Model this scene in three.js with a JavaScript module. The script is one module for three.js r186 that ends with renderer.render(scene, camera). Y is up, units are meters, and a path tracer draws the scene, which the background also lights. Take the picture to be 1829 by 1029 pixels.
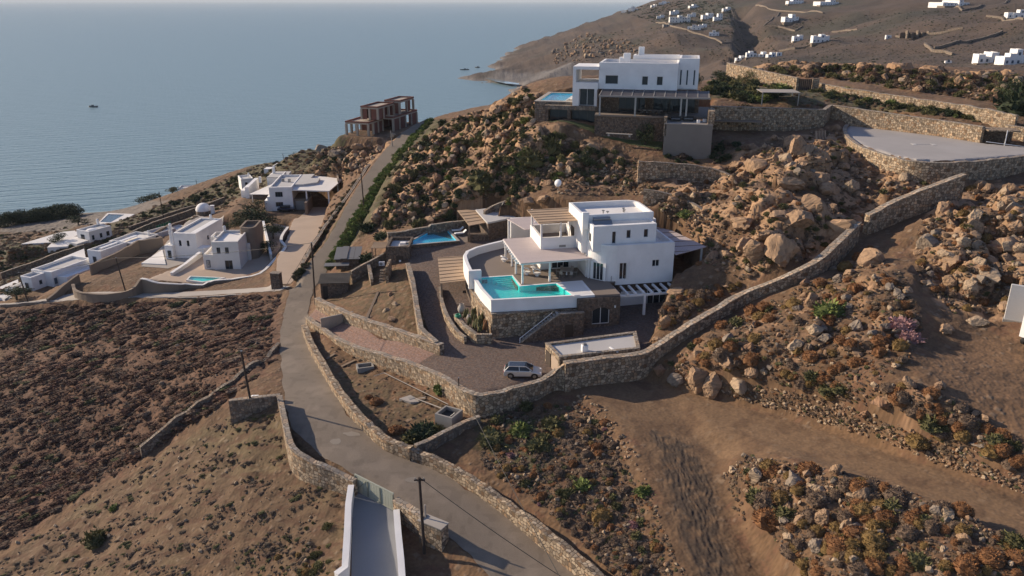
import * as THREE from 'three';
import { RoundedBoxGeometry } from 'three/addons/geometries/RoundedBoxGeometry.js';
import { mergeGeometries, mergeVertices, toCreasedNormals } from 'three/addons/utils/BufferGeometryUtils.js';
import { createNoise2D, createNoise3D } from 'simplex-noise';

// ---------------------------------------------------------------- camera, sky, sun, exposure
const scene = new THREE.Scene();
const CAM_H = 78, FOCAL = 1408, IMG_W = 1829, IMG_H = 1029;            // drone 78 m above the sea; focal length in photo pixels
const PITCH = Math.atan((IMG_H / 2 - 1) / FOCAL);
const camera = new THREE.PerspectiveCamera(2 * Math.atan(IMG_H / 2 / FOCAL) * 180 / Math.PI, IMG_W / IMG_H, 0.5, 90000);
camera.position.set(0, CAM_H, 0);
camera.rotation.set(-PITCH, 0, 0);
const SUN = new THREE.Vector3(-0.92, 0.395, -0.39).normalize();
{
  const w = 512, h = 256, d = new Float32Array(w * h * 4);
  for (let j = 0; j < h; j++) for (let i = 0; i < w; i++) {
    const phi = (i + .5) / w * 2 * Math.PI - Math.PI, th = ((j + .5) / h - .5) * Math.PI;   // row 0 is the nadir
    const dx = Math.cos(th) * Math.cos(phi), dy = Math.sin(th), dz = Math.cos(th) * Math.sin(phi);
    const up = Math.max(0, dy), k = Math.pow(1 - up, 2.6);
    const cs = Math.max(0, dx * SUN.x + dy * SUN.y + dz * SUN.z);
    const glow = .2 * Math.pow(cs, 3) + .55 * Math.pow(cs, 18);
    const q = Math.pow(1 - up, 14), r = .06 + .28 * k + .42 * q + glow * .95, g = .11 + .34 * k + .48 * q + glow * .86, b = .26 + .34 * k + .48 * q + glow * .70;
    const o = (j * w + i) * 4; d[o] = r; d[o + 1] = g; d[o + 2] = b; d[o + 3] = 1;
  }
  const t = new THREE.DataTexture(d, w, h, THREE.RGBAFormat, THREE.FloatType);
  t.mapping = THREE.EquirectangularReflectionMapping; t.magFilter = t.minFilter = THREE.LinearFilter; t.needsUpdate = true;
  scene.background = t; scene.environment = t;
}
scene.backgroundIntensity = 1.02; scene.environmentIntensity = 1.02;
const sun = new THREE.DirectionalLight(new THREE.Color(1, .825, .63), 5);
sun.position.copy(SUN).multiplyScalar(400).add(new THREE.Vector3(0, 40, -110)); sun.target.position.set(0, 40, -110);
sun.castShadow = true; sun.shadow.mapSize.set(4096, 4096); sun.shadow.radius = 1.2;
Object.assign(sun.shadow.camera, { left: -180, right: 180, top: 160, bottom: -160, near: 10, far: 900 });
scene.add(sun, sun.target);
const renderer = new THREE.WebGLRenderer({ antialias: true });
renderer.toneMapping = THREE.LinearToneMapping; renderer.toneMappingExposure = 1.28;
renderer.shadowMap.enabled = true; renderer.shadowMap.type = THREE.PCFSoftShadowMap;
scene.fog = new THREE.FogExp2(new THREE.Color(.74, .82, .88), 0.00005);

// ---------------------------------------------------------------- helpers
function rngOf(seed) { let a = seed >>> 0; return () => { a = (a + 0x6D2B79F5) | 0; let t = Math.imul(a ^ (a >>> 15), 1 | a); t = (t + Math.imul(t ^ (t >>> 7), 61 | t)) ^ t; return ((t ^ (t >>> 14)) >>> 0) / 4294967296; }; }
const rnd = rngOf(20240917), n2 = createNoise2D(rngOf(7)), n2b = createNoise2D(rngOf(91)), n3 = createNoise3D(rngOf(15));
const ru = (a, b) => a + (b - a) * rnd(), clamp = (v, a = 0, b = 1) => Math.min(b, Math.max(a, v));
const smooth = (a, b, v) => { const t = clamp((v - a) / (b - a)); return t * t * (3 - 2 * t); };
const lerp = (a, b, t) => a + (b - a) * t;
const fbm = (x, z, o = 4) => { let s = 0, a = .5, f = 1; for (let i = 0; i < o; i++) { s += a * n2(x * f, z * f); f *= 2.03; a *= .5; } return s; };
// survey: the world point at elevation e that the photograph shows at (px, py)
const cp = Math.cos(PITCH), sp = Math.sin(PITCH);
function ray(px, py) { const u = (px - IMG_W / 2) / FOCAL, v = -(py - IMG_H / 2) / FOCAL; return [u, v * cp - sp, -(cp + v * sp)]; }
function at(px, py, e) { const d = ray(px, py), t = (e - CAM_H) / d[1]; return new THREE.Vector3(d[0] * t, e, d[2] * t); }
function atZ(px, py, z) { const d = ray(px, py), t = z / d[2]; return new THREE.Vector3(d[0] * t, CAM_H + d[1] * t, z); }
const depthOf = (p) => -sp * (p.y - CAM_H) - cp * p.z;                 // metres along the lens axis
const metres = (px, p) => px * depthOf(p) / FOCAL;                      // size of px photo pixels at p
const used = new Map();
function numbered(name) { const n = used.get(name) || 0; used.set(name, n + 1); return n ? name + '_' + String(n).padStart(3, '0') : name; }
function shadows(o) { o.castShadow = o.receiveShadow = true; return o; }
// uv in metres by the main direction of each face
function muv(geo) {
  const g = geo.index ? geo.toNonIndexed() : geo, p = g.attributes.position, uv = new Float32Array(p.count * 2);
  const a = new THREE.Vector3(), b = new THREE.Vector3(), c = new THREE.Vector3(), n = new THREE.Vector3();
  for (let i = 0; i < p.count; i += 3) {
    a.fromBufferAttribute(p, i); b.fromBufferAttribute(p, i + 1); c.fromBufferAttribute(p, i + 2);
    n.subVectors(b, a).cross(c.clone().sub(a)); const ax = Math.abs(n.x), ay = Math.abs(n.y), az = Math.abs(n.z);
    [a, b, c].forEach((v, k) => { const o = (i + k) * 2; if (ay >= ax && ay >= az) { uv[o] = v.x; uv[o + 1] = v.z; } else if (ax > az) { uv[o] = v.z; uv[o + 1] = v.y; } else { uv[o] = v.x; uv[o + 1] = v.y; } });
  }
  g.setAttribute('uv', new THREE.BufferAttribute(uv, 2)); if (g.attributes.uv1) g.deleteAttribute('uv1'); g.clearGroups && g.clearGroups();
  return g;
}
function merge(list) { const gs = list.map((g) => { const k = muv(g); for (const n of Object.keys(k.attributes)) if (!['position', 'normal', 'uv'].includes(n)) k.deleteAttribute(n); return k; }); return gs.length === 1 ? gs[0] : mergeGeometries(gs); }
function part(parent, name, geos, mat) { const m = shadows(new THREE.Mesh(merge(Array.isArray(geos) ? geos : [geos]), mat)); m.name = name; parent.add(m); return m; }
function thing(name, label, category, pos, turn = 0, group) { const g = new THREE.Group(); g.name = numbered(name); g.userData = { label, category }; if (group) g.userData.group = group; if (pos) g.position.copy(pos); g.rotation.y = turn; scene.add(g); return g; }
function solo(name, label, category, geos, mat, group) { const m = part(scene, name, geos, mat); m.name = numbered(name); m.userData = { label, category }; if (group) m.userData.group = group; return m; }
function struct(name, geo, mat, kind = 'structure') { const m = shadows(new THREE.Mesh(geo, mat)); m.name = numbered(name); m.userData = { kind }; scene.add(m); return m; }
const bx = (x0, x1, y0, y1, z0, z1, r = 0) => { const w = x1 - x0, h = y1 - y0, d = z1 - z0; const g = r ? new RoundedBoxGeometry(w, h, d, 2, Math.min(r, w / 2.01, h / 2.01, d / 2.01)) : new THREE.BoxGeometry(w, h, d); return g.translate((x0 + x1) / 2, (y0 + y1) / 2, (z0 + z1) / 2); };
const cyl = (x, y0, y1, z, r0, r1 = r0, n = 10) => new THREE.CylinderGeometry(r1, r0, y1 - y0, n).translate(x, (y0 + y1) / 2, z);
function bar(a, b, r, n = 6) { const d = new THREE.Vector3().subVectors(b, a), g = new THREE.CylinderGeometry(r, r, d.length(), n); g.applyQuaternion(new THREE.Quaternion().setFromUnitVectors(new THREE.Vector3(0, 1, 0), d.clone().normalize())); return g.translate((a.x + b.x) / 2, (a.y + b.y) / 2, (a.z + b.z) / 2); }
function beam(a, b, w, h) { const d = new THREE.Vector3().subVectors(b, a), L = d.length(), g = new THREE.BoxGeometry(w, h, L); g.applyMatrix4(new THREE.Matrix4().lookAt(b, a, new THREE.Vector3(0, 1, 0))); return g.translate((a.x + b.x) / 2, (a.y + b.y) / 2, (a.z + b.z) / 2); }
// prism over a plan polygon [[x,z],...]; optional hole polygons
const dedupe = (P) => P.filter((p, i) => { const q = P[(i + P.length - 1) % P.length]; return Math.hypot(p[0] - q[0], p[1] - q[1]) > 1e-4; });
function prism(poly0, y0, y1, holes = [], bevel = 0) {
  const poly = dedupe(poly0);
  const s = new THREE.Shape(poly.map(([x, z]) => new THREE.Vector2(x, -z)));
  for (const h of holes) s.holes.push(new THREE.Path(h.map(([x, z]) => new THREE.Vector2(x, -z))));
  const g = new THREE.ExtrudeGeometry(s, { depth: y1 - y0 - bevel * 2, bevelEnabled: bevel > 0, bevelSize: bevel, bevelThickness: bevel, bevelOffset: -bevel, bevelSegments: 2, curveSegments: 6 });
  return g.rotateX(-Math.PI / 2).translate(0, y0 + bevel, 0);
}
// upright panel with openings: lies in the plane z = z1 (front face), thickness t behind it
function panel(x0, x1, y0, y1, z1, t, holes) {
  const s = new THREE.Shape([new THREE.Vector2(x0, y0), new THREE.Vector2(x1, y0), new THREE.Vector2(x1, y1), new THREE.Vector2(x0, y1)]);
  for (const [a, b, c, d] of holes) s.holes.push(new THREE.Path([new THREE.Vector2(a, c), new THREE.Vector2(a, d), new THREE.Vector2(b, d), new THREE.Vector2(b, c)]));
  return new THREE.ExtrudeGeometry(s, { depth: t, bevelEnabled: false }).translate(0, 0, z1 - t);
}
function inset(poly0, d) { const poly = dedupe(poly0); // offsets a counter-clockwise or clockwise polygon inwards
  let A = 0; const n = poly.length; for (let i = 0; i < n; i++) { const [x, z] = poly[i], [u, w] = poly[(i + 1) % n]; A += x * w - u * z; } const sg = A > 0 ? 1 : -1;
  return poly.map((p, i) => { const a = poly[(i + n - 1) % n], b = poly[(i + 1) % n]; const e1 = [p[0] - a[0], p[1] - a[1]], e2 = [b[0] - p[0], b[1] - p[1]], l1 = Math.hypot(...e1), l2 = Math.hypot(...e2);
    const m1 = [-e1[1] / l1 * sg, e1[0] / l1 * sg], m2 = [-e2[1] / l2 * sg, e2[0] / l2 * sg], k = 1 + m1[0] * m2[0] + m1[1] * m2[1]; return [p[0] + (m1[0] + m2[0]) / Math.max(k, .3) * d, p[1] + (m1[1] + m2[1]) / Math.max(k, .3) * d]; });
}
const rect = (x0, x1, z0, z1) => [[x0, z0], [x1, z0], [x1, z1], [x0, z1]];
function arc(cx, cz, r, a0, a1, n) { const o = []; for (let i = 0; i <= n; i++) { const a = a0 + (a1 - a0) * i / n; o.push([cx + r * Math.cos(a), cz + r * Math.sin(a)]); } return o; }
// flat-roofed block with a parapet round the roof
const block = (poly, y0, yRoof, yTop, t = .28, bev = .05) => [prism(poly, y0, yRoof), prism(poly, yRoof, yTop, [inset(poly, t)], bev)];
function tile(size, metresPerTile, fn, opts = {}) {
  const d = new Uint8Array(size * size * 4);
  for (let j = 0; j < size; j++) for (let i = 0; i < size; i++) { const c = fn(i / size, j / size, i, j), o = (j * size + i) * 4; d[o] = clamp(c[0]) * 255; d[o + 1] = clamp(c[1]) * 255; d[o + 2] = clamp(c[2]) * 255; d[o + 3] = 255; }
  const t = new THREE.DataTexture(d, size, size); t.wrapS = t.wrapT = THREE.RepeatWrapping; t.magFilter = THREE.LinearFilter; t.minFilter = THREE.LinearMipmapLinearFilter; t.generateMipmaps = true; t.repeat.set(1 / metresPerTile, 1 / metresPerTile);
  if (opts.color) t.colorSpace = THREE.SRGBColorSpace; t.needsUpdate = true; return t;
}
// periodic value noise for tiles
function tileNoise(seed) { const r = rngOf(seed), P = 256, v = new Float32Array(P * P).map(() => r()); return (u, w, f) => { const x = u * f, y = w * f, xi = Math.floor(x), yi = Math.floor(y), fx = x - xi, fy = y - yi, sx = fx * fx * (3 - 2 * fx), sy = fy * fy * (3 - 2 * fy); const g = (a, b) => v[(((b % f) + f) % f % P) * P + (((a % f) + f) % f % P)]; return lerp(lerp(g(xi, yi), g(xi + 1, yi), sx), lerp(g(xi, yi + 1), g(xi + 1, yi + 1), sx), sy); }; }
const tn = tileNoise(3), tn2 = tileNoise(44);
const tfbm = (u, v, f, o = 4) => { let s = 0, a = .5; for (let i = 0; i < o; i++) { s += a * tn(u, v, f); f *= 2; a *= .5; } return s / (1 - Math.pow(.5, o)); };
// cellular noise: distance to a cell's edge and a number for the cell
function worley(x, z, size, seed) { x /= size; z /= size; const ci = Math.floor(x), cj = Math.floor(z); let a = 9, b = 9, id = 0; for (let j = -1; j <= 1; j++) for (let i = -1; i <= 1; i++) { let h = Math.imul((ci + i) * 374761393 + (cj + j) * 668265263 + seed * 1274126177, 2246822519) | 0; h ^= h >>> 13; h = Math.imul(h, 3266489917); h ^= h >>> 16; const u = (h & 1023) / 1023, v = ((h >>> 10) & 1023) / 1023, dx = ci + i + .1 + .8 * u - x, dz = cj + j + .1 + .8 * v - z, d = dx * dx + dz * dz; if (d < a) { b = a; a = d; id = ((h >>> 20) & 1023) / 1023; } else if (d < b) b = d; } return [Math.sqrt(b) - Math.sqrt(a), id]; }
const sr = (l) => l <= .0031308 ? l * 12.92 : 1.055 * Math.pow(l, 1 / 2.4) - .055;   // linear to sRGB
const col = (r, g, b) => new THREE.Color().setRGB(r, g, b);
// ---------------------------------------------------------------- terrain: surveyed points [photo x, photo y, elevation], smoothed by a thin-plate spline
const SURVEY = [
  [1000, 1010, 34.4], [900, 930, 34.8], [800, 870, 35.2], [700, 815, 35.6], [620, 770, 36], [560, 720, 36.2], [535, 660, 36], [525, 600, 35.8], [535, 540, 35.3], [555, 500, 36], [605, 430, 39], [650, 345, 42], [685, 290, 44.4], [720, 245, 46.4], [760, 215, 48.4],
  // slope left of the road
  [0, 543, 25.5], [78, 537, 27.3], [136, 529, 28.5], [240, 525, 30], [397, 523, 32.3], [480, 522, 34], [50, 600, 24.5], [250, 585, 29.3], [450, 565, 34.4], [480, 620, 35.6], [0, 700, 23.5], [150, 700, 27], [300, 680, 30.6], [430, 660, 35], [0, 850, 22], [200, 800, 26.6], [400, 760, 33], [470, 780, 34.4], [0, 1029, 22.5], [150, 1000, 25], [300, 950, 29], [450, 900, 32.5], [560, 900, 34], [590, 1029, 32.9], [450, 1029, 30.6], [460, 700, 35.8], [760, 1010, 34], [660, 1029, 33.6], [665, 900, 34.9],
  // lower plots by the sea
  [400, 483, 31.5], [330, 470, 30.6], [290, 470, 30.2], [476, 375, 32], [540, 385, 32.2], [520, 430, 33.6], [530, 470, 34.8], [154, 473, 28], [60, 522, 26], [137, 424, 21], [200, 395, 18.5], [60, 470, 19], [0, 470, 16], [0, 420, 8], [100, 420, 10], [160, 445, 20], [300, 400, 22.5], [380, 362, 22], [250, 425, 25], [440, 335, 27], [590, 330, 37.5], [560, 300, 36], [620, 290, 41], [650, 250, 45.4], [700, 235, 47.2], [440, 303, 24], [500, 290, 28], [560, 266, 37.5], [600, 264, 43], [330, 350, 10], [260, 372, 2.5], [0, 388, .6], [100, 384, .6], [200, 376, .8],
  // hill between the road and the upper villa
  [600, 520, 37], [640, 545, 38.2], [700, 565, 39], [680, 500, 39.6], [630, 470, 38.8], [700, 370, 43.2], [660, 420, 40.6], [800, 370, 45.5], [850, 300, 49], [750, 300, 46], [780, 250, 48.6], [900, 260, 52.8], [950, 330, 50], [1000, 290, 53], [940, 205, 57.5], [880, 188, 55.6], [800, 209, 51], [945, 150, 61.5], [1000, 340, 50.5], [970, 235, 57.2], [1071, 246, 56.3], [1150, 262, 55.3], [1230, 275, 54.6], [1100, 290, 53.4], [1150, 320, 52.5], [1130, 345, 50.5], [1200, 345, 51.5],
  // boulder hill right of the villa
  [1200, 560, 43], [1180, 600, 41.4], [1250, 520, 44.8], [1300, 480, 47], [1400, 430, 50.5], [1450, 380, 52.6], [1350, 330, 54], [1450, 300, 55.6], [1480, 252, 57], [1400, 258, 56.6], [1300, 300, 53.4], [1250, 340, 51.6], [1230, 400, 49.2], [1265, 450, 47.2], [1330, 270, 55.6], [1530, 395, 50.8], [1450, 470, 47.8], [1300, 540, 44], [1160, 640, 40], [1620, 345, 53.6], [1720, 318, 54.8], [1540, 290, 56],
  // lower right field, track and yard
  [870, 790, 36.4], [900, 870, 35.8], [1000, 900, 36], [1050, 1000, 35.4], [1130, 1029, 35.6], [850, 750, 36.8], [980, 730, 37.6], [1000, 690, 38], [1090, 700, 38.2], [1120, 680, 38.4], [1200, 740, 38.5], [1250, 800, 38.1], [1230, 900, 37.2], [1270, 1029, 36.3], [1340, 770, 39.2], [1500, 815, 40.5], [1650, 865, 41.5], [1829, 945, 42.2], [1400, 900, 39.8], [1400, 845, 40.8], [1550, 880, 42], [1600, 1000, 41], [1829, 1029, 42.2], [1350, 1029, 38.2],
  [1300, 700, 40.6], [1220, 660, 40.6], [1300, 640, 43.2], [1450, 745, 42.6], [1600, 800, 43.8], [1700, 850, 44], [1829, 895, 44.2], [1450, 620, 45.2], [1600, 700, 45.9], [1780, 700, 46], [1700, 620, 46.8], [1829, 640, 46.8], [1650, 560, 48.6], [1600, 480, 50.4], [1700, 400, 53], [1760, 470, 50.4], [1800, 400, 53.6], [1829, 330, 55], [1829, 480, 51.5], [1760, 540, 48.4],
  // dirt plot below the court
  [620, 655, 36], [700, 700, 36.4], [760, 740, 36.4], [690, 760, 36.1], [640, 690, 36.1], [800, 745, 36.5],
  // upper terrace, ridge and far hills
  [1400, 228, 57.2], [1560, 235, 57.6], [1700, 250, 57.4], [1829, 270, 57], [1400, 175, 61], [1500, 150, 61.6], [1600, 180, 60.7], [1700, 200, 60.4], [1829, 215, 59.8], [1600, 150, 61.6], [1600, 115, 62.5], [1450, 115, 62], [1350, 122, 60.5], [1700, 120, 62.4], [1829, 132, 58.6], [1300, 150, 61.2], [1600, 100, 51], [1829, 100, 55], [1750, 80, 56], [1829, 40, 66], [1750, 20, 70], [1600, 70, 54], [1600, 30, 66], [1500, 10, 73], [1400, 30, 62], [1500, 60, 50.5], [1450, 70, 48], [1350, 100, 43], [1390, 80, 44], [1300, 70, 43], [1345, 75, 42], [1250, 60, 48], [1200, 40, 55], [1150, 70, 40], [1050, 70, 34], [1000, 110, 18], [1000, 72, 20], [1100, 28, 50], [1150, 14, 64], [1210, 2, 76], [1300, 30, 58], [1345, 40, 55], [1350, 10, 72], [845, 135, .4], [880, 148, 1.2], [930, 158, 2], [900, 110, 1.5], [930, 118, 7], [960, 100, 12],
];
const FIXED = [ // x, z, elevation where nothing is seen
  [-260, -330, -8], [-150, -350, -8], [-60, -330, -9], [-20, -290, -6], [-400, -250, -8], [-200, -300, -3], [20, -320, 0], [0, -420, -7], [0, -560, -7], [-20, -690, -6], [50, -450, 14], [70, -620, 12], [-90, -800, -6], [-80, -1050, -8], [-40, -1300, -8], [20, -1600, -8], [150, -1900, -8], [500, -1000, 96], [900, -700, 120], [320, -1400, 92], [800, -350, 90], [1400, -900, 140], [400, -200, 66], [250, -120, 60], [140, -60, 52], [0, -25, 33], [-60, -25, 24], [60, -25, 42], [-140, -80, 17], [-260, -150, 5], [-300, -260, -3], [150, -350, 45], [90, -260, 52], [260, -300, 58], [-45, -235, 25], [-15, -235, 40], [20, -200, 55], [40, -260, 30], [60, -170, 60.5], [25, -150, 60.5], [15, 10, 35],
];
const CTRL = SURVEY.map(([x, y, e]) => { const p = at(x, y, e); return [p.x, p.z, e]; }).concat(FIXED);
function thinPlate(pts, reg) {
  const n = pts.length, N = n + 3, S = 100, A = []; const U = (r2) => r2 < 1e-12 ? 0 : r2 * Math.log(r2) * .5;
  for (let i = 0; i < N; i++) A.push(new Float64Array(N + 1));
  for (let i = 0; i < n; i++) { for (let j = 0; j < n; j++) { const dx = (pts[i][0] - pts[j][0]) / S, dz = (pts[i][1] - pts[j][1]) / S; A[i][j] = U(dx * dx + dz * dz); } A[i][i] += reg; A[i][n] = A[n][i] = 1; A[i][n + 1] = A[n + 1][i] = pts[i][0] / S; A[i][n + 2] = A[n + 2][i] = pts[i][1] / S; A[i][N] = pts[i][2]; }
  for (let c = 0; c < N; c++) { let p = c; for (let r = c + 1; r < N; r++) if (Math.abs(A[r][c]) > Math.abs(A[p][c])) p = r; [A[c], A[p]] = [A[p], A[c]]; const d = A[c][c]; for (let r = c + 1; r < N; r++) { const f = A[r][c] / d; if (f) for (let k = c; k <= N; k++) A[r][k] -= f * A[c][k]; } }
  const w = new Float64Array(N); for (let r = N - 1; r >= 0; r--) { let s = A[r][N]; for (let k = r + 1; k < N; k++) s -= A[r][k] * w[k]; w[r] = s / A[r][r]; }
  const X = pts.map((p) => p[0] / S), Z = pts.map((p) => p[1] / S);
  return (x, z) => { x /= S; z /= S; let s = w[n] + w[n + 1] * x + w[n + 2] * z; for (let i = 0; i < n; i++) { const dx = x - X[i], dz = z - Z[i], r2 = dx * dx + dz * dz; if (r2 > 1e-12) s += w[i] * r2 * Math.log(r2) * .5; } return s; };
}
const spline = thinPlate(CTRL, .0006);
const NX0 = -150, NX1 = 112, NZ0 = -242, NZ1 = -26, STEP = .6;           // finely meshed ground near the villas
const XL = [], ZL = [];
{ let d = STEP, x = NX0; const l = []; while (x > -430) { d *= 1.06; x -= d; l.push(x); } XL.push(...l.reverse()); for (let i = 0; i <= Math.round((NX1 - NX0) / STEP); i++) XL.push(NX0 + i * STEP); d = STEP; x = XL[XL.length - 1]; while (x < 1500) { d *= 1.032; x += d; XL.push(x); } }
{ let d = STEP, z = NZ0; const l = []; while (z > -2300) { d *= 1.026; z -= d; l.push(z); } ZL.push(...l.reverse()); for (let i = 0; i <= Math.round((NZ1 - NZ0) / STEP); i++) ZL.push(NZ0 + i * STEP); ZL.push(NZ1 + 4, NZ1 + 12, 12); }
const GX = XL.length, GZ = ZL.length, HT = new Float32Array(GX * GZ), FLAT = new Float32Array(GX * GZ);
for (let j = 0; j < GZ; j++) for (let i = 0; i < GX; i++) HT[j * GX + i] = spline(XL[i], ZL[j]);
function bis(a, v) { let lo = 0, hi = a.length - 2; while (lo < hi) { const m = (lo + hi + 1) >> 1; if (a[m] <= v) lo = m; else hi = m - 1; } return lo; }
function grid(A, x, z) { const i = bis(XL, x), j = bis(ZL, z), fx = clamp((x - XL[i]) / (XL[i + 1] - XL[i])), fz = clamp((z - ZL[j]) / (ZL[j + 1] - ZL[j])), o = j * GX + i; return lerp(lerp(A[o], A[o + 1], fx), lerp(A[o + GX], A[o + GX + 1], fx), fz); }
const H = (x, z) => grid(HT, x, z);
function hit(px, py) { // where the line of sight of a photo pixel meets the ground
  const d = ray(px, py); let t = 30, pt = t;
  for (let k = 0; k < 3000; k++) { const x = d[0] * t, y = CAM_H + d[1] * t, z = d[2] * t; if (y < Math.max(H(x, z), 0)) { let a = pt, b = t; for (let q = 0; q < 14; q++) { const m = (a + b) / 2; if (CAM_H + d[1] * m < Math.max(H(d[0] * m, d[2] * m), 0)) b = m; else a = m; } return new THREE.Vector3(d[0] * b, CAM_H + d[1] * b, d[2] * b); } pt = t; t += .25 + t * .004; if (t > 2600) break; }
  return null;
}
function inPoly(P, x, z) { let c = false; for (let i = 0, j = P.length - 1; i < P.length; j = i++) { const [xi, zi] = P[i], [xj, zj] = P[j]; if ((zi > z) !== (zj > z) && x < (xj - xi) * (z - zi) / (zj - zi) + xi) c = !c; } return c; }
function distPoly(P, x, z, closed = true) { let m = 1e9; for (let i = 0; i < P.length - (closed ? 0 : 1); i++) { const [ax, az] = P[i], [bxx, bz] = P[(i + 1) % P.length], dx = bxx - ax, dz = bz - az, t = clamp(((x - ax) * dx + (z - az) * dz) / (dx * dx + dz * dz || 1)); m = Math.min(m, Math.hypot(x - ax - dx * t, z - az - dz * t)); } return m; }
function bbox(P, m) { let a = 1e9, b = -1e9, c = 1e9, d = -1e9; for (const [x, z] of P) { a = Math.min(a, x); b = Math.max(b, x); c = Math.min(c, z); d = Math.max(d, z); } return [a - m, b + m, c - m, d + m]; }
// levelled ground: corners [photo x, photo y, elevation]; the surface runs through them
function level(corners, blend = 1.2, extra = [], drop = 0) {
  const P = corners.map(([x, y, e]) => { const p = at(x, y, e); return [p.x, p.z, e]; }); return levelW(P, blend, extra.map(([x, y, e]) => { const p = at(x, y, e); return [p.x, p.z, e]; }), drop);
}
function levelW(P, blend = 1.2, extra = [], drop = 0) {
  const flat = P.every((p) => p[2] === P[0][2]) && !extra.length, f = flat ? () => P[0][2] : thinPlate(P.concat(extra), .01), B = bbox(P, blend + 1);
  for (let j = 0; j < GZ; j++) { const z = ZL[j]; if (z < B[2] || z > B[3]) continue; for (let i = 0; i < GX; i++) { const x = XL[i]; if (x < B[0] || x > B[1]) continue; const o = j * GX + i; if (inPoly(P, x, z)) { HT[o] = f(x, z) - drop; FLAT[o] = 1; } else { const d = distPoly(P, x, z); if (d < blend) { const k = 1 - smooth(0, blend, d); HT[o] = lerp(HT[o], f(x, z) - drop, k); FLAT[o] = Math.max(FLAT[o], k); } } } }
  return P.map((p) => [p[0], p[1]]);
}
// road bed along a centre line [photo x, photo y, elevation, half width]
function bed(line, blend = 2) {
  const raw = line.map(([x, y, e, w]) => { const p = at(x, y, e); return new THREE.Vector4(p.x, e, p.z, w); });
  const c3 = new THREE.CatmullRomCurve3(raw.map((v) => new THREE.Vector3(v.x, v.y, v.z)), false, 'centripetal'), n = line.length * 8, pts = [];
  for (let k = 0; k <= n; k++) { const t = k / n, p = c3.getPoint(t), s = t * (raw.length - 1), a = Math.min(raw.length - 2, Math.floor(s)); pts.push({ x: p.x, y: p.y, z: p.z, w: lerp(raw[a].w, raw[a + 1].w, s - a) }); }
  const B = bbox(pts.map((p) => [p.x, p.z]), 9);
  for (let j = 0; j < GZ; j++) { const z = ZL[j]; if (z < B[2] || z > B[3]) continue; for (let i = 0; i < GX; i++) { const x = XL[i]; if (x < B[0] || x > B[1]) continue; let best = 1e9, e = 0, w = 0;
    for (let k = 0; k < n; k++) { const a = pts[k], b = pts[k + 1], dx = b.x - a.x, dz = b.z - a.z, t = clamp(((x - a.x) * dx + (z - a.z) * dz) / (dx * dx + dz * dz)), d = Math.hypot(x - a.x - dx * t, z - a.z - dz * t); if (d < best) { best = d; e = lerp(a.y, b.y, t); w = lerp(a.w, b.w, t); } }
    const k = 1 - smooth(w + .2, w + blend, best); if (k > 0) { const o = j * GX + i; HT[o] = lerp(HT[o], e, k); FLAT[o] = Math.max(FLAT[o], k); } } }
  const L = [], R = []; pts.forEach((p, k) => { const a = pts[Math.max(0, k - 1)], b = pts[Math.min(n, k + 1)], dx = b.x - a.x, dz = b.z - a.z, l = Math.hypot(dx, dz), j = .18 * n2(p.x * .35, p.z * .35); L.push([p.x + dz / l * (p.w + j), p.z - dx / l * (p.w + j)]); R.push([p.x - dz / l * (p.w - j), p.z + dx / l * (p.w - j)]); });
  return L.concat(R.reverse());
}
const wpoly = (list) => list.map(([x, y, e]) => { const p = at(x, y, e); return [p.x, p.z]; });
// ---------------------------------------------------------------- levelled ground, road beds, small relief
const VILLA = { x: 10, z: -94.6, turn: .19 }, UPPER = { x: 14.75, z: -138, turn: -.214, s: 1.113 }, UPPER_Y = 55.74;
const inFrame = (f, x, z) => { const s = f.s || 1; return [f.x + s * (x * Math.cos(f.turn) + z * Math.sin(f.turn)), f.z + s * (-x * Math.sin(f.turn) + z * Math.cos(f.turn))]; };
const rowPoly = (f, pts) => pts.map(([x, z, e]) => [...inFrame(f, x, z), e]);
const P_ROAD = bed([[1050, 1120, 34.1, 3], [950, 1029, 34.3, 3], [880, 958, 34.7, 3], [790, 898, 35.2, 2.9], [712, 846, 35.6, 2.9], [625, 797, 36, 2.9], [580, 762, 36.1, 2.9], [558, 718, 36.2, 2.9], [543, 668, 36, 2.5], [529, 612, 35.8, 2], [528, 560, 35.4, 1.7], [540, 515, 35.6, 1.8]], 1.6);
const P_DIRT = bed([[540, 516, 35.6, 1.9], [565, 480, 37, 2], [605, 430, 39, 2.1], [635, 375, 41, 2.1], [660, 330, 42.5, 2.1], [695, 278, 45, 2], [730, 240, 47, 2], [765, 214, 48.6, 2]], 1.8);
const P_PATH = bed([[510, 515, 35, 1.3], [400, 522, 32.4, 1.2], [300, 527, 31, 1.2], [200, 527, 29.6, 1.6], [125, 531, 28.3, 2.2], [60, 541, 26.9, 1.2], [-30, 548, 25, 1]], 1.2);
const P_CONC = bed([[505, 508, 34.8, 1.3], [522, 462, 34.3, 2.6], [543, 420, 33.5, 3.1], [553, 392, 32.6, 3.4], [580, 366, 32.6, 3]], 1.2);
bed([[1900, 950, 42.5, 2.6], [1829, 925, 42.2, 2.6], [1650, 858, 41.5, 2.4], [1500, 803, 40.5, 2.4], [1350, 757, 39.3, 2.8], [1230, 732, 38.6, 3.4], [1110, 700, 38.3, 3.6]], 2.2);
bed([[1130, 705, 38.3, 3], [1205, 820, 38, 2.8], [1250, 930, 37, 2.6], [1300, 1029, 36.2, 2.6], [1340, 1100, 35.9, 2.6]], 2.4);
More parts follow.
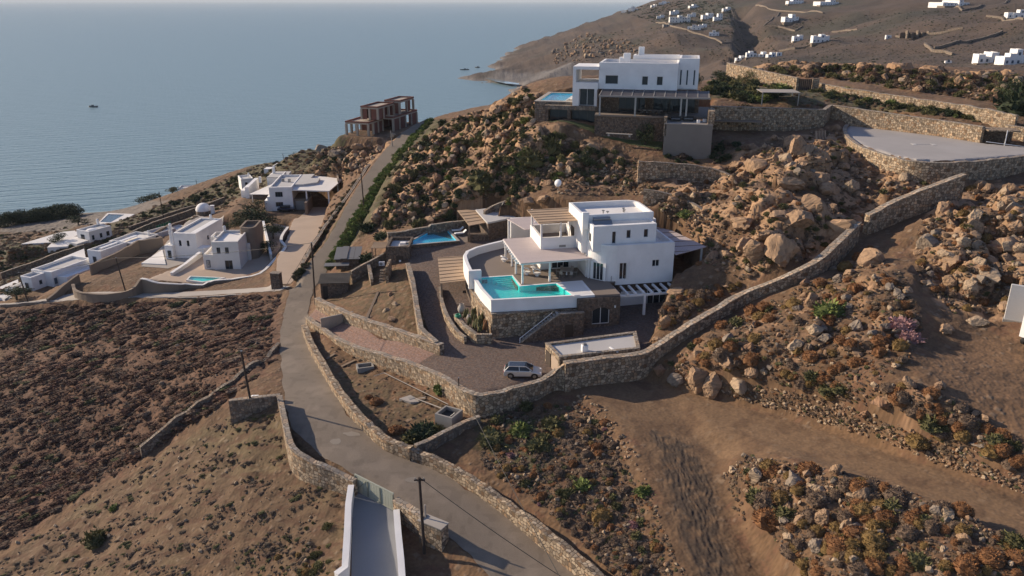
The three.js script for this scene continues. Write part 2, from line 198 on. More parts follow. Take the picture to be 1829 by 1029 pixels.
const P_COURT = levelW([[552, 564, 36], [575, 588, 36.4], [611, 609, 37], [690, 635, 37.9], [740, 651, 38.4], [793, 675, 38.8], [842, 702, 39], [868, 702, 39], [967, 677, 39], [1012, 655, 39.1], [1146, 640, 39.8], [1165, 600, 40.3], [1192, 548, 40.5]].map(([x, y, e]) => { const p = at(x, y, e); return [p.x, p.z, e]; })
  .concat(rowPoly(VILLA, [[11, -13, 42], [2, -21, 43.2]])).concat([[905, 418, 43], [870, 424, 42.9], [815, 437, 42.4], [724, 446, 41.8], [731, 470, 41.4], [746, 530, 40.2], [766, 590, 39.3], [784, 622, 39], [677, 607, 37.8], [654, 592, 37.5], [600, 568, 36.5], [568, 552, 36]].map(([x, y, e]) => { const p = at(x, y, e); return [p.x, p.z, e]; })),
  .7, [[1130, 578, 40.3], [1050, 590, 40], [930, 660, 39], [850, 640, 39], [760, 500, 40.8], [800, 560, 39.6], [900, 620, 39]].map(([x, y, e]) => { const p = at(x, y, e); return [p.x, p.z, e]; }));
levelW(rowPoly(VILLA, [[11.4, -13, 44], [11.4, .5, 44], [16.4, -1.6, 44], [15, -10.5, 44]]), 1.2);
const P_POOLDECK = level([[690, 441, 42.5], [722, 446, 42.5], [815, 437, 42.5], [870, 424, 42.9], [905, 408, 43.2], [905, 393, 43.3], [820, 396, 43], [766, 408, 42.7], [692, 418, 42.5]], .6, [], .12);
const P_PAD = level([[1509, 231, 57.6], [1516, 221, 57.6], [1545, 215, 57.6], [1600, 224, 57.6], [1690, 242, 57.6], [1760, 257, 57.6], [1829, 263, 57.6], [1950, 280, 57.6], [1950, 290, 57.6], [1829, 277, 57.6], [1760, 283, 57.6], [1700, 287, 57.6], [1640, 286, 57.6], [1590, 276, 57.6], [1545, 261, 57.6], [1517, 245, 57.6]], .7);
levelW(rowPoly(UPPER, [[-9, -.6, 57.3], [15, -.6, 56], [17, -16, 57], [-9, -16, 58]]), 1);
const P_DRIVE = level([[627, 1060, 33.2], [630, 888, 34.9], [640, 868, 35.05], [704, 908, 35], [712, 925, 34.8], [722, 1060, 33.2]], .8);
const P_A = level([[262, 499, 31.6], [335, 505, 31.6], [362, 507, 31.6], [415, 501, 31.6], [464, 493, 31.6], [505, 447, 31.6], [512, 405, 31.6], [470, 392, 31.6], [400, 420, 31.6], [335, 470, 31.6]], .8);
const P_B = level([[252, 476, 30.4], [300, 480, 30.4], [338, 468, 30.4], [376, 446, 30.4], [402, 392, 30.4], [345, 384, 30.4], [290, 440, 30.4]], .8);
const CF = { x: -57.4, z: -179.4, turn: .08 };
levelW(rowPoly(CF, [[-8, 3, 32], [6, 9, 32], [17, 4, 32], [15, -9, 32], [4, -16, 32], [-8, -18, 32]]), 3);
levelW(rowPoly({ x: -85.75, z: -150.8, turn: .93 }, [[-2, 4, 28], [14, 4, 28], [14, -9, 28], [-2, -9, 28]]), 1.5);
levelW(rowPoly({ x: -94.2, z: -141.2, turn: -.35 }, [[-4, 2, 26], [7, 2, 26], [7, -17, 26], [-4, -17, 26]]), 1.5);
levelW(rowPoly({ x: -111.5, z: -194.2, turn: -.3 }, [[-9, 12, 21], [8, 6, 21], [9, -10, 21], [-8, -10, 21]]), 2);
level([[172, 399, 18], [190, 381, 18], [240, 383, 18], [205, 402, 18]], 1.5);
levelW(rowPoly({ x: -41.1, z: -197.4, turn: -.29 }, [[-1, 1, 46.6], [9, 1, 46.6], [11, -24, 46.8], [-1, -24, 46.6]]), 4);
// small relief: hummocks, ledges and stones; more on the rocky hills
const PXZ = (list) => list.map(([x, y]) => hit(x, y)).filter(Boolean).map((p) => [p.x, p.z]);
const ROCKY = {
  hill: [[655, 415], [690, 340], [735, 262], [800, 215], [890, 190], [935, 158], [962, 175], [958, 232], [1060, 262], [1140, 285], [1130, 335], [1000, 325], [930, 352], [880, 385], [770, 400], [700, 410]],
  boulders: [[1290, 300], [1385, 245], [1495, 232], [1540, 300], [1690, 322], [1550, 380], [1520, 410], [1440, 465], [1330, 500], [1240, 470], [1240, 400], [1180, 345]],
  crag: [[1150, 650], [1230, 575], [1400, 512], [1540, 425], [1620, 500], [1660, 610], [1560, 690], [1450, 720], [1330, 715], [1240, 705]],
  bank: [[1340, 722], [1420, 712], [1560, 690], [1680, 690], [1829, 800], [1829, 900], [1700, 858], [1560, 812], [1420, 768]],
  mound: [[1290, 860], [1330, 812], [1450, 832], [1560, 858], [1700, 900], [1829, 960], [1829, 1029], [1345, 1029]],
  cliff: [[1640, 400], [1720, 335], [1829, 330], [1829, 560], [1700, 560], [1640, 500]],
  coast: [[560, 275], [610, 262], [660, 262], [720, 235], [690, 290], [600, 330], [560, 310]],
  ridge: [[1330, 128], [1500, 118], [1829, 138], [1829, 190], [1650, 165], [1500, 142]],
};
const ZONES = {};
function zone(name, polys, soft = 2.5) {
  const A = ZONES[name] = ZONES[name] || new Float32Array(GX * GZ);
  for (const P of polys) { const B = bbox(P, soft * 2); for (let j = 0; j < GZ; j++) { const z = ZL[j]; if (z < B[2] || z > B[3]) continue; for (let i = 0; i < GX; i++) { const x = XL[i]; if (x < B[0] || x > B[1]) continue; const s = distPoly(P, x, z), v = inPoly(P, x, z) ? .5 + .5 * clamp(s / soft) : .5 - .5 * clamp(s / soft), o = j * GX + i; if (v > A[o]) A[o] = v; } } }
}
zone('rocky', ['hill', 'boulders', 'cliff', 'coast', 'ridge'].map((k) => PXZ(ROCKY[k])), 3); { const A = new Float32Array(GX * GZ), R = ZONES.rocky; ZONES.stony = A; zone('stony', ['crag', 'bank', 'mound'].map((k) => PXZ(ROCKY[k])), 3); for (let i = 0; i < A.length; i++) R[i] = Math.max(R[i], .42 * A[i]); }
// footings of the long boundary walls: no rock juts through them
for (const L of [[[1008, 648, 41.3], [1060, 640, 41.4], [1146, 629, 41.5], [1175, 614, 42], [1215, 588, 43.2], [1270, 556, 44.6], [1330, 522, 46], [1400, 494, 48], [1452, 468, 49.6], [1500, 428, 51.2], [1533, 395, 52.6]], [[1550, 383, 53], [1580, 368, 53.8], [1620, 348, 55], [1660, 333, 56], [1722, 311, 57.3]]]) { const P = L.map(([x, y, e]) => { const p = at(x, y, e); return [p.x, p.z, e]; }), B = bbox(P, 3); for (let j = 0; j < GZ; j++) { const z = ZL[j]; if (z < B[2] || z > B[3]) continue; for (let i = 0; i < GX; i++) { const x = XL[i]; if (x < B[0] || x > B[1]) continue; const d = distPoly(P, x, z, false); if (d > 2.6) continue; let e = 0, best = 1e9; for (let k = 0; k < P.length - 1; k++) { const a = P[k], b = P[k + 1], dx = b[0] - a[0], dz = b[1] - a[1], t = clamp(((x - a[0]) * dx + (z - a[1]) * dz) / (dx * dx + dz * dz)), q = Math.hypot(x - a[0] - dx * t, z - a[1] - dz * t); if (q < best) { best = q; e = lerp(a[2], b[2], t); } } const o = j * GX + i, k = 1 - smooth(1, 2.6, d); FLAT[o] = Math.max(FLAT[o], k * .95); HT[o] = lerp(HT[o], Math.min(HT[o], e - 1.25), k); } } }
zone('heath', [PXZ([[0, 548], [140, 541], [300, 536], [500, 521], [503, 600], [498, 640], [440, 690], [300, 790], [150, 880], [0, 985]])], 2);
zone('bare', [PXZ([[445, 715], [498, 712], [520, 800], [620, 862], [612, 1029], [0, 1029], [0, 1000], [150, 900], [300, 805]])], 3);
zone('track', [PXZ([[1829, 905], [1700, 850], [1450, 765], [1300, 722], [1180, 692], [1100, 668], [1020, 690], [1080, 740], [1150, 790], [1190, 900], [1230, 1029], [1330, 1029], [1290, 920], [1285, 840], [1330, 808], [1450, 828], [1600, 880], [1829, 965]])], 1.2);
zone('mud', [PXZ([[1165, 770], [1230, 790], [1270, 860], [1285, 950], [1320, 1029], [1245, 1029], [1205, 900]])], 1);
zone('yard', [PXZ([[1650, 650], [1720, 595], [1829, 615], [1829, 790], [1740, 755], [1640, 690]])], 2);
zone('plot', [PXZ([[565, 605], [600, 648], [830, 728], [742, 792], [640, 752]]), PXZ([[572, 530], [640, 480], [728, 480], [780, 603], [640, 558]])], 1);
zone('lush', [PXZ([[560, 470], [640, 345], [760, 215], [800, 220], [720, 300], [660, 410], [590, 470]]), PXZ([[0, 425], [140, 415], [200, 398], [262, 374], [335, 352], [440, 304], [560, 263], [625, 285], [560, 310], [440, 345], [300, 405], [160, 450], [60, 490], [0, 515]]), PXZ([[1095, 22], [1140, 8], [1230, 3], [1315, 3], [1312, 44], [1280, 58], [1220, 52], [1170, 42]]), PXZ([[1390, 8], [1470, 4], [1540, 3], [1470, 22], [1400, 24]]), PXZ([[870, 740], [960, 730], [1000, 800], [960, 860], [850, 800]]), PXZ([[1260, 170], [1400, 150], [1500, 160], [1700, 195], [1700, 205], [1480, 182], [1420, 190]])], 3);
zone('beach', [PXZ([[0, 383], [200, 374], [300, 360], [200, 395], [100, 412], [0, 415]]), [[-60, -770], [60, -740], [60, -800], [-10, -860], [-60, -830]]], 4);
for (let j = 0; j < GZ; j++) for (let i = 0; i < GX; i++) {
  const o = j * GX + i, x = XL[i], z = ZL[j], k = 1 - FLAT[o] * FLAT[o]; if (k <= 0) continue;
  const far = clamp((-z - 240) / 300), r = ZONES.rocky[o], b = ZONES.bare[o], tr = Math.max(ZONES.track[o], ZONES.yard[o]), he = ZONES.heath[o];
  let d = .22 * fbm(x * .11, z * .11, 3) + .10 * n2(x * .55, z * .55);
  if (r > .02) { const wx = x + 1.1 * n2(x * .3, z * .3), wz = z + 1.1 * n2b(x * .3, z * .3), A = worley(wx, wz, 5.2, 3), B = worley(wx, wz, 2.3, 8), up = smooth(.38, .6, A[1] + .22 * fbm(x * .05, z * .05, 2)), k2 = B[1] > .45 ? (B[1] - .45) * 1.6 : 0; d += r * (up * (1.1 + 1.0 * A[1]) * smooth(.02, .2, A[0]) + k2 * .75 * smooth(.02, .16, B[0]) - .35); }
  d += he * .28 * n2b(x * .30 + z * .22, z * .55 - x * .2) + (he > .3 ? .12 * n2(x * .7, z * .7) : 0);
  d *= 1 - .75 * tr; d *= 1 - .35 * b; if (b > .1) d += b * (.26 * n2(x * .16 + z * .13, z * .55 - x * .24) + .14 * n2b(x * .3 + z * .25, z * 1.1 - x * .5));
  d += far * (3.4 * fbm(x * .012, z * .012, 4) + 1.1 * fbm(x * .05, z * .05, 3) + 7 * (.5 - Math.abs(n2b(x * .0065 + 3, z * .005))) * smooth(-330, -520, z));
  HT[o] += d * k * clamp((HT[o] + 2) / 4 + .2);
}
// ---------------------------------------------------------------- ground colour (what the soil and dry scrub are made of)
const mixc = (a, b, t) => [a[0] + (b[0] - a[0]) * t, a[1] + (b[1] - a[1]) * t, a[2] + (b[2] - a[2]) * t];
const EARTH = [.150, .095, .055], EARTH2 = [.106, .067, .040], HEATH = [.088, .049, .031], HEATH2 = [.122, .068, .042], OLIVE = [.100, .074, .040], ROCKC = [.30, .200, .125], TRACKC = [.162, .107, .064], MUD = [.070, .051, .037], GREEN = [.066, .070, .028], SHINGLE = [.15, .135, .125], FARC = [.088, .058, .040], YARD = [.172, .108, .063];
function ground(x, z, Z) {
  const a = fbm(x * .035 + 3, z * .035, 3), b = n2(x * .21, z * .21), c = n2b(x * .62, z * .62), d = n2(x * 2.1, z * 2.1), e = n2b(x * 5.3, z * 5.3);
  const th = (v) => smooth(.36, .64, v + .14 * b + .10 * c);
  let k = mixc(EARTH, EARTH2, smooth(-.4, .5, a + .5 * c)); k = mixc(k, HEATH2, smooth(.05, .7, b * .6 + c * .5 + .25 * d));
  const rk = th(Z('rocky')); if (rk > 0) { const wx = x + 1.1 * n2(x * .3, z * .3), wz = z + 1.1 * n2b(x * .3, z * .3), A = worley(wx, wz, 5.2, 3), B = worley(wx, wz, 2.3, 8), up = Math.max(smooth(.42, .55, A[1] + .22 * fbm(x * .05, z * .05, 2)) * smooth(.03, .1, A[0]), B[1] > .5 ? smooth(.03, .1, B[0]) : 0), tone = .72 + .5 * (A[1] * .5 + B[1] * .5) + .16 * c; k = mixc(mixc(k, EARTH2, rk * .4), [ROCKC[0] * tone, ROCKC[1] * tone, ROCKC[2] * tone], rk * up * .9); }
  const he = th(Z('heath')); if (he > 0) k = mixc(k, mixc(HEATH, HEATH2, smooth(-.3, .7, n2(x * .5 + z * .35, z * .9 - x * .3) + .4 * d)), he);
  const ba = th(Z('bare')); if (ba > 0) k = mixc(k, mixc(mixc([.118, .080, .050], [.110, .084, .048], smooth(-.2, .5, a + .3 * b)), HEATH, .75 * smooth(.05, .7, n2(x * .22 + z * .18, z * .75 - x * .3) + .35 * d + .3 * c)), ba);
  const lu = th(Z('lush')); if (lu > 0) k = mixc(k, mixc([.088, .075, .048], GREEN, smooth(-.4, .5, c + .5 * d)), lu * .92);
  const pl = th(Z('plot')); if (pl > 0) k = mixc(k, mixc(OLIVE, EARTH, smooth(-.2, .6, c)), pl * .85);
  const ya = th(Z('yard')); if (ya > 0) k = mixc(k, mixc(YARD, EARTH2, smooth(0, .7, b + .4 * c)), ya);
  const tr = th(Z('track')); if (tr > 0) k = mixc(k, mixc(TRACKC, EARTH2, smooth(-.1, .8, b + .3 * c)), tr);
  const mu = th(Z('mud')); if (mu > 0) k = mixc(k, MUD, mu * smooth(-.6, .3, c + .4 * d + .3));
  const be = th(Z('beach')); if (be > 0) k = mixc(k, SHINGLE, be);
  const s = 1 + .17 * d + .17 * e + .12 * b; return [k[0] * s * 1.04, k[1] * s * .96, k[2] * s * .87];
}
// ravine in the far hillside
{ const R = [[1322, 18], [1334, 40], [1340, 62], [1346, 84], [1336, 98]].map(([x, y]) => hit(x, y)).filter(Boolean).map((p) => [p.x, p.z]), B = bbox(R, 60); for (let j = 0; j < GZ; j++) { const z = ZL[j]; if (z < B[2] || z > B[3]) continue; for (let i = 0; i < GX; i++) { const x = XL[i]; if (x < B[0] || x > B[1]) continue; const d = distPoly(R, x, z, false), w = 15 + 3 * n2(x * .03, z * .03); if (d < w) HT[j * GX + i] -= 15 * Math.pow(1 - d / w, .8); } } }
const TW = 2048, TH = 1696;
let groundMap, groundBump;
{
  const d = new Uint8Array(TW * TH * 4), bm = new Uint8Array(TW * TH * 4), r = rngOf(5), i0 = XL.indexOf(NX0), j0 = ZL.indexOf(NZ0), peb = new Float32Array(TW * TH);
  for (let k = 0; k < 52000; k++) { const px = Math.floor(r() * TW), py = Math.floor(r() * TH), s = r() < .12 ? 2 : r() < .4 ? 1 : 0, v = .35 + .65 * r(); for (let y = -s; y <= s; y++) for (let x = -s; x <= s; x++) if (x * x + y * y <= s * s + .5) { const X = px + x, Y = py + y; if (X >= 0 && X < TW && Y >= 0 && Y < TH) peb[Y * TW + X] = v; } }
  for (let j = 0; j < TH; j++) for (let i = 0; i < TW; i++) {
    const x = NX0 + (i + .5) / TW * (NX1 - NX0), z = NZ1 - (j + .5) / TH * (NZ1 - NZ0);
    const fi = (x - NX0) / STEP, fj = (z - NZ0) / STEP, ii = Math.min(Math.floor(fi), 10000), jj = Math.floor(fj), u = fi - ii, v = fj - jj, o = (j0 + jj) * GX + i0 + ii;
    const Z = (n) => { const A = ZONES[n]; return lerp(lerp(A[o], A[o + 1], u), lerp(A[o + GX], A[o + GX + 1], u), v); };
    let c = ground(x, z, Z); const q = (j * TW + i), p = peb[q] * (1 - .6 * Z('track')) * (1 - .8 * Z('heath')); if (p > 0) c = mixc(c, [.27, .205, .145], p * .5);
    d[q * 4] = clamp(sr(c[0])) * 255; d[q * 4 + 1] = clamp(sr(c[1])) * 255; d[q * 4 + 2] = clamp(sr(c[2])) * 255; d[q * 4 + 3] = 255;
    const mu = Z('mud'); let h = .42 + .14 * n2(x * .8, z * .8) + .09 * n2b(x * 2.3, z * 2.3) + .08 * n2(x * 4.9, z * 4.9) + .05 * n2b(x * 9, z * 9) + .26 * p; h = .5 + (h - .5) * (1 - .5 * Z('track'));
    if (mu > 0) { const w = x + z * .1 + .8 * n2(x * .1, z * .1); h += mu * .10 * Math.sin(w * 9 + 3 * n2(x * .3, z * .12)) * Math.max(0, n2b(x * .5, z * .14) + .3) + mu * .17 * n2(x * 2.6 + .9 * n2(x * .4, z * .2), z * .28) + mu * .09 * n2b(x * 5, z * 1.1); }
    const hb = clamp(h) * 255; bm[q * 4] = bm[q * 4 + 1] = bm[q * 4 + 2] = hb; bm[q * 4 + 3] = 255;
  }
  groundMap = new THREE.DataTexture(d, TW, TH); groundMap.colorSpace = THREE.SRGBColorSpace; groundBump = new THREE.DataTexture(bm, TW, TH);
  for (const t of [groundMap, groundBump]) { t.magFilter = THREE.LinearFilter; t.minFilter = THREE.LinearMipmapLinearFilter; t.generateMipmaps = true; t.needsUpdate = true; }
}
function buildTerrain(name, keep, mat, colours) {
  const id = new Int32Array(GX * GZ).fill(-1), pos = [], uv = [], cl = [], idx = [];
  const v = (i, j) => { const o = j * GX + i; if (id[o] < 0) { id[o] = pos.length / 3; const x = XL[i], z = ZL[j]; pos.push(x, HT[o], z); if (colours) { uv.push(x, z); const c = farColour(x, z, o); cl.push(c[0], c[1], c[2]); } else uv.push((x - NX0) / (NX1 - NX0), (NZ1 - z) / (NZ1 - NZ0)); } return id[o]; };
  for (let j = 0; j < GZ - 1; j++) for (let i = 0; i < GX - 1; i++) { if (!keep(XL[i] + .01, ZL[j] + .01)) continue; const o = j * GX + i; if (HT[o] < -4 && HT[o + 1] < -4 && HT[o + GX] < -4 && HT[o + GX + 1] < -4) continue; const a = v(i, j), b = v(i + 1, j), c = v(i + 1, j + 1), d = v(i, j + 1); if ((i + j) & 1) idx.push(a, d, b, b, d, c); else idx.push(a, d, c, a, c, b); }
  const g = new THREE.BufferGeometry(); g.setAttribute('position', new THREE.Float32BufferAttribute(pos, 3)); g.setAttribute('uv', new THREE.Float32BufferAttribute(uv, 2)); if (colours) g.setAttribute('color', new THREE.Float32BufferAttribute(cl, 3)); g.setIndex(idx); g.computeVertexNormals();
  return struct(name, g, mat);
}
function farColour(x, z, o) {
  const near = ground(x, z, (n) => ZONES[n][o]), f = smooth(-240, -330, z), a = fbm(x * .009, z * .009, 4), b = n2(x * .06, z * .06), c = n2b(x * .2, z * .2);
  let k = mixc(FARC, [.058, .040, .030], smooth(-.2, .4, a + .2 * b)); k = mixc(k, [.125, .088, .06], .5 * smooth(.25, .7, b * .5 + c * .5)); k = mixc(k, [.048, .044, .027], .75 * smooth(.1, .5, fbm(x * .006 + 40, z * .006, 3)));
  k = mixc(k, [.036, .038, .024], .8 * ZONES.lush[o] * smooth(-.5, .3, b + .6 * c)); const be = ZONES.beach[o]; k = mixc(k, SHINGLE, be); const lo = smooth(3, .5, HT[o]); k = mixc(k, [.22, .19, .165], lo);
  return mixc(near, k, x > 112 && z > -240 ? smooth(112, 160, x) : f);
}
const matGround = new THREE.MeshStandardMaterial({ map: groundMap, bumpMap: groundBump, bumpScale: .26, roughness: 1, metalness: 0 });
const farTex = tile(512, 90, (u, v) => { const n = .62 + .5 * tfbm(u, v, 8, 6) + .25 * (tn2(u, v, 128) - .5); return [n, n, n]; });
const matFar = new THREE.MeshStandardMaterial({ vertexColors: true, map: farTex, bumpMap: farTex, bumpScale: 1.6, roughness: 1 });
const inNear = (x, z) => x > NX0 && x < NX1 && z > NZ0 && z < NZ1;
buildTerrain('terrain', inNear, matGround, false);
buildTerrain('far_hills', (x, z) => !inNear(x, z), matFar, true);
// ---------------------------------------------------------------- sea
{
  const tw = tile(1024, 52, (u, v) => { let h = 0; const dirs = [[2, 5, .8, .1], [3, 9, .7, 1.3], [-2, 8, .6, 2.2], [5, 13, .5, 4], [-4, 17, .42, .7], [7, 23, .34, 5.1], [9, 34, .26, 2.9], [-8, 41, .2, 1.1]]; const wob = 2.2 * tfbm(u, v, 5, 4); for (const [a, b, k, p] of dirs) h += k * Math.sin(2 * Math.PI * (a * u + b * v) + p + wob * 2); h = .5 + .13 * h * (.55 + .9 * tfbm(u, v, 3, 3)) + .12 * (tn2(u, v, 128) - .5); return [h, h, h]; });
  const g = new THREE.PlaneGeometry(90000, 70000, 1, 1).rotateX(-Math.PI / 2).translate(0, 0, -34000);
  const uv = g.attributes.uv, p = g.attributes.position; for (let i = 0; i < uv.count; i++) uv.setXY(i, p.getX(i), p.getZ(i));
  struct('sea', g, new THREE.MeshPhysicalMaterial({ color: col(.175, .27, .305), roughness: .32, bumpMap: tw, bumpScale: 1.1, ior: 1.333, specularIntensity: 1 }));
}
// ---------------------------------------------------------------- materials
function cells(n, seed, jit = .42) { const r = rngOf(seed), P = []; for (let j = 0; j < n; j++) for (let i = 0; i < n; i++) P.push([(i + .5 + (r() - .5) * 2 * jit) / n, (j + .5 + (r() - .5) * 2 * jit) / n, r(), r()]); return (u, v) => { const ci = Math.floor(u * n), cj = Math.floor(v * n); let a = 9, b = 9, id = 0; for (let y = -1; y <= 1; y++) for (let x = -1; x <= 1; x++) { const gi = ci + x, gj = cj + y, k = ((gj % n + n) % n) * n + ((gi % n + n) % n), q = P[k], dx = u - q[0] - Math.floor(gi / n), dy = v - q[1] - Math.floor(gj / n), d = dx * dx + dy * dy; if (d < a) { b = a; a = d; id = k; } else if (d < b) b = d; } return [(Math.sqrt(b) - Math.sqrt(a)) * n, P[id][2], P[id][3], Math.sqrt(a) * n]; }; }
function stoneTex(n, m, seed, lo, hi, joint, size = 512) {
  const C = cells(n, seed), bump = new Float32Array(size * size);
  const map = tile(size, m, (u, v, i, j) => { const [e, a, b] = C(u + .012 * (tn(u, v, 32) - .5), v + .012 * (tn2(u, v, 32) - .5)), k = smooth(.03, .16, e), f = tn(u, v, 128), q = a < .18 ? .35 * a / .18 : a; let c = [0, 1, 2].map((x) => lerp(lo[x], hi[x], q) * (.82 + .36 * f)); if (b > .8) c = [c[0] * 1.12, c[1] * .98, c[2] * .86]; else if (b < .2) c = [c[0] * .92, c[1] * .96, c[2] * 1.02]; c = mixc(joint, c, k); bump[j * size + i] = k * (.55 + .35 * a) + .1 * f; return c.map(sr); }, { color: true });
  const bt = tile(size, m, (u, v, i, j) => { const h = bump[j * size + i]; return [h, h, h]; });
  return { map, bumpMap: bt };
}
const std = (o) => new THREE.MeshStandardMaterial({ roughness: .95, metalness: 0, ...o });
const plasterTex = tile(512, 5, (u, v) => { const n = .86 + .2 * tfbm(u, v, 4, 5) + .03 * (tn2(u, v, 128) - .5); return [n, n * .995, n * .985]; });
const plasterBump = tile(512, 2.2, (u, v) => { const n = .5 + .5 * (tfbm(u, v, 10, 4) - .5) + .2 * (tn2(u, v, 128) - .5); return [n, n, n]; });
const mPlaster = std({ color: col(.80, .79, .775), map: plasterTex, bumpMap: plasterBump, bumpScale: .014 });
const mPlasterOld = std({ color: col(.70, .675, .64), map: plasterTex, bumpMap: plasterBump, bumpScale: .02 });
const mWhite = std({ color: col(.78, .77, .76), roughness: .6 });
const mConcrete = std({ color: col(.285, .27, .25), map: plasterTex, bumpMap: plasterBump, bumpScale: .01 });
const mStone = std({ ...stoneTex(11, 4.2, 12, [.14, .098, .062], [.52, .405, .28], [.14, .10, .068]), bumpScale: .14 });
const mStoneGrey = std({ ...stoneTex(13, 4.2, 35, [.11, .085, .066], [.32, .26, .20], [.12, .098, .076]), bumpScale: .09 });
const mStoneDark = std({ ...stoneTex(18, 4.2, 77, [.075, .055, .042], [.215, .16, .12], [.085, .064, .05]), bumpScale: .08 });
const mCoping = std({ ...stoneTex(9, 4.2, 66, [.24, .195, .15], [.44, .375, .30], [.16, .13, .10]), bumpScale: .08 });
const mBrownPlaster = std({ color: col(.215, .165, .125), map: plasterTex, bumpMap: plasterBump, bumpScale: .03 });
const mPaving = std({ ...stoneTex(26, 5, 51, [.095, .066, .053], [.185, .135, .108], [.10, .072, .058]), bumpScale: .03 });
const mRamp = std({ ...stoneTex(26, 5, 8, [.19, .115, .088], [.33, .215, .17], [.21, .14, .11]), bumpScale: .03 });
const asphaltTex = tile(1024, 14, (u, v) => { const a = tfbm(u, v, 4, 5), s = tn2(u, v, 256), p = smooth(.55, .8, tn(u, v, 9)) * .16 - smooth(.6, .8, tn2(u, v, 23)) * .12; const k = .78 + .34 * a + .16 * (s - .5) + p; return [.205 * k, .165 * k, .126 * k].map(sr); }, { color: true });
const mAsphalt = std({ map: asphaltTex, bumpMap: plasterBump, bumpScale: .02 });
const mDirtRoad = std({ color: col(.205, .165, .125), map: farTex, bumpMap: plasterBump, bumpScale: .06 });
mDirtRoad.map = tile(512, 12, (u, v) => { const n = .72 + .5 * tfbm(u, v, 6, 6) + .15 * (tn2(u, v, 200) - .5); return [n, n, n]; });
const concTex = tile(1024, 16, (u, v) => { const n = .82 + .26 * tfbm(u, v, 4, 6) + .06 * (tn2(u, v, 256) - .5); return [n, n * .99, n * .97]; });
const mSlab = std({ color: col(.37, .335, .30), map: concTex });                     // pale concrete
const mSlabWarm = std({ color: col(.42, .325, .25), map: concTex });
const mPad = std({ color: col(.355, .335, .325), map: concTex });
const mPatch = std({ color: col(.26, .225, .185), map: concTex });
const mAnnexRoof = std({ color: col(.50, .485, .475), map: concTex });
const mDeck = std({ color: col(.215, .175, .145), map: concTex });
const mRoofGrey = std({ color: col(.50, .49, .48), map: concTex });
const mRoofWhite = std({ color: col(.74, .72, .70), map: concTex });
const mGlass = new THREE.MeshPhysicalMaterial({ color: col(.025, .03, .035), roughness: .05, metalness: 0, specularIntensity: 1 });
const mBlueWood = std({ color: col(.055, .085, .12), roughness: .6 }), mDarkWood = std({ color: col(.05, .034, .024), roughness: .7 }), mFrame = std({ color: col(.7, .69, .67), roughness: .5 });
const mBlack = std({ color: col(.018, .017, .017), roughness: .6 }), mSteel = std({ color: col(.28, .28, .28), metalness: .7, roughness: .45 });
const bambooTex = tile(512, 2, (u, v) => { const s = tn(u, v, 1), r = Math.abs(((v * 40) % 1) - .5) * 2, w = tn2(.5, Math.floor(v * 40) / 40, 200), n = .62 + .3 * (1 - r * r) + .3 * (tn2(u, v, 60) - .5) * 1 + .25 * (w - .5) + 0 * s; return [n, n * .95, n * .88]; });
const mBamboo = std({ color: col(.52, .385, .27), map: bambooTex, bumpMap: bambooTex, bumpScale: .02 });
const mBambooPale = std({ color: col(.60, .535, .55), map: bambooTex, bumpMap: bambooTex, bumpScale: .02 });
const mTimber = std({ color: col(.27, .205, .15), map: bambooTex, bumpMap: bambooTex, bumpScale: .01 });
const mPole = std({ color: col(.052, .036, .027), roughness: .9 });
const mPoolBlue = std({ color: col(.14, .72, .86), roughness: .35 }), mPoolTurq = std({ color: col(.05, .78, .74), roughness: .35 });
const water = (c, d) => new THREE.MeshPhysicalMaterial({ color: 0xffffff, transmission: 1, thickness: 1, roughness: .03, ior: 1.33, attenuationColor: c, attenuationDistance: d, bumpMap: plasterBump, bumpScale: .006 });
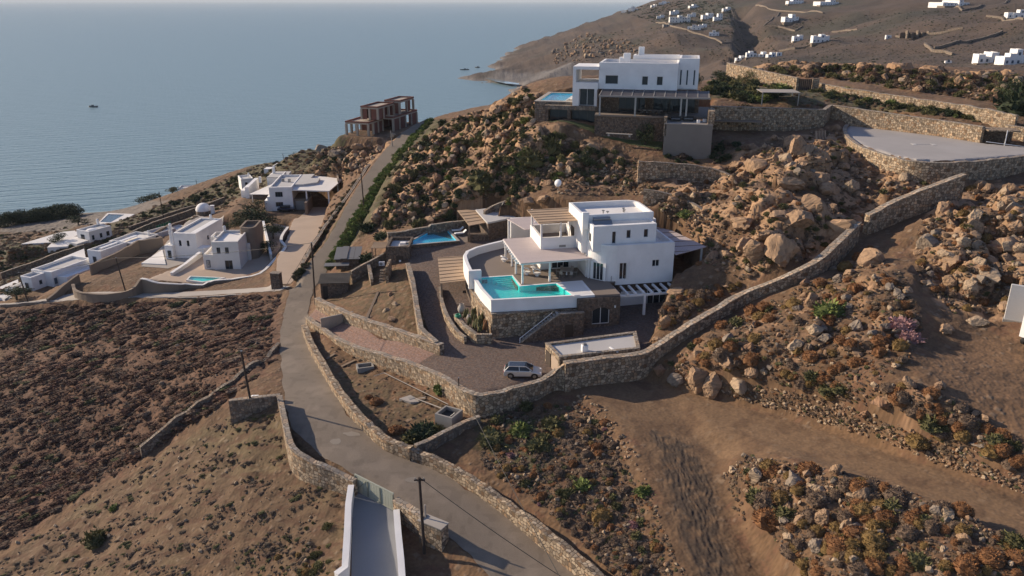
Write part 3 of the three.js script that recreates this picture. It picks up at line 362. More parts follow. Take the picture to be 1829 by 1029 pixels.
// ---------------------------------------------------------------- sheets laid on the ground
function clipCell(P, x0, x1, z0, z1) {
  const cut = (L, f, g) => { const o = []; for (let i = 0; i < L.length; i++) { const a = L[i], b = L[(i + 1) % L.length], fa = f(a), fb = f(b); if (fa >= 0) o.push(a); if ((fa >= 0) !== (fb >= 0)) { const t = fa / (fa - fb); o.push([a[0] + (b[0] - a[0]) * t, a[1] + (b[1] - a[1]) * t]); } } return o; };
  let L = P; for (const f of [(p) => p[0] - x0, (p) => x1 - p[0], (p) => p[1] - z0, (p) => z1 - p[1]]) { L = cut(L, f); if (L.length < 3) return null; } return L;
}
function drape(P, lift) { // polygon cut along the ground's grid, so that it lies on it everywhere
  const pos = [], B = bbox(P, 0), i0 = bis(XL, B[0]), i1 = bis(XL, B[1]), j0 = bis(ZL, B[2]), j1 = bis(ZL, B[3]);
  const HI = (i, j, x, z) => { const a = HT[j * GX + i], b = HT[j * GX + i + 1], c = HT[(j + 1) * GX + i + 1], d = HT[(j + 1) * GX + i], u = (x - XL[i]) / (XL[i + 1] - XL[i]), v = (z - ZL[j]) / (ZL[j + 1] - ZL[j]); return (i + j) & 1 ? (u + v <= 1 ? a + (b - a) * u + (d - a) * v : c + (d - c) * (1 - u) + (b - c) * (1 - v)) : (u >= v ? a + (b - a) * u + (c - b) * v : a + (d - a) * v + (c - d) * u); };
  for (let j = j0; j <= j1; j++) for (let i = i0; i <= i1; i++) for (const tri of ((i + j) & 1 ? [[[0, 0], [0, 1], [1, 0]], [[1, 0], [0, 1], [1, 1]]] : [[[0, 0], [0, 1], [1, 1]], [[0, 0], [1, 1], [1, 0]]])) {
    const x0 = XL[i], x1 = XL[i + 1], z0 = ZL[j], z1 = ZL[j + 1]; let L = clipCell(P, x0, x1, z0, z1); if (!L) continue;
    const T = tri.map(([u, v]) => [u ? x1 : x0, v ? z1 : z0]); let out = L;
    for (let k = 0; k < 3 && out; k++) { const a = T[k], b = T[(k + 1) % 3], c = T[(k + 2) % 3], nx = -(b[1] - a[1]), nz = b[0] - a[0], s = Math.sign((c[0] - a[0]) * nx + (c[1] - a[1]) * nz), o = []; for (let m = 0; m < out.length; m++) { const p = out[m], q = out[(m + 1) % out.length], fp = s * ((p[0] - a[0]) * nx + (p[1] - a[1]) * nz), fq = s * ((q[0] - a[0]) * nx + (q[1] - a[1]) * nz); if (fp >= 0) o.push(p); if ((fp >= 0) !== (fq >= 0)) { const t = fp / (fp - fq); o.push([p[0] + (q[0] - p[0]) * t, p[1] + (q[1] - p[1]) * t]); } } out = o.length < 3 ? null : o; }
    if (!out) continue; const Q = out.map(([x, z]) => [x, HI(i, j, x, z) + lift, z]); let A = 0; for (let m = 0; m < out.length; m++) { const p = out[m], q = out[(m + 1) % out.length]; A += p[0] * q[1] - q[0] * p[1]; } if (Math.abs(A) < 1e-7) continue;
    for (let m = 1; m < Q.length - 1; m++) { if (A < 0) pos.push(...Q[0], ...Q[m], ...Q[m + 1]); else pos.push(...Q[0], ...Q[m + 1], ...Q[m]); }
  }
  const g = new THREE.BufferGeometry(); g.setAttribute('position', new THREE.Float32BufferAttribute(pos, 3)); const uv = []; for (let k = 0; k < pos.length; k += 3) uv.push(pos[k], pos[k + 2]); g.setAttribute('uv', new THREE.Float32BufferAttribute(uv, 2));
  const m = mergeVertices(g, 1e-3); m.computeVertexNormals(); return m;
}
struct('road', drape(P_ROAD, .05), mAsphalt);
struct('dirt_road', drape(P_DIRT, .045), mDirtRoad);
struct('footpath', drape(P_PATH, .05), mSlab);
struct('concrete_driveway', drape(P_CONC, .055), mSlabWarm);
struct('courtyard_paving', drape(P_COURT, .05), mPaving);
struct('ramp_paving', drape(wpoly([[552, 564, 36], [575, 588, 36.4], [611, 609, 37], [690, 635, 37.9], [745, 652, 38.42], [785, 627, 38.9], [677, 607, 37.8], [654, 592, 37.5], [600, 568, 36.5], [568, 552, 36]]), .058), mRamp);
struct('pool_deck', drape(P_POOLDECK, .05), mDeck);
struct('helipad', drape(P_PAD, .05), mPad);
struct('gated_driveway', drape(P_DRIVE, .05), std({ color: col(.235, .245, .265), map: concTex }));
struct('terrace_paving', drape(P_A, .05), mSlabWarm);
struct('terrace_paving', drape(P_B, .05), mSlab);
// pale worn patches in the asphalt
for (const [x, y, w, h, e] of [[600, 790, 9, 5, 36], [628, 777, 14, 4, 36], [735, 858, 14, 5, 35.5]]) { const P = []; for (let k = 0; k < 12; k++) { const a = k / 12 * 2 * Math.PI, q = .75 + .5 * rnd(); P.push([x + w * q * Math.cos(a), y + h * q * Math.sin(a), e]); } struct('road_patch', drape(wpoly(P), .06), mPatch); }
// ---------------------------------------------------------------- walls: nodes [photo x, photo y, elevation] along the top edge
function stripWall(pts, t, depth, opts = {}) { // returns body and coping geometry; pts are world points on the top centre line
  const P = []; const c = opts.curve ? new THREE.CatmullRomCurve3(pts, false, 'centripetal') : null;
  if (c) { const n = Math.max(6, Math.round(c.getLength() / 1.1)); for (let k = 0; k <= n; k++) P.push(c.getPoint(k / n)); } else for (let k = 0; k < pts.length - 1; k++) { const L = pts[k].distanceTo(pts[k + 1]), n = Math.max(1, Math.round(L / 1.3)); for (let q = 0; q < n; q++) P.push(pts[k].clone().lerp(pts[k + 1], q / n)); if (k === pts.length - 2) P.push(pts[k + 1].clone()); }
  const rough = opts.rough ?? .07; P.forEach((p) => { p.y += rough * (n2(p.x * 1.3, p.z * 1.3) + .9 * n2b(p.x * .33, p.z * .33)); });
  const N = P.length, side = P.map((p, k) => { const a = P[Math.max(0, k - 1)], b = P[Math.min(N - 1, k + 1)], dx = b.x - a.x, dz = b.z - a.z, l = Math.hypot(dx, dz) || 1; return [dz / l, -dx / l]; });
  const tube = (halfT, yTop, yBot) => { // box-section strip
    const pos = [], uv = []; let s = 0; const ring = P.map((p, k) => { if (k) s += Math.hypot(p.x - P[k - 1].x, p.z - P[k - 1].z); const [sx, sz] = side[k], w = halfT * (1 + (rough ? .07 * n2b(p.x * .9, p.z * .9) : 0)), T = yTop(p, k), B0 = yBot(p, k, sx * w, sz * w), B1 = yBot(p, k, -sx * w, -sz * w); return { s, T, L: [p.x + sx * w, p.z + sz * w, B0], R: [p.x - sx * w, p.z - sz * w, B1] }; });
    const quad = (a, b, c, d, ua, ub, uc, ud) => { pos.push(...a, ...b, ...c, ...a, ...c, ...d); uv.push(...ua, ...ub, ...uc, ...ua, ...uc, ...ud); };
    for (let k = 0; k < N - 1; k++) { const a = ring[k], b = ring[k + 1];
      quad([a.L[0], a.L[2], a.L[1]], [a.L[0], a.T, a.L[1]], [b.L[0], b.T, b.L[1]], [b.L[0], b.L[2], b.L[1]], [a.s, a.L[2]], [a.s, a.T], [b.s, b.T], [b.s, b.L[2]]);
      quad([b.R[0], b.R[2], b.R[1]], [b.R[0], b.T, b.R[1]], [a.R[0], a.T, a.R[1]], [a.R[0], a.R[2], a.R[1]], [b.s, b.R[2]], [b.s, b.T], [a.s, a.T], [a.s, a.R[2]]);
      quad([a.L[0], a.T, a.L[1]], [a.R[0], a.T, a.R[1]], [b.R[0], b.T, b.R[1]], [b.L[0], b.T, b.L[1]], [a.s, 0], [a.s, 2 * halfT], [b.s, 2 * halfT], [b.s, 0]);
      quad([a.R[0], a.R[2], a.R[1]], [a.L[0], a.L[2], a.L[1]], [b.L[0], b.L[2], b.L[1]], [b.R[0], b.R[2], b.R[1]], [a.s, 0], [a.s, .5], [b.s, .5], [b.s, 0]); }
    for (const [r, f] of [[ring[0], 1], [ring[N - 1], 0]]) { const A = [r.L[0], r.L[2], r.L[1]], Bq = [r.L[0], r.T, r.L[1]], C = [r.R[0], r.T, r.R[1]], D = [r.R[0], r.R[2], r.R[1]], w = 2 * halfT; if (f) quad(D, C, Bq, A, [w, D[1]], [w, C[1]], [0, Bq[1]], [0, A[1]]); else quad(A, Bq, C, D, [0, A[1]], [0, Bq[1]], [w, C[1]], [w, D[1]]); }
    const g = new THREE.BufferGeometry(); g.setAttribute('position', new THREE.Float32BufferAttribute(pos, 3)); g.setAttribute('uv', new THREE.Float32BufferAttribute(uv, 2)); g.computeVertexNormals(); return g;
  };
  const cap = opts.cap ?? .1, bottom = (p, k, ox, oz) => depth ? p.y - depth : Math.min(H(p.x + ox, p.z + oz) - .5, p.y - .5);
  const body = tube(t / 2, (p) => p.y - cap, bottom), top = cap ? tube(t / 2 + .05, (p) => p.y, (p) => p.y - cap) : null;
  return { body, top };
}
function rawPart(parent, name, geo, mat) { const m = shadows(new THREE.Mesh(geo, mat)); m.name = name; parent.add(m); return m; }
function wall(name, label, nodes, o = {}) {
  const pts = nodes.map((n) => n.isVector3 ? n : at(n[0], n[1], n[2])), { body, top } = stripWall(pts, o.t ?? .5, o.depth, o);
  const g = thing(name, label, o.category || 'wall', null, 0, o.group); rawPart(g, 'wall_body', body, o.mat || mStone); if (top) rawPart(g, 'coping', top, o.capMat || mCoping); return g;
}
wall('stone_wall', 'long light rubble retaining wall above the sunlit entrance ramp', [[566, 532, 38], [590, 545, 38.3], [631, 562, 38.9], [700, 585, 39.6], [750, 602, 40], [789, 615, 40.2]], { t: .7 });
wall('stone_wall', 'rubble retaining wall holding up the court between ramp and dirt plot', [[549, 566, 36.6], [572, 583, 37], [611, 608, 37.6], [690, 634, 38.5], [737, 648, 38.9], [793, 673, 39.3], [840, 700, 39.5], [858, 704, 39.6], [880, 702, 39.6], [920, 691, 39.7], [967, 677, 39.8], [990, 662, 40.2], [1010, 648, 41.2]], { t: .6, curve: true });
wall('stone_wall', 'straight low rubble wall casting shadow on the paved driveway beside the hut plot', [[728, 469, 42.2], [737, 500, 41.8], [744, 545, 41], [752, 585, 40.5], [780, 611, 40.25]], { t: .55 });
wall('stone_wall', 'roadside rubble wall running from the ramp down past the dirt plot', [[543, 578, 36.9], [556, 612, 37], [575, 645, 37.1], [602, 690, 37.2], [635, 732, 37.3], [660, 757, 37.2], [690, 782, 37.1], [735, 800, 37]], { t: .75, curve: true, cap: 0, rough: .12 });
wall('stone_wall', 'low tumbledown rubble wall above the bend of the asphalt road', [[737, 800, 36.9], [800, 826, 36.7], [850, 856, 36.5], [900, 890, 36.3], [960, 938, 36.1], [1020, 985, 35.9], [1090, 1045, 35.7]], { t: .7, curve: true, rough: .22, cap: 0 });
wall('stone_wall', 'short rubble wall enclosing the end of the dirt plot beside bushes', [[742, 795, 37.1], [790, 772, 37.3], [830, 752, 37.5], [857, 741, 37.7]], { t: .4, mat: mStoneGrey });
wall('stone_wall', 'curving rubble wall along the left of the asphalt road above the gate', [[499, 707, 37.3], [506, 738, 37.4], [513, 770, 37.4], [524, 800, 37.3], [560, 823, 37.1], [600, 842, 36.7], [634, 858, 36.6]], { t: .5, curve: true });
wall('stone_wall', 'dark shaded cross wall beside the utility pole at the road bend', [[409, 715, 36.5], [450, 710, 36.8], [500, 705, 36.9]], { t: .45, mat: mStoneGrey });
wall('stone_wall', 'rubble wall right of the sliding gate ending in a pillar', [[706, 890, 36.6], [730, 905, 36.7], [757, 923, 36.8]], { t: .6 });
wall('stone_wall', 'white rendered wall left of the gated driveway with a bent end', [[627, 866, 36.3], [622, 900, 36], [620, 950, 35.6], [616, 1012, 35.1], [600, 1024, 35]], { t: .45, mat: mPlaster, capMat: mPlaster, cap: .06, rough: 0 });
wall('stone_wall', 'white rendered wall right of the gated driveway', [[708, 910, 36.1], [711, 950, 35.8], [716, 1000, 35.4], [720, 1060, 35]], { t: .45, mat: mPlaster, capMat: mPlaster, cap: .06, rough: 0 });
wall('stone_wall', 'long winding rubble wall climbing the slope from the garage to the helipad', [[1008, 648, 41.3], [1060, 640, 41.4], [1146, 629, 41.5], [1175, 614, 42], [1215, 588, 43.2], [1270, 556, 44.6], [1330, 522, 46], [1400, 494, 48], [1452, 468, 49.6], [1500, 428, 51.2], [1533, 395, 52.6]], { t: .8, curve: true });
wall('stone_wall', 'upper rubble wall running from the big boulders up to the helipad corner', [[1550, 383, 53], [1580, 368, 53.8], [1620, 348, 55], [1660, 333, 56], [1722, 311, 57.3]], { t: .8, curve: true });
wall('stone_wall', 'curved light rubble retaining wall of the round helipad', [[1546, 215, 58.2], [1525, 217, 58.1], [1511, 225, 58], [1511, 238, 57.9], [1530, 256, 57.8], [1570, 272, 57.75], [1620, 285, 57.7], [1680, 290, 57.7], [1730, 288, 57.75], [1790, 282, 57.8], [1860, 274, 57.9]], { t: .5, curve: true });
wall('stone_wall', 'high rubble retaining wall behind the helipad', [[1269, 189, 61.2], [1373, 192, 60.9], [1472, 195, 60.6], [1484, 187, 60.9], [1530, 193, 60.7], [1598, 203, 60.4], [1680, 214, 60.2], [1758, 226, 60.1]], { t: .6, rough: .03 });
wall('stone_wall', 'rubble wall right of the helipad shelter opening', [[1798, 222, 60], [1860, 232, 59.8]], { t: .6 });
wall('stone_wall', 'upper boundary rubble wall along the planted bank below the ridge', [[1462, 148, 62.6], [1513, 157, 62.4], [1570, 165, 62.2], [1630, 174, 62], [1700, 184, 61.8], [1772, 196, 61.6], [1818, 205, 61.4]], { t: .45, curve: true, rough: .12 });
wall('stone_wall', 'rubble wall left of the brown gate in the upper boundary', [[1300, 112, 64.5], [1350, 123, 64], [1389, 131, 63.6], [1427, 139, 63.2]], { t: .5 });
wall('stone_wall', 'curved low rubble wall on the slope under the concrete block', [[1140, 288, 55.2], [1190, 290, 55], [1250, 296, 54.6], [1290, 306, 54], [1317, 320, 53.4]], { t: .4, curve: true });
wall('stone_wall', 'rubble wall curving round the bank behind the main villa', [[1150, 338, 52.4], [1195, 345, 52], [1230, 358, 51.4], [1256, 374, 50.8]], { t: .4, curve: true });
wall('stone_wall', 'rubble wall running down the hill behind the round water tank', [[975, 330, 50.4], [930, 348, 48.8], [880, 367, 47], [865, 376, 46.6]], { t: .4, mat: mStoneGrey });
wall('stone_wall', 'dark rubble wall behind the small blue pool', [[692, 416, 43.8], [765, 405, 43.9], [769, 401, 44.2], [820, 394, 44.4], [868, 388, 44.6]], { t: .45, mat: mStoneGrey });
wall('stone_wall', 'thin sloping rubble wall between the sheds and the pool hut', [[627, 484, 40], [660, 466, 41], [690, 450, 41.8]], { t: .3, mat: mStoneGrey });
wall('stone_wall', 'short upright rubble wall in the hut plot left of the steps', [[658, 472, 40.6], [664, 498, 40]], { t: .4 });
wall('stone_wall', 'low dry stone edging along the top of the brown heath slope', [[498, 612, 36.4], [470, 640, 36], [440, 655, 35.7], [400, 690, 34.4], [330, 735, 32.4], [250, 800, 29.4]], { t: .5, rough: .25, cap: 0, curve: true, mat: mStoneGrey });
// walls of the lower plots
wall('plaster_wall', 'brown boundary wall with openings curving below the turquoise pool', [[130, 508, 30], [136, 519, 30.2], [175, 525, 30.6], [232, 517, 31.6], [252, 497, 33]], { t: .45, mat: mBrownPlaster, capMat: mBrownPlaster, curve: true });
wall('plaster_wall', 'brown boundary wall stepping past the arched window openings', [[252, 497, 33], [268, 500, 33], [282, 505, 32.6], [318, 507, 32.2], [335, 507, 31.9], [362, 508, 31.9], [375, 502, 32.2], [400, 499, 32.4], [440, 494, 32.7], [464, 488, 33], [490, 463, 33.8], [505, 448, 34.2], [510, 440, 34.3], [502, 430, 34.4], [505, 418, 34.2], [514, 405, 33.9]], { t: .42, mat: mBrownPlaster, capMat: mPlasterOld, cap: .12, curve: true });
wall('plaster_wall', 'white wall dividing the two lower terraces beside the long house', [[306, 487, 32.2], [330, 471, 32.4], [358, 449, 32.7]], { t: .5, mat: mPlasterOld, capMat: mPlaster, rough: .02 });
wall('plaster_wall', 'brown garden wall left of the long white house', [[160, 473, 31], [200, 455, 31.4], [246, 430, 32], [290, 424, 32.2]], { t: .4, mat: mBrownPlaster, capMat: mBrownPlaster });
wall('plaster_wall', 'brown sloping wall beside the left footpath', [[84, 534, 28.4], [115, 508, 29.6], [140, 490, 30.4]], { t: .35, mat: mBrownPlaster, capMat: mBrownPlaster });
wall('plaster_wall', 'low kerb wall at the lower edge of the left footpath', [[0, 544, 26.4], [40, 541, 27.2], [90, 537, 28], [140, 535, 28.8], [250, 532, 30.4], [350, 530, 31.9], [440, 524, 33.5], [490, 518, 34.8]], { t: .25, mat: mBrownPlaster, capMat: mSlab, curve: true });
wall('stone_wall', 'field wall dropping from the left edge below the lowest house', [[0, 487, 22], [60, 467, 22.6], [100, 452, 23.4], [150, 436, 24.6]], { t: .4, mat: mStoneGrey, curve: true });
wall('stone_wall', 'field wall climbing between the blue pool and the domed tower', [[222, 420, 24], [270, 398, 24.6], [330, 378, 25.4], [400, 352, 27]], { t: .4, mat: mStoneGrey, curve: true });
wall('stone_wall', 'brown roadside wall between the concrete driveway and the dirt road', [[540, 470, 36.6], [560, 436, 37.6], [584, 398, 38.6], [606, 370, 39.6], [630, 336, 41.2], [660, 292, 43.8]], { t: .5, rough: .12, curve: true });
wall('stone_wall', 'long pale retaining wall below the red unfinished house', [[575, 266, 40], [620, 265, 42], [680, 267, 44.6]], { t: .4, mat: mStoneGrey, depth: 2.4 });
wall('stone_wall', 'grey foundation wall on the ledge behind the flat white canopy', [[568, 281, 38.6], [604, 290, 39.6], [640, 288, 41.4], [668, 285, 43]], { t: .4, mat: mConcrete, capMat: mSlab, depth: 2 });
wall('stone_wall', 'shaded dry wall at the coast edge under the red house', [[572, 303, 37], [600, 298, 38.4], [604, 322, 37.6]], { t: .35, mat: mStoneGrey, depth: 2 });
// ---------------------------------------------------------------- building parts
const V3 = (x, y, z) => new THREE.Vector3(x, y, z);
const toLocal = (f, p) => { const k = 1 / (f.s || 1), dx = (p.x - f.x) * k, dz = (p.z - f.z) * k, c = Math.cos(f.turn), s = Math.sin(f.turn); return [dx * c - dz * s, dx * s + dz * c]; };
// window standing in the plane z, looking towards +z; m: mullions
function windowAt(g, x0, x1, y0, y1, z, o = {}) {
  const f = .07, mat = o.mat || mFrame, d = .08, geos = [bx(x0, x1, y1 - f, y1, z - d, z), bx(x0, x1, y0, y0 + f, z - d, z), bx(x0, x0 + f, y0 + f, y1 - f, z - d, z), bx(x1 - f, x1, y0 + f, y1 - f, z - d, z)];
  for (let k = 1; k <= (o.m ?? 0); k++) { const x = lerp(x0, x1, k / (o.m + 1)); geos.push(bx(x - f / 2, x + f / 2, y0 + f, y1 - f, z - d, z - .005)); }
  const w = part(g, o.name || 'window', geos, mat); part(w, 'pane', bx(x0 + f, x1 - f, y0 + f, y1 - f, z - d + .01, z - d + .03), o.glass || mGlass); return w;
}
// the same on a side wall looking towards -x (s = -1) or +x (s = 1)
function sideWindow(g, z0, z1, y0, y1, x, s, o = {}) {
  const f = .07, xa = Math.min(x, x + .05 * s), xb = Math.max(x, x + .05 * s), mat = o.mat || mFrame, geos = [bx(xa, xb, y1 - f, y1, z0, z1), bx(xa, xb, y0, y0 + f, z0, z1), bx(xa, xb, y0 + f, y1 - f, z0, z0 + f), bx(xa, xb, y0 + f, y1 - f, z1 - f, z1)];
  const w = part(g, o.name || 'window', geos, mat); part(w, 'pane', bx(Math.min(x, x + .025 * s), Math.max(x, x + .025 * s), y0 + f, y1 - f, z0 + f, z1 - f), o.glass || mGlass); return w;
}
function facade(g, x0, x1, y0, y1, z, t, wins, mat = mPlaster) { part(g, 'front_wall', panel(x0, x1, y0, y1, z, t, wins.map((w) => w.slice(0, 4))), mat); for (const [a, b, c, d, o] of wins) windowAt(g, a + .004, b - .004, c + .004, d - .004, z - t + .1, o || {}); }
// reed roof: slats across battens, on posts
function reedRoof(g, poly, y, o = {}) {
  const th = o.th ?? .08; const r = part(g, 'reed_roof', prism(poly, y - th, y), o.mat || mBamboo); const B = bbox(poly, 0), n = o.battens ?? 5, bat = [];
  const along = o.along || 'x'; for (let k = 0; k < n; k++) { const t = (k + .5) / n; if (along === 'x') { const z = lerp(B[2], B[3], t), xs = cross(poly, z, 0); if (xs) part(r, 'batten', bx(xs[0], xs[1], y, y + .06, z - .03, z + .03), o.batMat || mTimber); } else { const x = lerp(B[0], B[1], t), zs = cross(poly, x, 1); if (zs) part(r, 'batten', bx(x - .03, x + .03, y, y + .06, zs[0], zs[1]), o.batMat || mTimber); } }
  return r;
}
function cross(poly, v, ax) { const o = []; for (let i = 0; i < poly.length; i++) { const a = poly[i], b = poly[(i + 1) % poly.length], i0 = 1 - ax, p = a[i0], q = b[i0]; if ((p > v) !== (q > v)) o.push(a[ax] + (b[ax] - a[ax]) * (v - p) / (q - p)); } return o.length > 1 ? [Math.min(...o), Math.max(...o)] : null; }
const post = (g, x, z, y0, y1, w = .22, mat = mPlaster, name = 'column') => part(g, name, bx(x - w / 2, x + w / 2, y0, y1, z - w / 2, z + w / 2, .02), mat);
// ---------------------------------------------------------------- main villa
{
  const g = thing('main_villa', 'large white villa with curved corner, stone basement and pool terrace in the centre', 'villa', V3(VILLA.x, 39, VILLA.z), VILLA.turn);
  // stone basement
  const rim = [[-14.75, -4.4], [-14.35, -.6], [-13.45, 4.35], [-3, 4.55], [-3, .6], [-9.3, -1], [-9.6, -4.4]];
  part(g, 'basement_wall', [prism(rim, -.6, 3.6)], mStone);
  part(g, 'basement_coping', [prism([[-14.85, -4.4], [-14.45, -.6], [-13.5, 4.45], [-5.6, 4.65], [-5.6, 4.15], [-13.1, 3.95], [-14.0, -.6], [-14.35, -4.4]], 3.6, 3.72)], mCoping);
  const bodyPoly = [[-8, -18.6], [-12.4, -15.9], [-14.2, -12.9], [-14.85, -9.2], [-14.75, -4.42], [-9.6, -4.42], [-9.3, -1.02], [-3, .58], [-2.98, 4.5], [2.4, 4.5], [2.4, -.3], [11, -.3], [11, -13], [2, -20]];
  part(g, 'terrace_base', [prism(bodyPoly, -.6, 4.95)], mStoneDark);
  const deckPoly = [[-8, -18.5], [-12.3, -15.8], [-14.1, -12.8], [-14.7, -9.1], [-14.62, -4.9], [-9.15, -4.85], [-8.85, -.75], [-.75, -1.1], [-.7, 4.4], [2.45, 4.55], [2.45, .02], [11.05, .02], [11, -13], [2, -20]];
  part(g, 'terrace_floor', [prism(deckPoly, 4.95, 5.2)], mDeck);
  // arched garden room below the terrace end
  const arch = new THREE.Shape(); arch.moveTo(-2.95, .6); arch.lineTo(2.42, .6); arch.lineTo(2.42, 4.94); arch.lineTo(-2.95, 4.94); const ah = new THREE.Path(); ah.moveTo(-1.1, 1.5); ah.lineTo(-1.1, 3.3); ah.quadraticCurveTo(0, 4.1, 1.1, 3.3); ah.lineTo(1.1, 1.5); arch.holes.push(ah);
  part(g, 'garden_room_wall', new THREE.ExtrudeGeometry(arch, { depth: .35, bevelEnabled: false, curveSegments: 10 }).translate(0, 0, 4.51), mStoneDark);
  windowAt(g, -1.1, 1.1, 1.5, 3.75, 4.68, { m: 1, name: 'garden_window' });
  part(g, 'wall_lamp', [cyl(1.75, 3.6, 3.85, 4.95, .1, .1, 10)], mWhite);
  // side stair with white treads and stone cheek
  const st = []; for (let k = 0; k < 14; k++) st.push(bx(-10.2 + k * .34, -9.86 + k * .34 + .04, -.3, .25 * (k + 1), 4.68, 5.95)); part(g, 'stair', st, mStoneGrey);
  for (let k = 0; k < 14; k++) part(g, 'tread', bx(-10.22 + k * .34, -9.9 + k * .34, .25 * (k + 1), .25 * (k + 1) + .05, 4.7, 5.93), mSlab);
  const cheek = new THREE.Shape([[-10.6, -.4], [-2.6, -.4], [-2.6, 3.75], [-5.6, 3.75], [-6.6, 3.1], [-10.2, .5]].map(([a, b]) => new THREE.Vector2(a, b))); part(g, 'stair_cheek_wall', new THREE.ExtrudeGeometry(cheek, { depth: .35, bevelEnabled: false }).translate(0, 0, 5.98), mStoneDark);
  part(g, 'stair_coping', [beam(V3(-10.35, .48, 6.15), V3(-6.5, 3.27, 6.15), .44, .12), beam(V3(-6.5, 3.25, 6.15), V3(-5.5, 3.82, 6.15), .44, .12), bx(-5.5, -2.55, 3.752, 3.86, 5.95, 6.37)], mCoping);
  part(g, 'landing', [bx(-5.4, -2.62, 2.6, 3.45, 4.56, 5.97)], mStoneGrey);
  part(g, 'handrail', [bar(V3(-10.4, -.2, 6.15), V3(-10.4, 1.0, 6.15), .05), bar(V3(-10.4, 1.0, 6.15), V3(-6.5, 4.0, 6.15), .035)], mWhite);
  part(g, 'store_door', bx(-4.9, -3.9, .3, 2.4, 6.33, 6.4), mDarkWood);
  // terrace parapet and pool shell
  const par = [[-8, -17.6], [-10.4, -16.3], [-12.6, -14.9], [-14.2, -13.2], [-14.85, -11.2], [-15, -9], [-15.02, -6.6], [-14.98, -4.6]];
  const inn = par.map(([x, z], i) => { const a = par[Math.max(0, i - 1)], b = par[Math.min(par.length - 1, i + 1)], dx = b[0] - a[0], dz = b[1] - a[1], l = Math.hypot(dx, dz); return [x + (-dz / l) * -.55, z + (dx / l) * -.55]; });
  part(g, 'terrace_parapet', [prism(par.concat(inn.reverse()), 3.9, 6.25, [], .06)], mPlaster);
  part(g, 'parapet_pier', bx(-15.1, -13.4, 3.9, 6.4, -4.58, -4.0, .06), mPlaster);
  // ground floor, curved corner
  const low = [[.25, -6.3], [.25, -3.3], ...arc(3.45, -3.15, 3.2, Math.PI, Math.PI / 2, 14), [3.46, -.2], [11, -.2], [11, -12.8], [.25, -12.8]];
  part(g, 'ground_floor_wall', block(low, 5.2, 9.1, 10.0), mPlaster);
  part(g, 'front_wall', panel(3.3, 11, 4.7, 10.0, .1, .3, [[3.75, 4.75, 5.4, 7.65], [8.1, 9.1, 6.85, 7.8]]), mPlaster);
  windowAt(g, 3.754, 4.746, 5.404, 7.646, -.02, { m: 1, name: 'french_door' }); windowAt(g, 8.104, 9.096, 6.854, 7.796, -.02, { m: 1 });
  { const d = new THREE.Group(); d.name = 'corner_door'; d.position.set(1.26, 0, -.86); d.rotation.y = -.78; g.add(d); windowAt(d, -.75, .75, 5.25, 7.6, .12, { m: 2, name: 'door_frame' }); part(d, 'shutter', bx(-1.1, -.77, 5.25, 7.6, .02, .12), mPlaster); part(d, 'shutter', bx(.77, 1.1, 5.25, 7.6, .02, .12), mPlaster); }
  part(g, 'shutter', bx(3.45, 3.73, 5.4, 7.65, .1, .14), mFrame); part(g, 'shutter', bx(4.77, 5.05, 5.4, 7.65, .1, .14), mFrame);
  // left wing with roof terrace
  part(g, 'wing_wall', block(rect(-5.1, .22, -13, -6.3), 5.2, 8.3, 9.6), mPlaster);
  part(g, 'wing_floor', bx(-4.78, -.08, 8.3, 8.34, -12.7, -6.6), mDeck);
  windowAt(g, -3.6, -1.2, 5.3, 7.4, -6.2, { m: 2, name: 'terrace_door' });
  for (const [x, z] of [[-5, -9.5]]) part(g, 'wall_vent', bx(x - .14, x - .1, 7.4, 7.8, z - .15, z + .15), mConcrete);
  part(g, 'vent_grille', bx(-2.6, -1.7, 8.2, 8.5, -6.29, -6.25), mConcrete);
  const tri = new THREE.Shape([[-6.3, 5.2], [-2.3, 5.2], [-2.3, 7.2], [-6.3, 9.9]].map(([a, b]) => new THREE.Vector2(-a, b))); part(g, 'sloping_wall', new THREE.ExtrudeGeometry(tri, { depth: .3, bevelEnabled: false }).rotateY(Math.PI / 2).translate(.0, 0, 0), mPlaster);
  // first floor
  part(g, 'first_floor_wall', block(rect(.35, 8.7, -3.0, -1.0), 9.1, 11.7, 12.4), mPlaster);
  part(g, 'front_wall', panel(.35, 8.7, 9.1, 12.4, -.7, .3, [[2.85, 3.32, 10.05, 11.6], [4.75, 5.28, 10.65, 11.7], [7.05, 7.6, 10.65, 11.7]]), mPlaster);
  for (const [a, b, c] of [[2.85, 3.32, 10.05], [4.75, 5.28, 10.65], [7.05, 7.6, 10.65]]) windowAt(g, a + .004, b - .004, c + .004, (c < 10.5 ? 11.6 : 11.7) - .004, -.84, { mat: mBlueWood });
  sideWindow(g, -2.3, -1.6, 10.2, 11.2, .345, -1, { mat: mDarkWood });
  part(g, 'roof_floor', bx(.64, 8.41, 11.7, 11.74, -2.71, -.72), mRoofWhite);
  const back = [[-.4, -3.02], [-.4, -10], [7.2, -10], ...arc(7.2, -8.1, 1.9, -Math.PI / 2, 0, 8), [9.1, -3.02]];
  part(g, 'stairwell_block', block(back, 8.3, 12.55, 13.3, .32), mPlaster);
  part(g, 'roof_floor', prism(inset(back, .34), 12.55, 12.6), mRoofWhite);
  part(g, 'terrace_doorway', bx(-.47, -.41, 8.36, 10.6, -8.4, -6.9), mDarkWood);
  part(g, 'chimney', bx(-.5, .3, 11.5, 13.7, -3.3, -2.7, .08), mPlaster);
  // roof fittings
  const sol = new THREE.Group(); sol.name = 'solar_water_heater'; sol.position.set(2.0, 12.05, -2.35); g.add(sol);
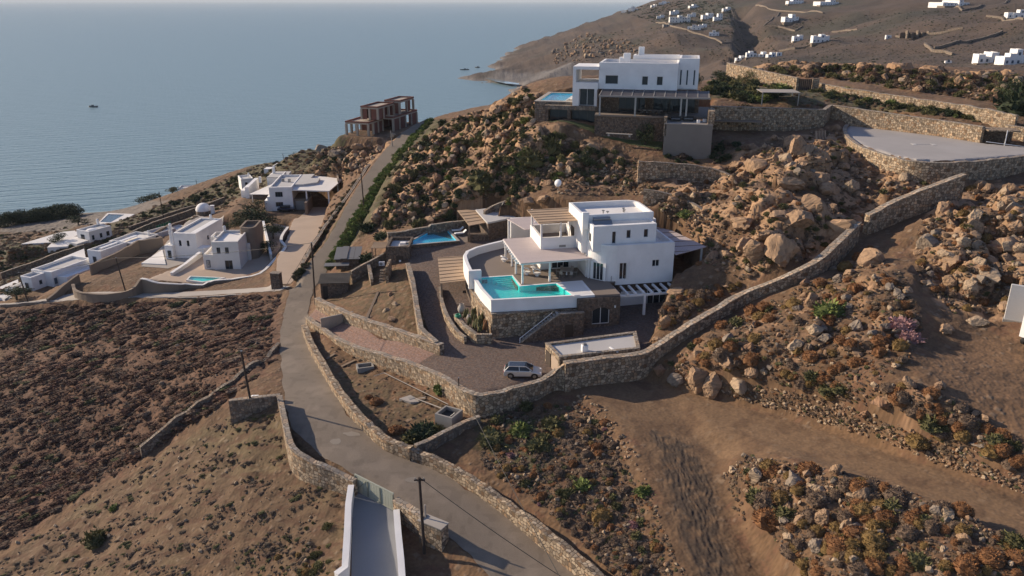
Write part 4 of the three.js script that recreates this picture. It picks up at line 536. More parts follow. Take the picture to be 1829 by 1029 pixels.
  part(sol, 'collector', bx(-1.25, 1.25, -.04, .04, -.6, .6).rotateX(.6).translate(0, .3, .25), mSteel); part(sol, 'tank', new THREE.CylinderGeometry(.24, .24, 2.2, 14).rotateZ(Math.PI / 2).translate(0, .75, -.35), mSteel); part(sol, 'stand_leg', bx(-1.1, -1.04, -.4, .6, -.4, -.34), mSteel); part(sol, 'stand_leg', bx(1.04, 1.1, -.4, .6, -.4, -.34), mSteel);
  for (const [x, z] of [[3.1, -5.6], [3.5, -5.0], [5.9, -5.4], [6.1, -6.3]]) part(g, 'roof_vent', [cyl(x, 12.6, 13.05, z, .08, .08, 8), cyl(x, 13.05, 13.15, z, .2, .2, 8)], mSteel);
  part(g, 'chimney', [bx(11.2, 12.9, 6.0, 9.9, -12.6, -11.6, .06)], mPlaster); for (let k = 0; k < 4; k++) part(g, 'chimney_opening', bx(11.4 + k * .38, 11.6 + k * .38, 9.35, 9.6, -11.598, -11.58), mBlack);
  // roof-terrace pergola
  reedRoof(g, [[-5.8, -12.1], [.1, -12.3], [.1, -5.6], [-5.7, -4.7]], 12.0, { battens: 6, along: 'x' });
  for (const [x, z] of [[-5, -6.45], [-4.95, -12.5], [-2.4, -6.42]]) post(g, x, z, 9.6, 11.92, .24);
  part(g, 'pergola_beam', [bx(-5.9, .1, 11.72, 11.92, -6.55, -6.38)], mPlaster);
  // terrace canopy
  const can = [[-9.1, -12.1], [-5.12, -12.2], [-5.12, -6.28], [.0, -6.28], [.0, -2.3], [.55, -1.5], [-8.85, -1.0]];
  part(g, 'canopy', [prism(can, 7.93, 8.03)], mBambooPale);
  part(g, 'canopy_edge', [beam(V3(-9.1, 7.86, -12.1), V3(-8.85, 7.86, -1.05), .16, .14), beam(V3(-8.85, 7.86, -1.1), V3(.4, 7.86, -1.6), .16, .14)], mPlaster);
  for (const [x, z] of [[-8.6, -1.25], [-5, -1.5], [.25, -1.9], [-8.65, -5.2], [-8.8, -11.9], [-8.55, -8.5]]) post(g, x, z, 5.2, 7.8, .24);
  for (let k = 0; k < 11; k++) part(g, 'rafter', bx(-9.35, -5.14, 7.72, 7.92, -11.7 + k * .98 - .06, -11.7 + k * .98 + .06), mPlaster);
  // back porch
  part(g, 'porch_canopy', prism([[-7, -20.4], [-3, -21], [-2.4, -14.5], [-5.6, -14.2]], 8.5, 8.6), mBambooPale);
  for (const [x, z] of [[-6.8, -19.9], [-3.2, -20.4]]) post(g, x, z, 4.6, 8.48, .34);
  part(g, 'porch_wall', [bx(-6.2, -2.2, 5.2, 8.3, -22, -21.6)], mPlaster);
  // carport roof right of the house
  reedRoof(g, [[11.05, .6], [16.3, -1.9], [14.8, -10.1], [13.2, -12.4], [11.05, -12.4]], 8.5, { mat: mBambooPale, battens: 6, along: 'x' });
  for (const [x, z] of [[15.8, -2.2], [14.6, -9.6]]) post(g, x, z, 4.6, 8.42, .22);
  part(g, 'carport_wall', bx(11.03, 11.3, 4.9, 9.6, -12.6, -8), mPlaster);
  // lower pergola
  for (let k = 0; k < 9; k++) { const x = 2.9 + k * 1.08; part(g, 'pergola_rafter', bx(x - .12, x + .12, 4.35, 4.6, .12, 3.15), mPlaster); }
  part(g, 'pergola_beam', bx(2.5, 11.9, 4.1, 4.35, 2.75, 3.0), mPlaster); for (const x of [6.3, 11.6]) post(g, x, 2.87, .9, 4.1, .3);
  part(g, 'basement_door', bx(4.2, 7.4, 1.3, 3.6, -.29, -.2), mFrame); windowAt(g, 2.8, 4, 1.4, 3.6, -.2, {}); windowAt(g, 7.8, 10.4, 1.4, 3.6, -.2, { m: 2 });
  for (let k = 0; k < 10; k++) part(g, 'balustrade_post', bx(2.7 + k * .9, 2.76 + k * .9, 5.2, 5.95, .04, .08), mSteel);
}
{ // pool of the main villa
  const g = thing('swimming_pool', 'turquoise L-shaped infinity pool on the main villa terrace', 'pool', V3(VILLA.x, 39, VILLA.z), VILLA.turn);
  const wp = [[-13.9, -4.5], [-9.3, -4.6], [-9.12, -.4], [-4.35, -.6], [-3.45, 3.9], [-13.1, 3.55], [-13.65, 0]];
  const outer = [[-14.45, -4.4], [-14.15, -.2], [-13.5, 3.98], [-3.3, 4.38], [-.72, 4.38], [-.78, -1.08], [-8.84, -.74], [-9.14, -4.84], [-14.4, -4.84]];
  part(g, 'pool_wall', [prism(outer, 3.74, 5.22, [wp])], mPlaster);
  part(g, 'pool_rim', [prism([[-14.47, -4.0], [-14.2, -.2], [-13.55, 4.05], [-3.25, 4.45], [-3.3, 4.1], [-13.2, 3.7], [-13.78, -.1], [-14.0, -4.0]], 5.222, 5.34)], mPlaster);
  part(g, 'pool_floor', prism(inset(wp, -.01), 3.76, 4.45), mPoolTurq);
  const liner = prism(inset(wp, -.002), 4.45, 5.2, [inset(wp, .06)]); part(g, 'pool_lining', liner, mPoolTurq);
  for (let k = 0; k < 5; k++) part(g, 'pool_step', bx(-12.6 + k * .55, -9.35, 4.45, 5.05 - k * .12, -4.5 + k * .42, -4.1 + k * .42), mPoolTurq);
  part(g, 'wet_deck', prism([[-4.25, -.6], [-1.15, -.75], [-1.05, 3.85], [-3.35, 3.85]], 5.222, 5.235), mRoofWhite);
  part(g, 'water', prism(inset(wp, .07), 5.14, 5.15), new THREE.MeshPhysicalMaterial({ color: col(.93, 1, .99), transmission: 1, thickness: 0, roughness: .04, ior: 1.33, bumpMap: plasterBump, bumpScale: .03 }));
  part(g, 'skimmer', bx(-3.4, -2.6, 5.235, 5.45, 4.42, 4.6), mWhite);
}
// ---------------------------------------------------------------- upper villa
{
  const g = thing('upper_villa', 'two-storey white and stone villa with dark slatted canopy high on the hill', 'villa', V3(UPPER.x, UPPER_Y, UPPER.z), UPPER.turn); g.scale.setScalar(UPPER.s);
  part(g, 'stone_base_wall', [bx(0, 10.45, -1.4, 3.65, -9, 3.55), bx(.0, 15.2, -1, 3.65, -9.5, -9)], mStoneDark);
  part(g, 'terrace_floor', [bx(-.05, 17, 3.65, 3.9, -9, 3.7)], mDeck);
  part(g, 'concrete_block', [bx(10.5, 17.25, -2.4, 3.35, 3.72, 7.5)], std({ color: col(.20, .18, .158), map: plasterTex, bumpMap: plasterBump, bumpScale: .03 }));
  part(g, 'block_floor', [bx(10.45, 17.3, 3.35, 3.47, 3.72, 7.55)], mSlab);
  part(g, 'terrace_pier', [bx(16.5, 17.4, 3.47, 5.3, 3.3, 7.52)], mStone);
  part(g, 'terrace_parapet', [bx(10.4, 10.8, 1.6, 4.3, 3.75, 7.5)], mStone);
  // glazed ground floor set back under the canopy
  for (const q of [bx(.2, 3.2, 3.9, 7.3, -.5, -.2), bx(7.2, 15.2, 3.9, 7.3, -1.2, -1), bx(0, .2, 3.9, 7.3, -8, 1.5)]) part(g, 'ground_floor_wall', q, mStoneDark);
  windowAt(g, 3.2, 7.2, 3.95, 7.2, -.3, { m: 3, mat: mBlack, name: 'glazed_door' }); windowAt(g, 8.4, 14.6, 4.0, 7.0, -.9, { m: 4, mat: mBlack, name: 'glazed_door' });
  // first floor box
  facade(g, 0, 11.8, 7.3, 11.2, 0, .3, [[.95, 2.95, 8.0, 9.35, { mat: mFrame }], [6.5, 7.45, 7.95, 9.3, { mat: mFrame }], [8.7, 9.65, 7.95, 9.3, { mat: mFrame }]]);
  part(g, 'first_floor_wall', block(rect(0, 11.8, -8.2, -.31), 7.3, 10.6, 11.2, .3), mPlaster);
  part(g, 'roof_floor', bx(.32, 11.48, 10.6, 10.64, -7.9, -.62), mRoofWhite);
  facade(g, 11.82, 14.85, 7.3, 11.8, -2.3, .3, [[12.1, 12.32, 7.9, 10.1, { mat: mBlueWood }], [13.05, 13.27, 7.9, 10.1, { mat: mBlueWood }], [14.1, 14.32, 7.9, 10.1, { mat: mBlueWood }]]);
  part(g, 'rear_block_wall', [...block(rect(11.82, 14.85, -10.5, -2.61), 7.0, 11.2, 11.8, .3), ...block(rect(4.5, 11.78, -11.5, -8.22), 7.0, 11.2, 11.8, .3)], mPlaster);
  part(g, 'chimney', [bx(3.2, 4.3, 10.6, 12.3, -5.6, -4.6, .08), bx(2.6, 3.2, 10.6, 11.7, -5.5, -4.7, .08)], mPlaster); part(g, 'chimney', [bx(5.2, 6.1, 11.2, 13, -10.6, -9.8, .08)], mPlaster);
  // left block with loggia
  part(g, 'loggia_wall', [bx(-3.9, -3.45, 4.65, 10.6, -6, .62), bx(-3.45, -.02, 10.15, 10.6, -6, .62), bx(-3.45, -.02, 4.65, 8.25, -6, -.55), bx(-3.45, -.02, 7.3, 8.25, -.55, .62), bx(-3.45, -2.9, 4.65, 7.3, -.55, .62), bx(-.55, -.02, 4.65, 7.3, -.55, .62), bx(-3.45, -.02, 4.45, 4.7, -.55, .62), bx(-.5, -.02, 8.25, 10.15, -6, -5.5)], mPlaster);
  windowAt(g, -2.9, -.55, 4.72, 7.29, -.3, { m: 1, mat: mFrame });
  // stone garden room
  part(g, 'garden_room_roof', [bx(-8.2, .0, 4.1, 4.72, -6, .9)], mStoneGrey); part(g, 'garden_room_wall', [bx(-8.1, .0, -.6, 4.1, -6, -.6)], mStoneDark);
  for (const x of [-8.1, -4.6, -.35]) part(g, 'garden_room_pier', bx(x, x + .5, -.6, 4.1, -.6, .8), mStoneDark);
  windowAt(g, -7.5, -4.7, 1.4, 4.0, -.2, { m: 1, mat: mBlack, name: 'glazed_door' }); windowAt(g, -4, -.4, 1.4, 4.0, -.2, { m: 2, mat: mBlack, name: 'glazed_door' });
  // slatted canopy
  const slope = (x0, x1, y, t, z0, z1) => { const q = bx(x0, x1, -t / 2, t / 2, -(z1 - z0) / 2, (z1 - z0) / 2).rotateX(.1); return q.translate(0, y, (z0 + z1) / 2); };
  const mSlat = std({ color: col(.06, .055, .06), roughness: .6 });
  for (let k = 0; k < 10; k++) part(g, 'canopy_panel', slope(.75 + k * 1.58, 2.2 + k * 1.58, 7.02, .06, .05, 4.9), mSlat);
  for (let k = 0; k <= 10; k++) part(g, 'canopy_rib', slope(.62 + k * 1.58, .74 + k * 1.58, 7.04, .14, .05, 4.95), mConcrete);
  part(g, 'canopy_fascia', bx(.6, 16.7, 6.66, 6.9, 4.92, 5.08), mConcrete);
  for (const [x, z] of [[.8, 4.6], [6, 4.4], [12.6, 4.7], [13.4, 4.7]]) part(g, 'canopy_post', bx(x - .12, x + .12, 3.9, 6.7, z - .12, z + .12), mSteel);
  // outdoor dining table and benches on the terrace
}
{
  const p = (x, y, z) => V3(...(() => { const [a, b] = inFrame(UPPER, x, z); return [a, UPPER_Y + y * UPPER.s, b]; })());
  const t = thing('dining_table', 'long pale dining table under the dark canopy of the upper villa', 'table', p(8.2, 3.9, 2.2), UPPER.turn); part(t, 'tabletop', bx(-2, 2, .7, .78, -.5, .5, .02), mSlab); for (const x of [-1.7, 1.7]) for (const z of [-.4, .4]) part(t, 'leg', bx(x - .05, x + .05, 0, .7, z - .05, z + .05), mBlack);
  for (let k = 0; k < 4; k++) { const c = thing('dining_chair', ['leftmost dark chair at the long table on the upper terrace', 'second dark chair from the left at the long upper table', 'third dark chair from the left at the long upper table', 'rightmost dark chair at the long table on the upper terrace'][k], 'chair', p(6.9 + k * .85, 3.9, 3.0), UPPER.turn, 'chairs at the long upper table'); part(c, 'seat', bx(-.22, .22, .42, .47, -.22, .22), mBlack); part(c, 'backrest', bx(-.22, .22, .47, .9, .18, .22), mBlack); for (const x of [-.2, .2]) for (const z of [-.2, .2]) part(c, 'leg', bx(x - .02, x + .02, 0, .42, z - .02, z + .02), mBlack); }
  for (const [x, z, l] of [[12.0, 5.4, 'black lounge sofa on the left of the upper concrete terrace'], [13.8, 5.0, 'black lounge sofa at the middle of the upper concrete terrace']]) { const s = thing('lounge_sofa', l, 'sofa', p(x, 3.47, z), UPPER.turn); part(s, 'base', bx(-.8, .8, .1, .4, -.4, .4, .05), mBlack); part(s, 'backrest', bx(-.8, .8, .4, .8, -.4, -.2, .05), mBlack); part(s, 'cushion', bx(-.7, .7, .4, .5, -.18, .38, .04), mSteel); }
  for (const [x, z, l] of [[15.2, 6.4, 'white block stool at the front edge of the upper concrete terrace'], [16.1, 5.2, 'white block stool beside the upper terrace pier']]) { const s = thing('block_stool', l, 'stool', p(x, 3.47, z), .1); part(s, 'body', bx(-.25, .25, 0, .5, -.25, .25, .05), mWhite); part(s, 'seat_pad', bx(-.22, .22, .5, .55, -.22, .22, .02), mSlab); }
  const b = thing('garden_bench', 'long white bench on the lawn below the upper villa', 'bench', p(3.9, .95, 5.1), UPPER.turn - .12); part(b, 'seat', bx(-2.2, 2.2, .38, .5, -.25, .25, .02), mSlab); part(b, 'leg', bx(-1.9, -1.6, 0, .38, -.22, .22), mSlab); part(b, 'leg', bx(1.6, 1.9, 0, .38, -.22, .22), mSlab);
  { const P = [...Array(10)].map((_, k) => [-8.6 + k * 2.1, 1.0 + k * .15]).concat([...Array(10)].map((_, k) => [10.3 - k * 2.1, 5.8 - k * .55 + .2])); const lawn = drape(P.map(([x, z]) => inFrame(UPPER, x, z)), .06); struct('lawn', lawn, std({ color: col(.07, .088, .032), map: concTex, bumpMap: plasterBump, bumpScale: .08 })); }
  // pool beside the upper villa
  const q = thing('swimming_pool', 'light blue rectangular pool left of the upper villa', 'pool', V3(UPPER.x, UPPER_Y, UPPER.z), UPPER.turn); q.scale.setScalar(UPPER.s);
  part(q, 'pool_shell', [prism(rect(-10, -3.95, -13.6, -.4), -.8, 5.1, [rect(-9.4, -5.2, -12.6, -1.3)])], mStoneGrey); part(q, 'pool_coping', [prism(rect(-10.05, -3.95, -13.65, -.35), 5.1, 5.2, [rect(-9.35, -5.25, -12.55, -1.35)])], mSlab);
  part(q, 'pool_floor', bx(-9.5, -5.1, 3.7, 4.7, -12.7, -1.2), mPoolBlue); part(q, 'pool_lining', prism(rect(-9.39, -5.21, -12.59, -1.31), 4.7, 5.08, [rect(-9.33, -5.27, -12.53, -1.37)]), mPoolBlue);
  part(q, 'water', bx(-9.32, -5.28, 5.0, 5.01, -12.52, -1.38), new THREE.MeshPhysicalMaterial({ color: col(.85, .97, 1), transmission: 1, thickness: 0, roughness: .05, ior: 1.33, bumpMap: plasterBump, bumpScale: .03 }));
  for (let k = 0; k < 3; k++) { const s = thing('sun_lounger', ['nearest white lounger beside the upper pool', 'middle white lounger beside the upper pool', 'farthest white lounger beside the upper pool'][k], 'lounger', p(-4.6, 5.2, -2.2 - k * 1.6), UPPER.turn + 1.57, 'loungers at the upper pool'); part(s, 'seat', bx(-.3, .3, .25, .33, -.3, 1), mWhite); part(s, 'backrest', bx(-.3, .3, 0, .08, -.8, 0).rotateX(-.6).translate(0, .28, -.28).rotateX(0), mWhite); for (const x of [-.25, .25]) for (const z of [-.2, .9]) part(s, 'leg', bx(x - .03, x + .03, 0, .25, z - .03, z + .03), mSteel); }
  // service court right of the upper villa
  const d = thing('timber_deck', 'shaded grey timber deck right of the upper villa', 'deck', p(17.5, 2.7, -3), UPPER.turn); for (let k = 0; k < 16; k++) part(d, 'plank', bx(k * .5, k * .5 + .47, 0, .1, -5, 2.2), mTimber);
  const cpz = at(1390, 162, 62.4), c2 = thing('car_shelter', 'pale flat car shelter beside the brown gate above the upper garden', 'shelter', V3(cpz.x, 60.6, cpz.z), -.1); for (let k = 0; k < 5; k++) part(c2, 'roof_panel', bx(-3.4, 3.4, 1.7, 1.8, -2.6 + k * 1.1, -1.6 + k * 1.1), mSlab); for (const [x, z] of [[-3.2, -2.4], [3.2, -2.4], [-3.2, 2.4], [3.2, 2.4]]) part(c2, 'post', bx(x - .08, x + .08, -.6, 1.7, z - .08, z + .08), mSteel);
  const gt = at(1437, 158, 61.6), gg = thing('wooden_gate', 'brown wooden gate in the upper boundary wall', 'gate', V3(gt.x, 61.2, gt.z), -.2); for (let k = 0; k < 7; k++) part(gg, 'board', bx(-1.2 + k * .36, -.88 + k * .36, 0, 2.2, -.05, .05), mDarkWood); part(gg, 'gate_post', bx(-1.7, -1.25, -.5, 2.5, -.3, .3), mStone); part(gg, 'gate_post', bx(1.35, 2.6, -.5, 2.3, -.3, .3), mStone);
}
// ---------------------------------------------------------------- garage beside the court
{
  const c = [[974, 612], [1136, 591], [1143, 621], [999, 637]].map(([x, y]) => at(x, y, 41.5)), P = c.map((p) => [p.x - c[0].x, p.z - c[0].z]);
  const g = thing('garage', 'flat-roofed stone garage with white roof beside the parked car', 'garage', V3(c[0].x, 38.4, c[0].z));
  part(g, 'garage_wall', [prism(P, 0, 2.75), prism(P, 2.75, 3.0, [inset(P, .34)])], mStone); part(g, 'parapet_coping', prism(inset(P, -.04), 3.0, 3.08, [inset(P, .38)]), mCoping); part(g, 'roof', prism(inset(P, .345), 2.75, 2.84), mAnnexRoof);
  const u = V3(P[3][0] - P[0][0], 0, P[3][1] - P[0][1]), L = u.length(); u.normalize(); const yaw = Math.atan2(-u.z, u.x); const d = new THREE.Group(); d.name = 'garage_door'; d.rotation.y = yaw; g.add(d); part(d, 'door_panel', bx(L * .08, L * .42, .4, 2.4, .02, .07), mDarkWood); part(d, 'rendered_panel', bx(L * .48, L * .95, .2, 2.45, .015, .04), mSlabWarm);
  const v = at(1044, 630, 41.05), s = thing('roof_chimney', 'small white chimney block on the garage roof', 'chimney', V3(v.x, 41.24, v.z), .2); part(s, 'stack', bx(-.35, .35, 0, .75, -.3, .3, .05), mPlaster); part(s, 'cap', [bx(-.2, .2, .75, .95, -.2, .2, .04)], mSteel);
  const w = at(1096, 628, 41.05), pl = thing('plank', 'white board lying on the garage roof', 'board', V3(w.x, 41.24, w.z), -1.1); part(pl, 'board_face', bx(-.8, .8, 0, .1, -.12, .12, .02), mWhite);
}
// ---------------------------------------------------------------- white houses of the lower plots
const finial = (x, y, z, s = 1) => [bx(x - .28 * s, x + .28 * s, y, y + 1.1 * s, z - .2 * s, z + .2 * s, .1), new THREE.SphereGeometry(.3 * s, 10, 8).translate(x, y + 1.15 * s, z)];
{
  const g = thing('white_house', 'tall white cube house with brown round tower beside the turquoise pool', 'house', V3(-54.48, 31.5, -136.94), .069);
  facade(g, 0, 4.7, 0, 5.4, 0, .25, [[.75, 1.42, 3.15, 4.35, { mat: mBlueWood, m: 1 }], [2.25, 2.92, 3.15, 4.35, { mat: mBlueWood, m: 1 }], [1.95, 3.3, .02, 1.85, { mat: mBlueWood, m: 1, name: 'door' }]], mPlasterOld);
  part(g, 'house_wall', block(rect(0, 4.7, -8, -.26), 0, 4.9, 5.4), mPlasterOld); part(g, 'roof', bx(.3, 4.4, 4.9, 4.95, -7.7, -.55), mRoofWhite);
  part(g, 'annex_wall', block(rect(-1.9, -.02, -6, -.3), 0, 2.6, 2.95), mPlasterOld); windowAt(g, -1.45, -.75, .5, 1.9, -.25, { mat: mBlueWood });
  part(g, 'buttress', [bx(4.7, 5.3, 0, 3.4, -6, -5.2, .1)], mPlasterOld);
  const tw = [...arc(5.3, -7, 1.2, 0, Math.PI / 2, 5), ...arc(4.0, -7, .6, Math.PI / 2, Math.PI, 3), [3.4, -11.5], [6.5, -11.5]]; part(g, 'tower', block(tw, 0, 5.6, 6.3, .35), mBrownPlaster);
  part(g, 'finial', finial(.3, 4.9, -7.8), mPlasterOld); part(g, 'finial', finial(-.2, 4.6, -3.2, .8), mPlasterOld); part(g, 'upper_balcony', block(rect(-2, -.05, -9.5, -6.1), 0, 4.1, 4.7), mPlasterOld);
}
{
  const g = thing('white_house', 'long low white house with tall rounded chimney left of the cube house', 'house', V3(-65.89, 30.5, -147.41), -.1);
  facade(g, 0, 4.6, 0, 5.1, 0, .25, [[.95, 1.48, 2.5, 3.65, { mat: mBlueWood }], [2.55, 3.1, 2.5, 3.65, { mat: mBlueWood }]], mPlaster);
  part(g, 'house_wall', block(rect(0, 4.6, -11.5, -.26), 0, 4.7, 5.1), mPlaster); part(g, 'roof', bx(.3, 4.3, 4.7, 4.75, -11.2, -.55), mRoofGrey); part(g, 'roof_ledge', bx(3.1, 4.2, 4.75, 5.0, -11, -1), mPlaster);
  part(g, 'annex_wall', block(rect(-1.6, -.02, -4, .9), 0, 2.5, 2.8), mPlaster); windowAt(g, -1.1, -.4, .3, 1.8, .95, { mat: mBlueWood });
  part(g, 'chimney', [bx(-.75, -.05, 0, 5.6, -.3, .2, .15), ...finial(-.35, 5.6, -.05, 1)], mPlaster); sideWindow(g, -5, -4.4, 2.6, 3.4, 4.605, 1, { mat: mBlueWood });
  part(g, 'curved_porch', [prism([[4.62, .2], [6, .2], [6.6, -.8], [6.4, -2], [4.62, -2]], 0, 2.2)], mPlaster); part(g, 'porch_window', bx(5.2, 5.5, 1.1, 1.7, .2, .24), mBlueWood);
  part(g, 'finial', finial(2.4, 4.7, -11.2, .9), mPlaster);
}
{
  const g = thing('white_house', 'white two-storey house with wide flat white carport roof near the shore', 'house', V3(CF.x, 32, CF.z), CF.turn);
  facade(g, 1.3, 6.5, 0, 5.6, 1.2, .25, [[2.6, 4.3, 3.3, 4.5, { mat: mBlueWood, m: 2 }], [2.5, 4.2, 1.0, 2.1, { mat: mBlueWood, m: 2 }]]);
  part(g, 'house_wall', block(rect(1.3, 6.5, -13, .94), 0, 5.1, 5.6), mPlaster); part(g, 'roof', bx(1.6, 6.2, 5.1, 5.15, -12.7, .65), mRoofGrey); for (const [x, z] of [[3, -7], [4.6, -6.4]]) part(g, 'roof_tank', cyl(x, 5.15, 5.9, z, .35, .35, 10), mSteel);
  part(g, 'stepped_wall', [bx(0, 1.28, 0, 2.5, -2, 1.2), bx(.7, 1.28, 2.5, 3.4, -2, 1.1)], mPlaster);
  part(g, 'carport_roof', prism([[6.52, -14], [17.5, -15], [15.3, 3.2], [6.52, 1.2]], 4.75, 5.0), mRoofWhite); part(g, 'roof_step', [prism([[6.52, -13.5], [9.5, -13.8], [9.2, -9], [11.5, -8.8], [11.6, -4], [8.5, -2], [6.52, -2]], 5.0, 5.5)], mRoofGrey);
  for (const [x, z] of [[15, 2.8], [9.8, 1.6], [16.9, -14.4], [16, -6]]) part(g, 'carport_post', bx(x - .15, x + .15, 0, 4.75, z - .15, z + .15), mPlaster);
  part(g, 'lower_garage', [bx(6.55, 9.6, 0, 2.6, -6, .4), bx(9.8, 10.4, 0, 2.9, -2, 5.4)], mBrownPlaster); part(g, 'garage_door', bx(6.9, 9.2, 0, 2.1, .4, .46), mConcrete);
  part(g, 'terrace_awning', prism([[-5.6, -8], [.6, -7.2], [1.0, -18], [-2.4, -19]], 1.9, 2.0), mRoofWhite); for (const [x, z] of [[-5, -8.4], [.3, -7.6], [-2, -18]]) part(g, 'awning_post', bx(x - .1, x + .1, 0, 1.9, z - .1, z + .1), mPlaster);
  part(g, 'terrace_roof', prism([[-4, -21], [1, -20.5], [1, -28], [-3, -28]], 3.2, 3.4), mRoofGrey); part(g, 'terrace_wall', [bx(-4, 1, 0, 3.2, -28, -21), bx(-7.5, -6.6, 0, 2.8, -23, -12), bx(-8.8, -7.5, 0, 1.8, -20, -13), bx(1.0, 1.28, 0, 5, -20, -13)], mPlaster); part(g, 'chimney', [bx(-3.4, -2.7, 3.4, 5.0, -26, -25.4, .1), bx(-5.9, -5.3, 2, 3.6, -21, -20.4, .1)], mPlaster);
}
// house from its roof corners: front left, front right, back right in the photo; top and ground elevation
function roofHouse(name, label, fl, fr, br, eTop, eBase, o = {}) {
  const A = at(...fl, eTop), B = at(...fr, eTop), C = at(...br, eTop), w = Math.hypot(B.x - A.x, B.z - A.z), turn = Math.atan2(-(B.z - A.z), B.x - A.x), f = { x: A.x, z: A.z, turn }, d = -toLocal(f, C)[1], h = eTop - eBase, m = o.mat || mPlaster;
  const g = thing(name, label, o.category || 'house', V3(A.x, eBase, A.z), turn, o.group); part(g, 'house_wall', block(rect(0, w, -d, 0), -1, h - .45, h, .22), m); part(g, 'roof', bx(.24, w - .24, h - .45, h - .4, -d + .24, -.24), o.roof || mRoofGrey);
  for (const [a, b, c, e] of o.wins || []) windowAt(g, a * w, b * w, c * h, e * h, .07, { mat: mBlueWood }); for (const [a, b, c, e] of o.side || []) sideWindow(g, -b * d, -a * d, c * h, e * h, w + .002, 1, { mat: mBlueWood });
  return { g, w, d, h };
}
{ const { g, w, d, h } = roofHouse('white_house', 'white house with brown rear wing left of the long white house', [155, 446], [179, 449], [212, 430], 31.2, 28, { wins: [[.35, .6, .15, .6]], side: [[.62, .78, .3, .55]] }); part(g, 'rear_wing', block(rect(-1.5, w + 1.2, -d - 7.5, -d - .02), -1, h - .7, h - .25), mPlasterOld); part(g, 'side_wing', block(rect(w + .02, w + 2.6, -d - 7, -d + .3), -1, h - .9, h - .5), mBrownPlaster); part(g, 'skylight', bx(.6, 1.4, h - .38, h - .2, -d - 5, -d * .3), mWhite); part(g, 'finial', finial(w - 1, h - .7, -d - 7, .8), mPlaster); }
{ const { g, w, d, h } = roofHouse('white_house', 'low white house at the left edge behind the leaning pole', [35, 493], [55, 496], [76, 487], 28.7, 26, { wins: [[.35, .65, .15, .55]], side: [[.5, .7, .3, .6]] }); part(g, 'main_wing', block(rect(-.6, w + 1.8, -d - 9.5, -d - .02), -1, h - .2, h + .35), mPlaster); part(g, 'roof_floor', bx(-.3, w + 1.5, h - .2, h - .15, -d - 9.2, -d - .3), mRoofGrey); part(g, 'side_annex', block(rect(w + 1.85, w + 4.4, -d - 10, -d - 1), -1, h - 1, h - .7), mPlaster); part(g, 'arch_window', bx(w + 1.8, w + 1.86, .5, 1.7, -d - .9, -d - .3), mBlueWood); }
{ const { g, w, d, h } = roofHouse('white_house', 'white house with pale terraces furthest down the left slope', [136, 410], [158, 414], [197, 403], 23.9, 21, { wins: [[.3, .6, .15, .65]], side: [[.1, .2, .2, .6], [.45, .55, .2, .6], [.75, .88, .2, .6]] }); part(g, 'chimney', finial(.4, h - .3, -d + .4, 1.2), mPlaster); part(g, 'roof_dome', new THREE.SphereGeometry(1.2, 16, 8, 0, 6.3, 0, 1.57).scale(1, .3, 1).translate(w * .5, h - .4, -d * .4), mPlaster); part(g, 'terrace', [prism([[-9, 9], [-2, 3.5], [0, 0], [-4, -7], [-10, -2]], -.6, .35)], mRoofWhite); part(g, 'terrace', [prism([[-.5, 3.4], [4.5, 3.6], [4.2, .1], [.1, .1]], -.6, .7)], mRoofWhite); }
{ const { g, w, d, h } = roofHouse('white_house', 'small pinkish white house behind the garden wall', [256, 414], [277, 418], [305, 406], 28.6, 25.6, { wins: [[.7, .82, .2, .6]], side: [[.4, .5, .2, .6]], mat: mPlasterOld }); part(g, 'rear_shed', block(rect(.2, w, -d - 4, -d - .02), -1, h - .9, h - .6), mPlasterOld); }
// blue pool far down the slope
{ const P = [[179, 397], [194, 383], [222, 384], [197, 398]].map(([x, y]) => at(x, y, 18.2)), Q = P.map((p) => [p.x, p.z]); const g = thing('swimming_pool', 'small blue pool with pale deck far down the left slope', 'pool'); const D = [[174, 400], [192, 381], [240, 383], [206, 402]].map(([x, y]) => { const p = at(x, y, 18.2); return [p.x, p.z]; }); part(g, 'pool_deck', prism(D, 17.2, 18.3, [inset(Q, -.02)]), mRoofWhite); part(g, 'pool_floor', prism(inset(Q, -.02), 16.8, 18.0), mPoolBlue); part(g, 'water', prism(Q, 18.15, 18.16), new THREE.MeshPhysicalMaterial({ color: col(.8, .92, 1), transmission: 1, thickness: 0, roughness: .05, ior: 1.33 })); }
// turquoise plunge pool by the brown wall
{ const Q = [[336, 500], [341, 494.5], [396, 497], [380, 501], [362, 503.5]].map(([x, y]) => { const p = at(x, y, 31.9); return [p.x, p.z]; }); const g = thing('swimming_pool', 'narrow turquoise pool behind the brown boundary wall', 'pool'); part(g, 'pool_shell', prism(inset(Q, -.3), 31.2, 31.98, [Q]), mPlasterOld); part(g, 'pool_floor', prism(inset(Q, -.01), 30.9, 31.7), mPoolTurq); part(g, 'water', prism(inset(Q, .01), 31.9, 31.91), new THREE.MeshPhysicalMaterial({ color: col(.8, .98, .95), transmission: 1, thickness: 0, roughness: .05, ior: 1.33 })); }
// domed tower
{ const p = at(365, 388, 27), g = thing('domed_tower', 'round stone tower with white dome behind the long house', 'tower', V3(p.x, 24.5, p.z)); part(g, 'drum', cyl(0, 0, 4.3, 0, 1.9, 1.8, 20), mStoneGrey); part(g, 'dome', new THREE.SphereGeometry(1.85, 20, 10, 0, 6.3, 0, 1.57).translate(0, 4.3, 0), mPlaster); const q = thing('white_chimney', 'leaning white chimney stack beside the domed tower', 'chimney', V3(p.x + 2.7, 24.5, p.z + 1), .2); part(q, 'stack', bx(-.45, .45, 0, 5.6, -.4, .4, .12), mPlaster); part(q, 'cap', bx(-.5, .5, 5.6, 5.8, -.45, .45, .05), mPlaster); }
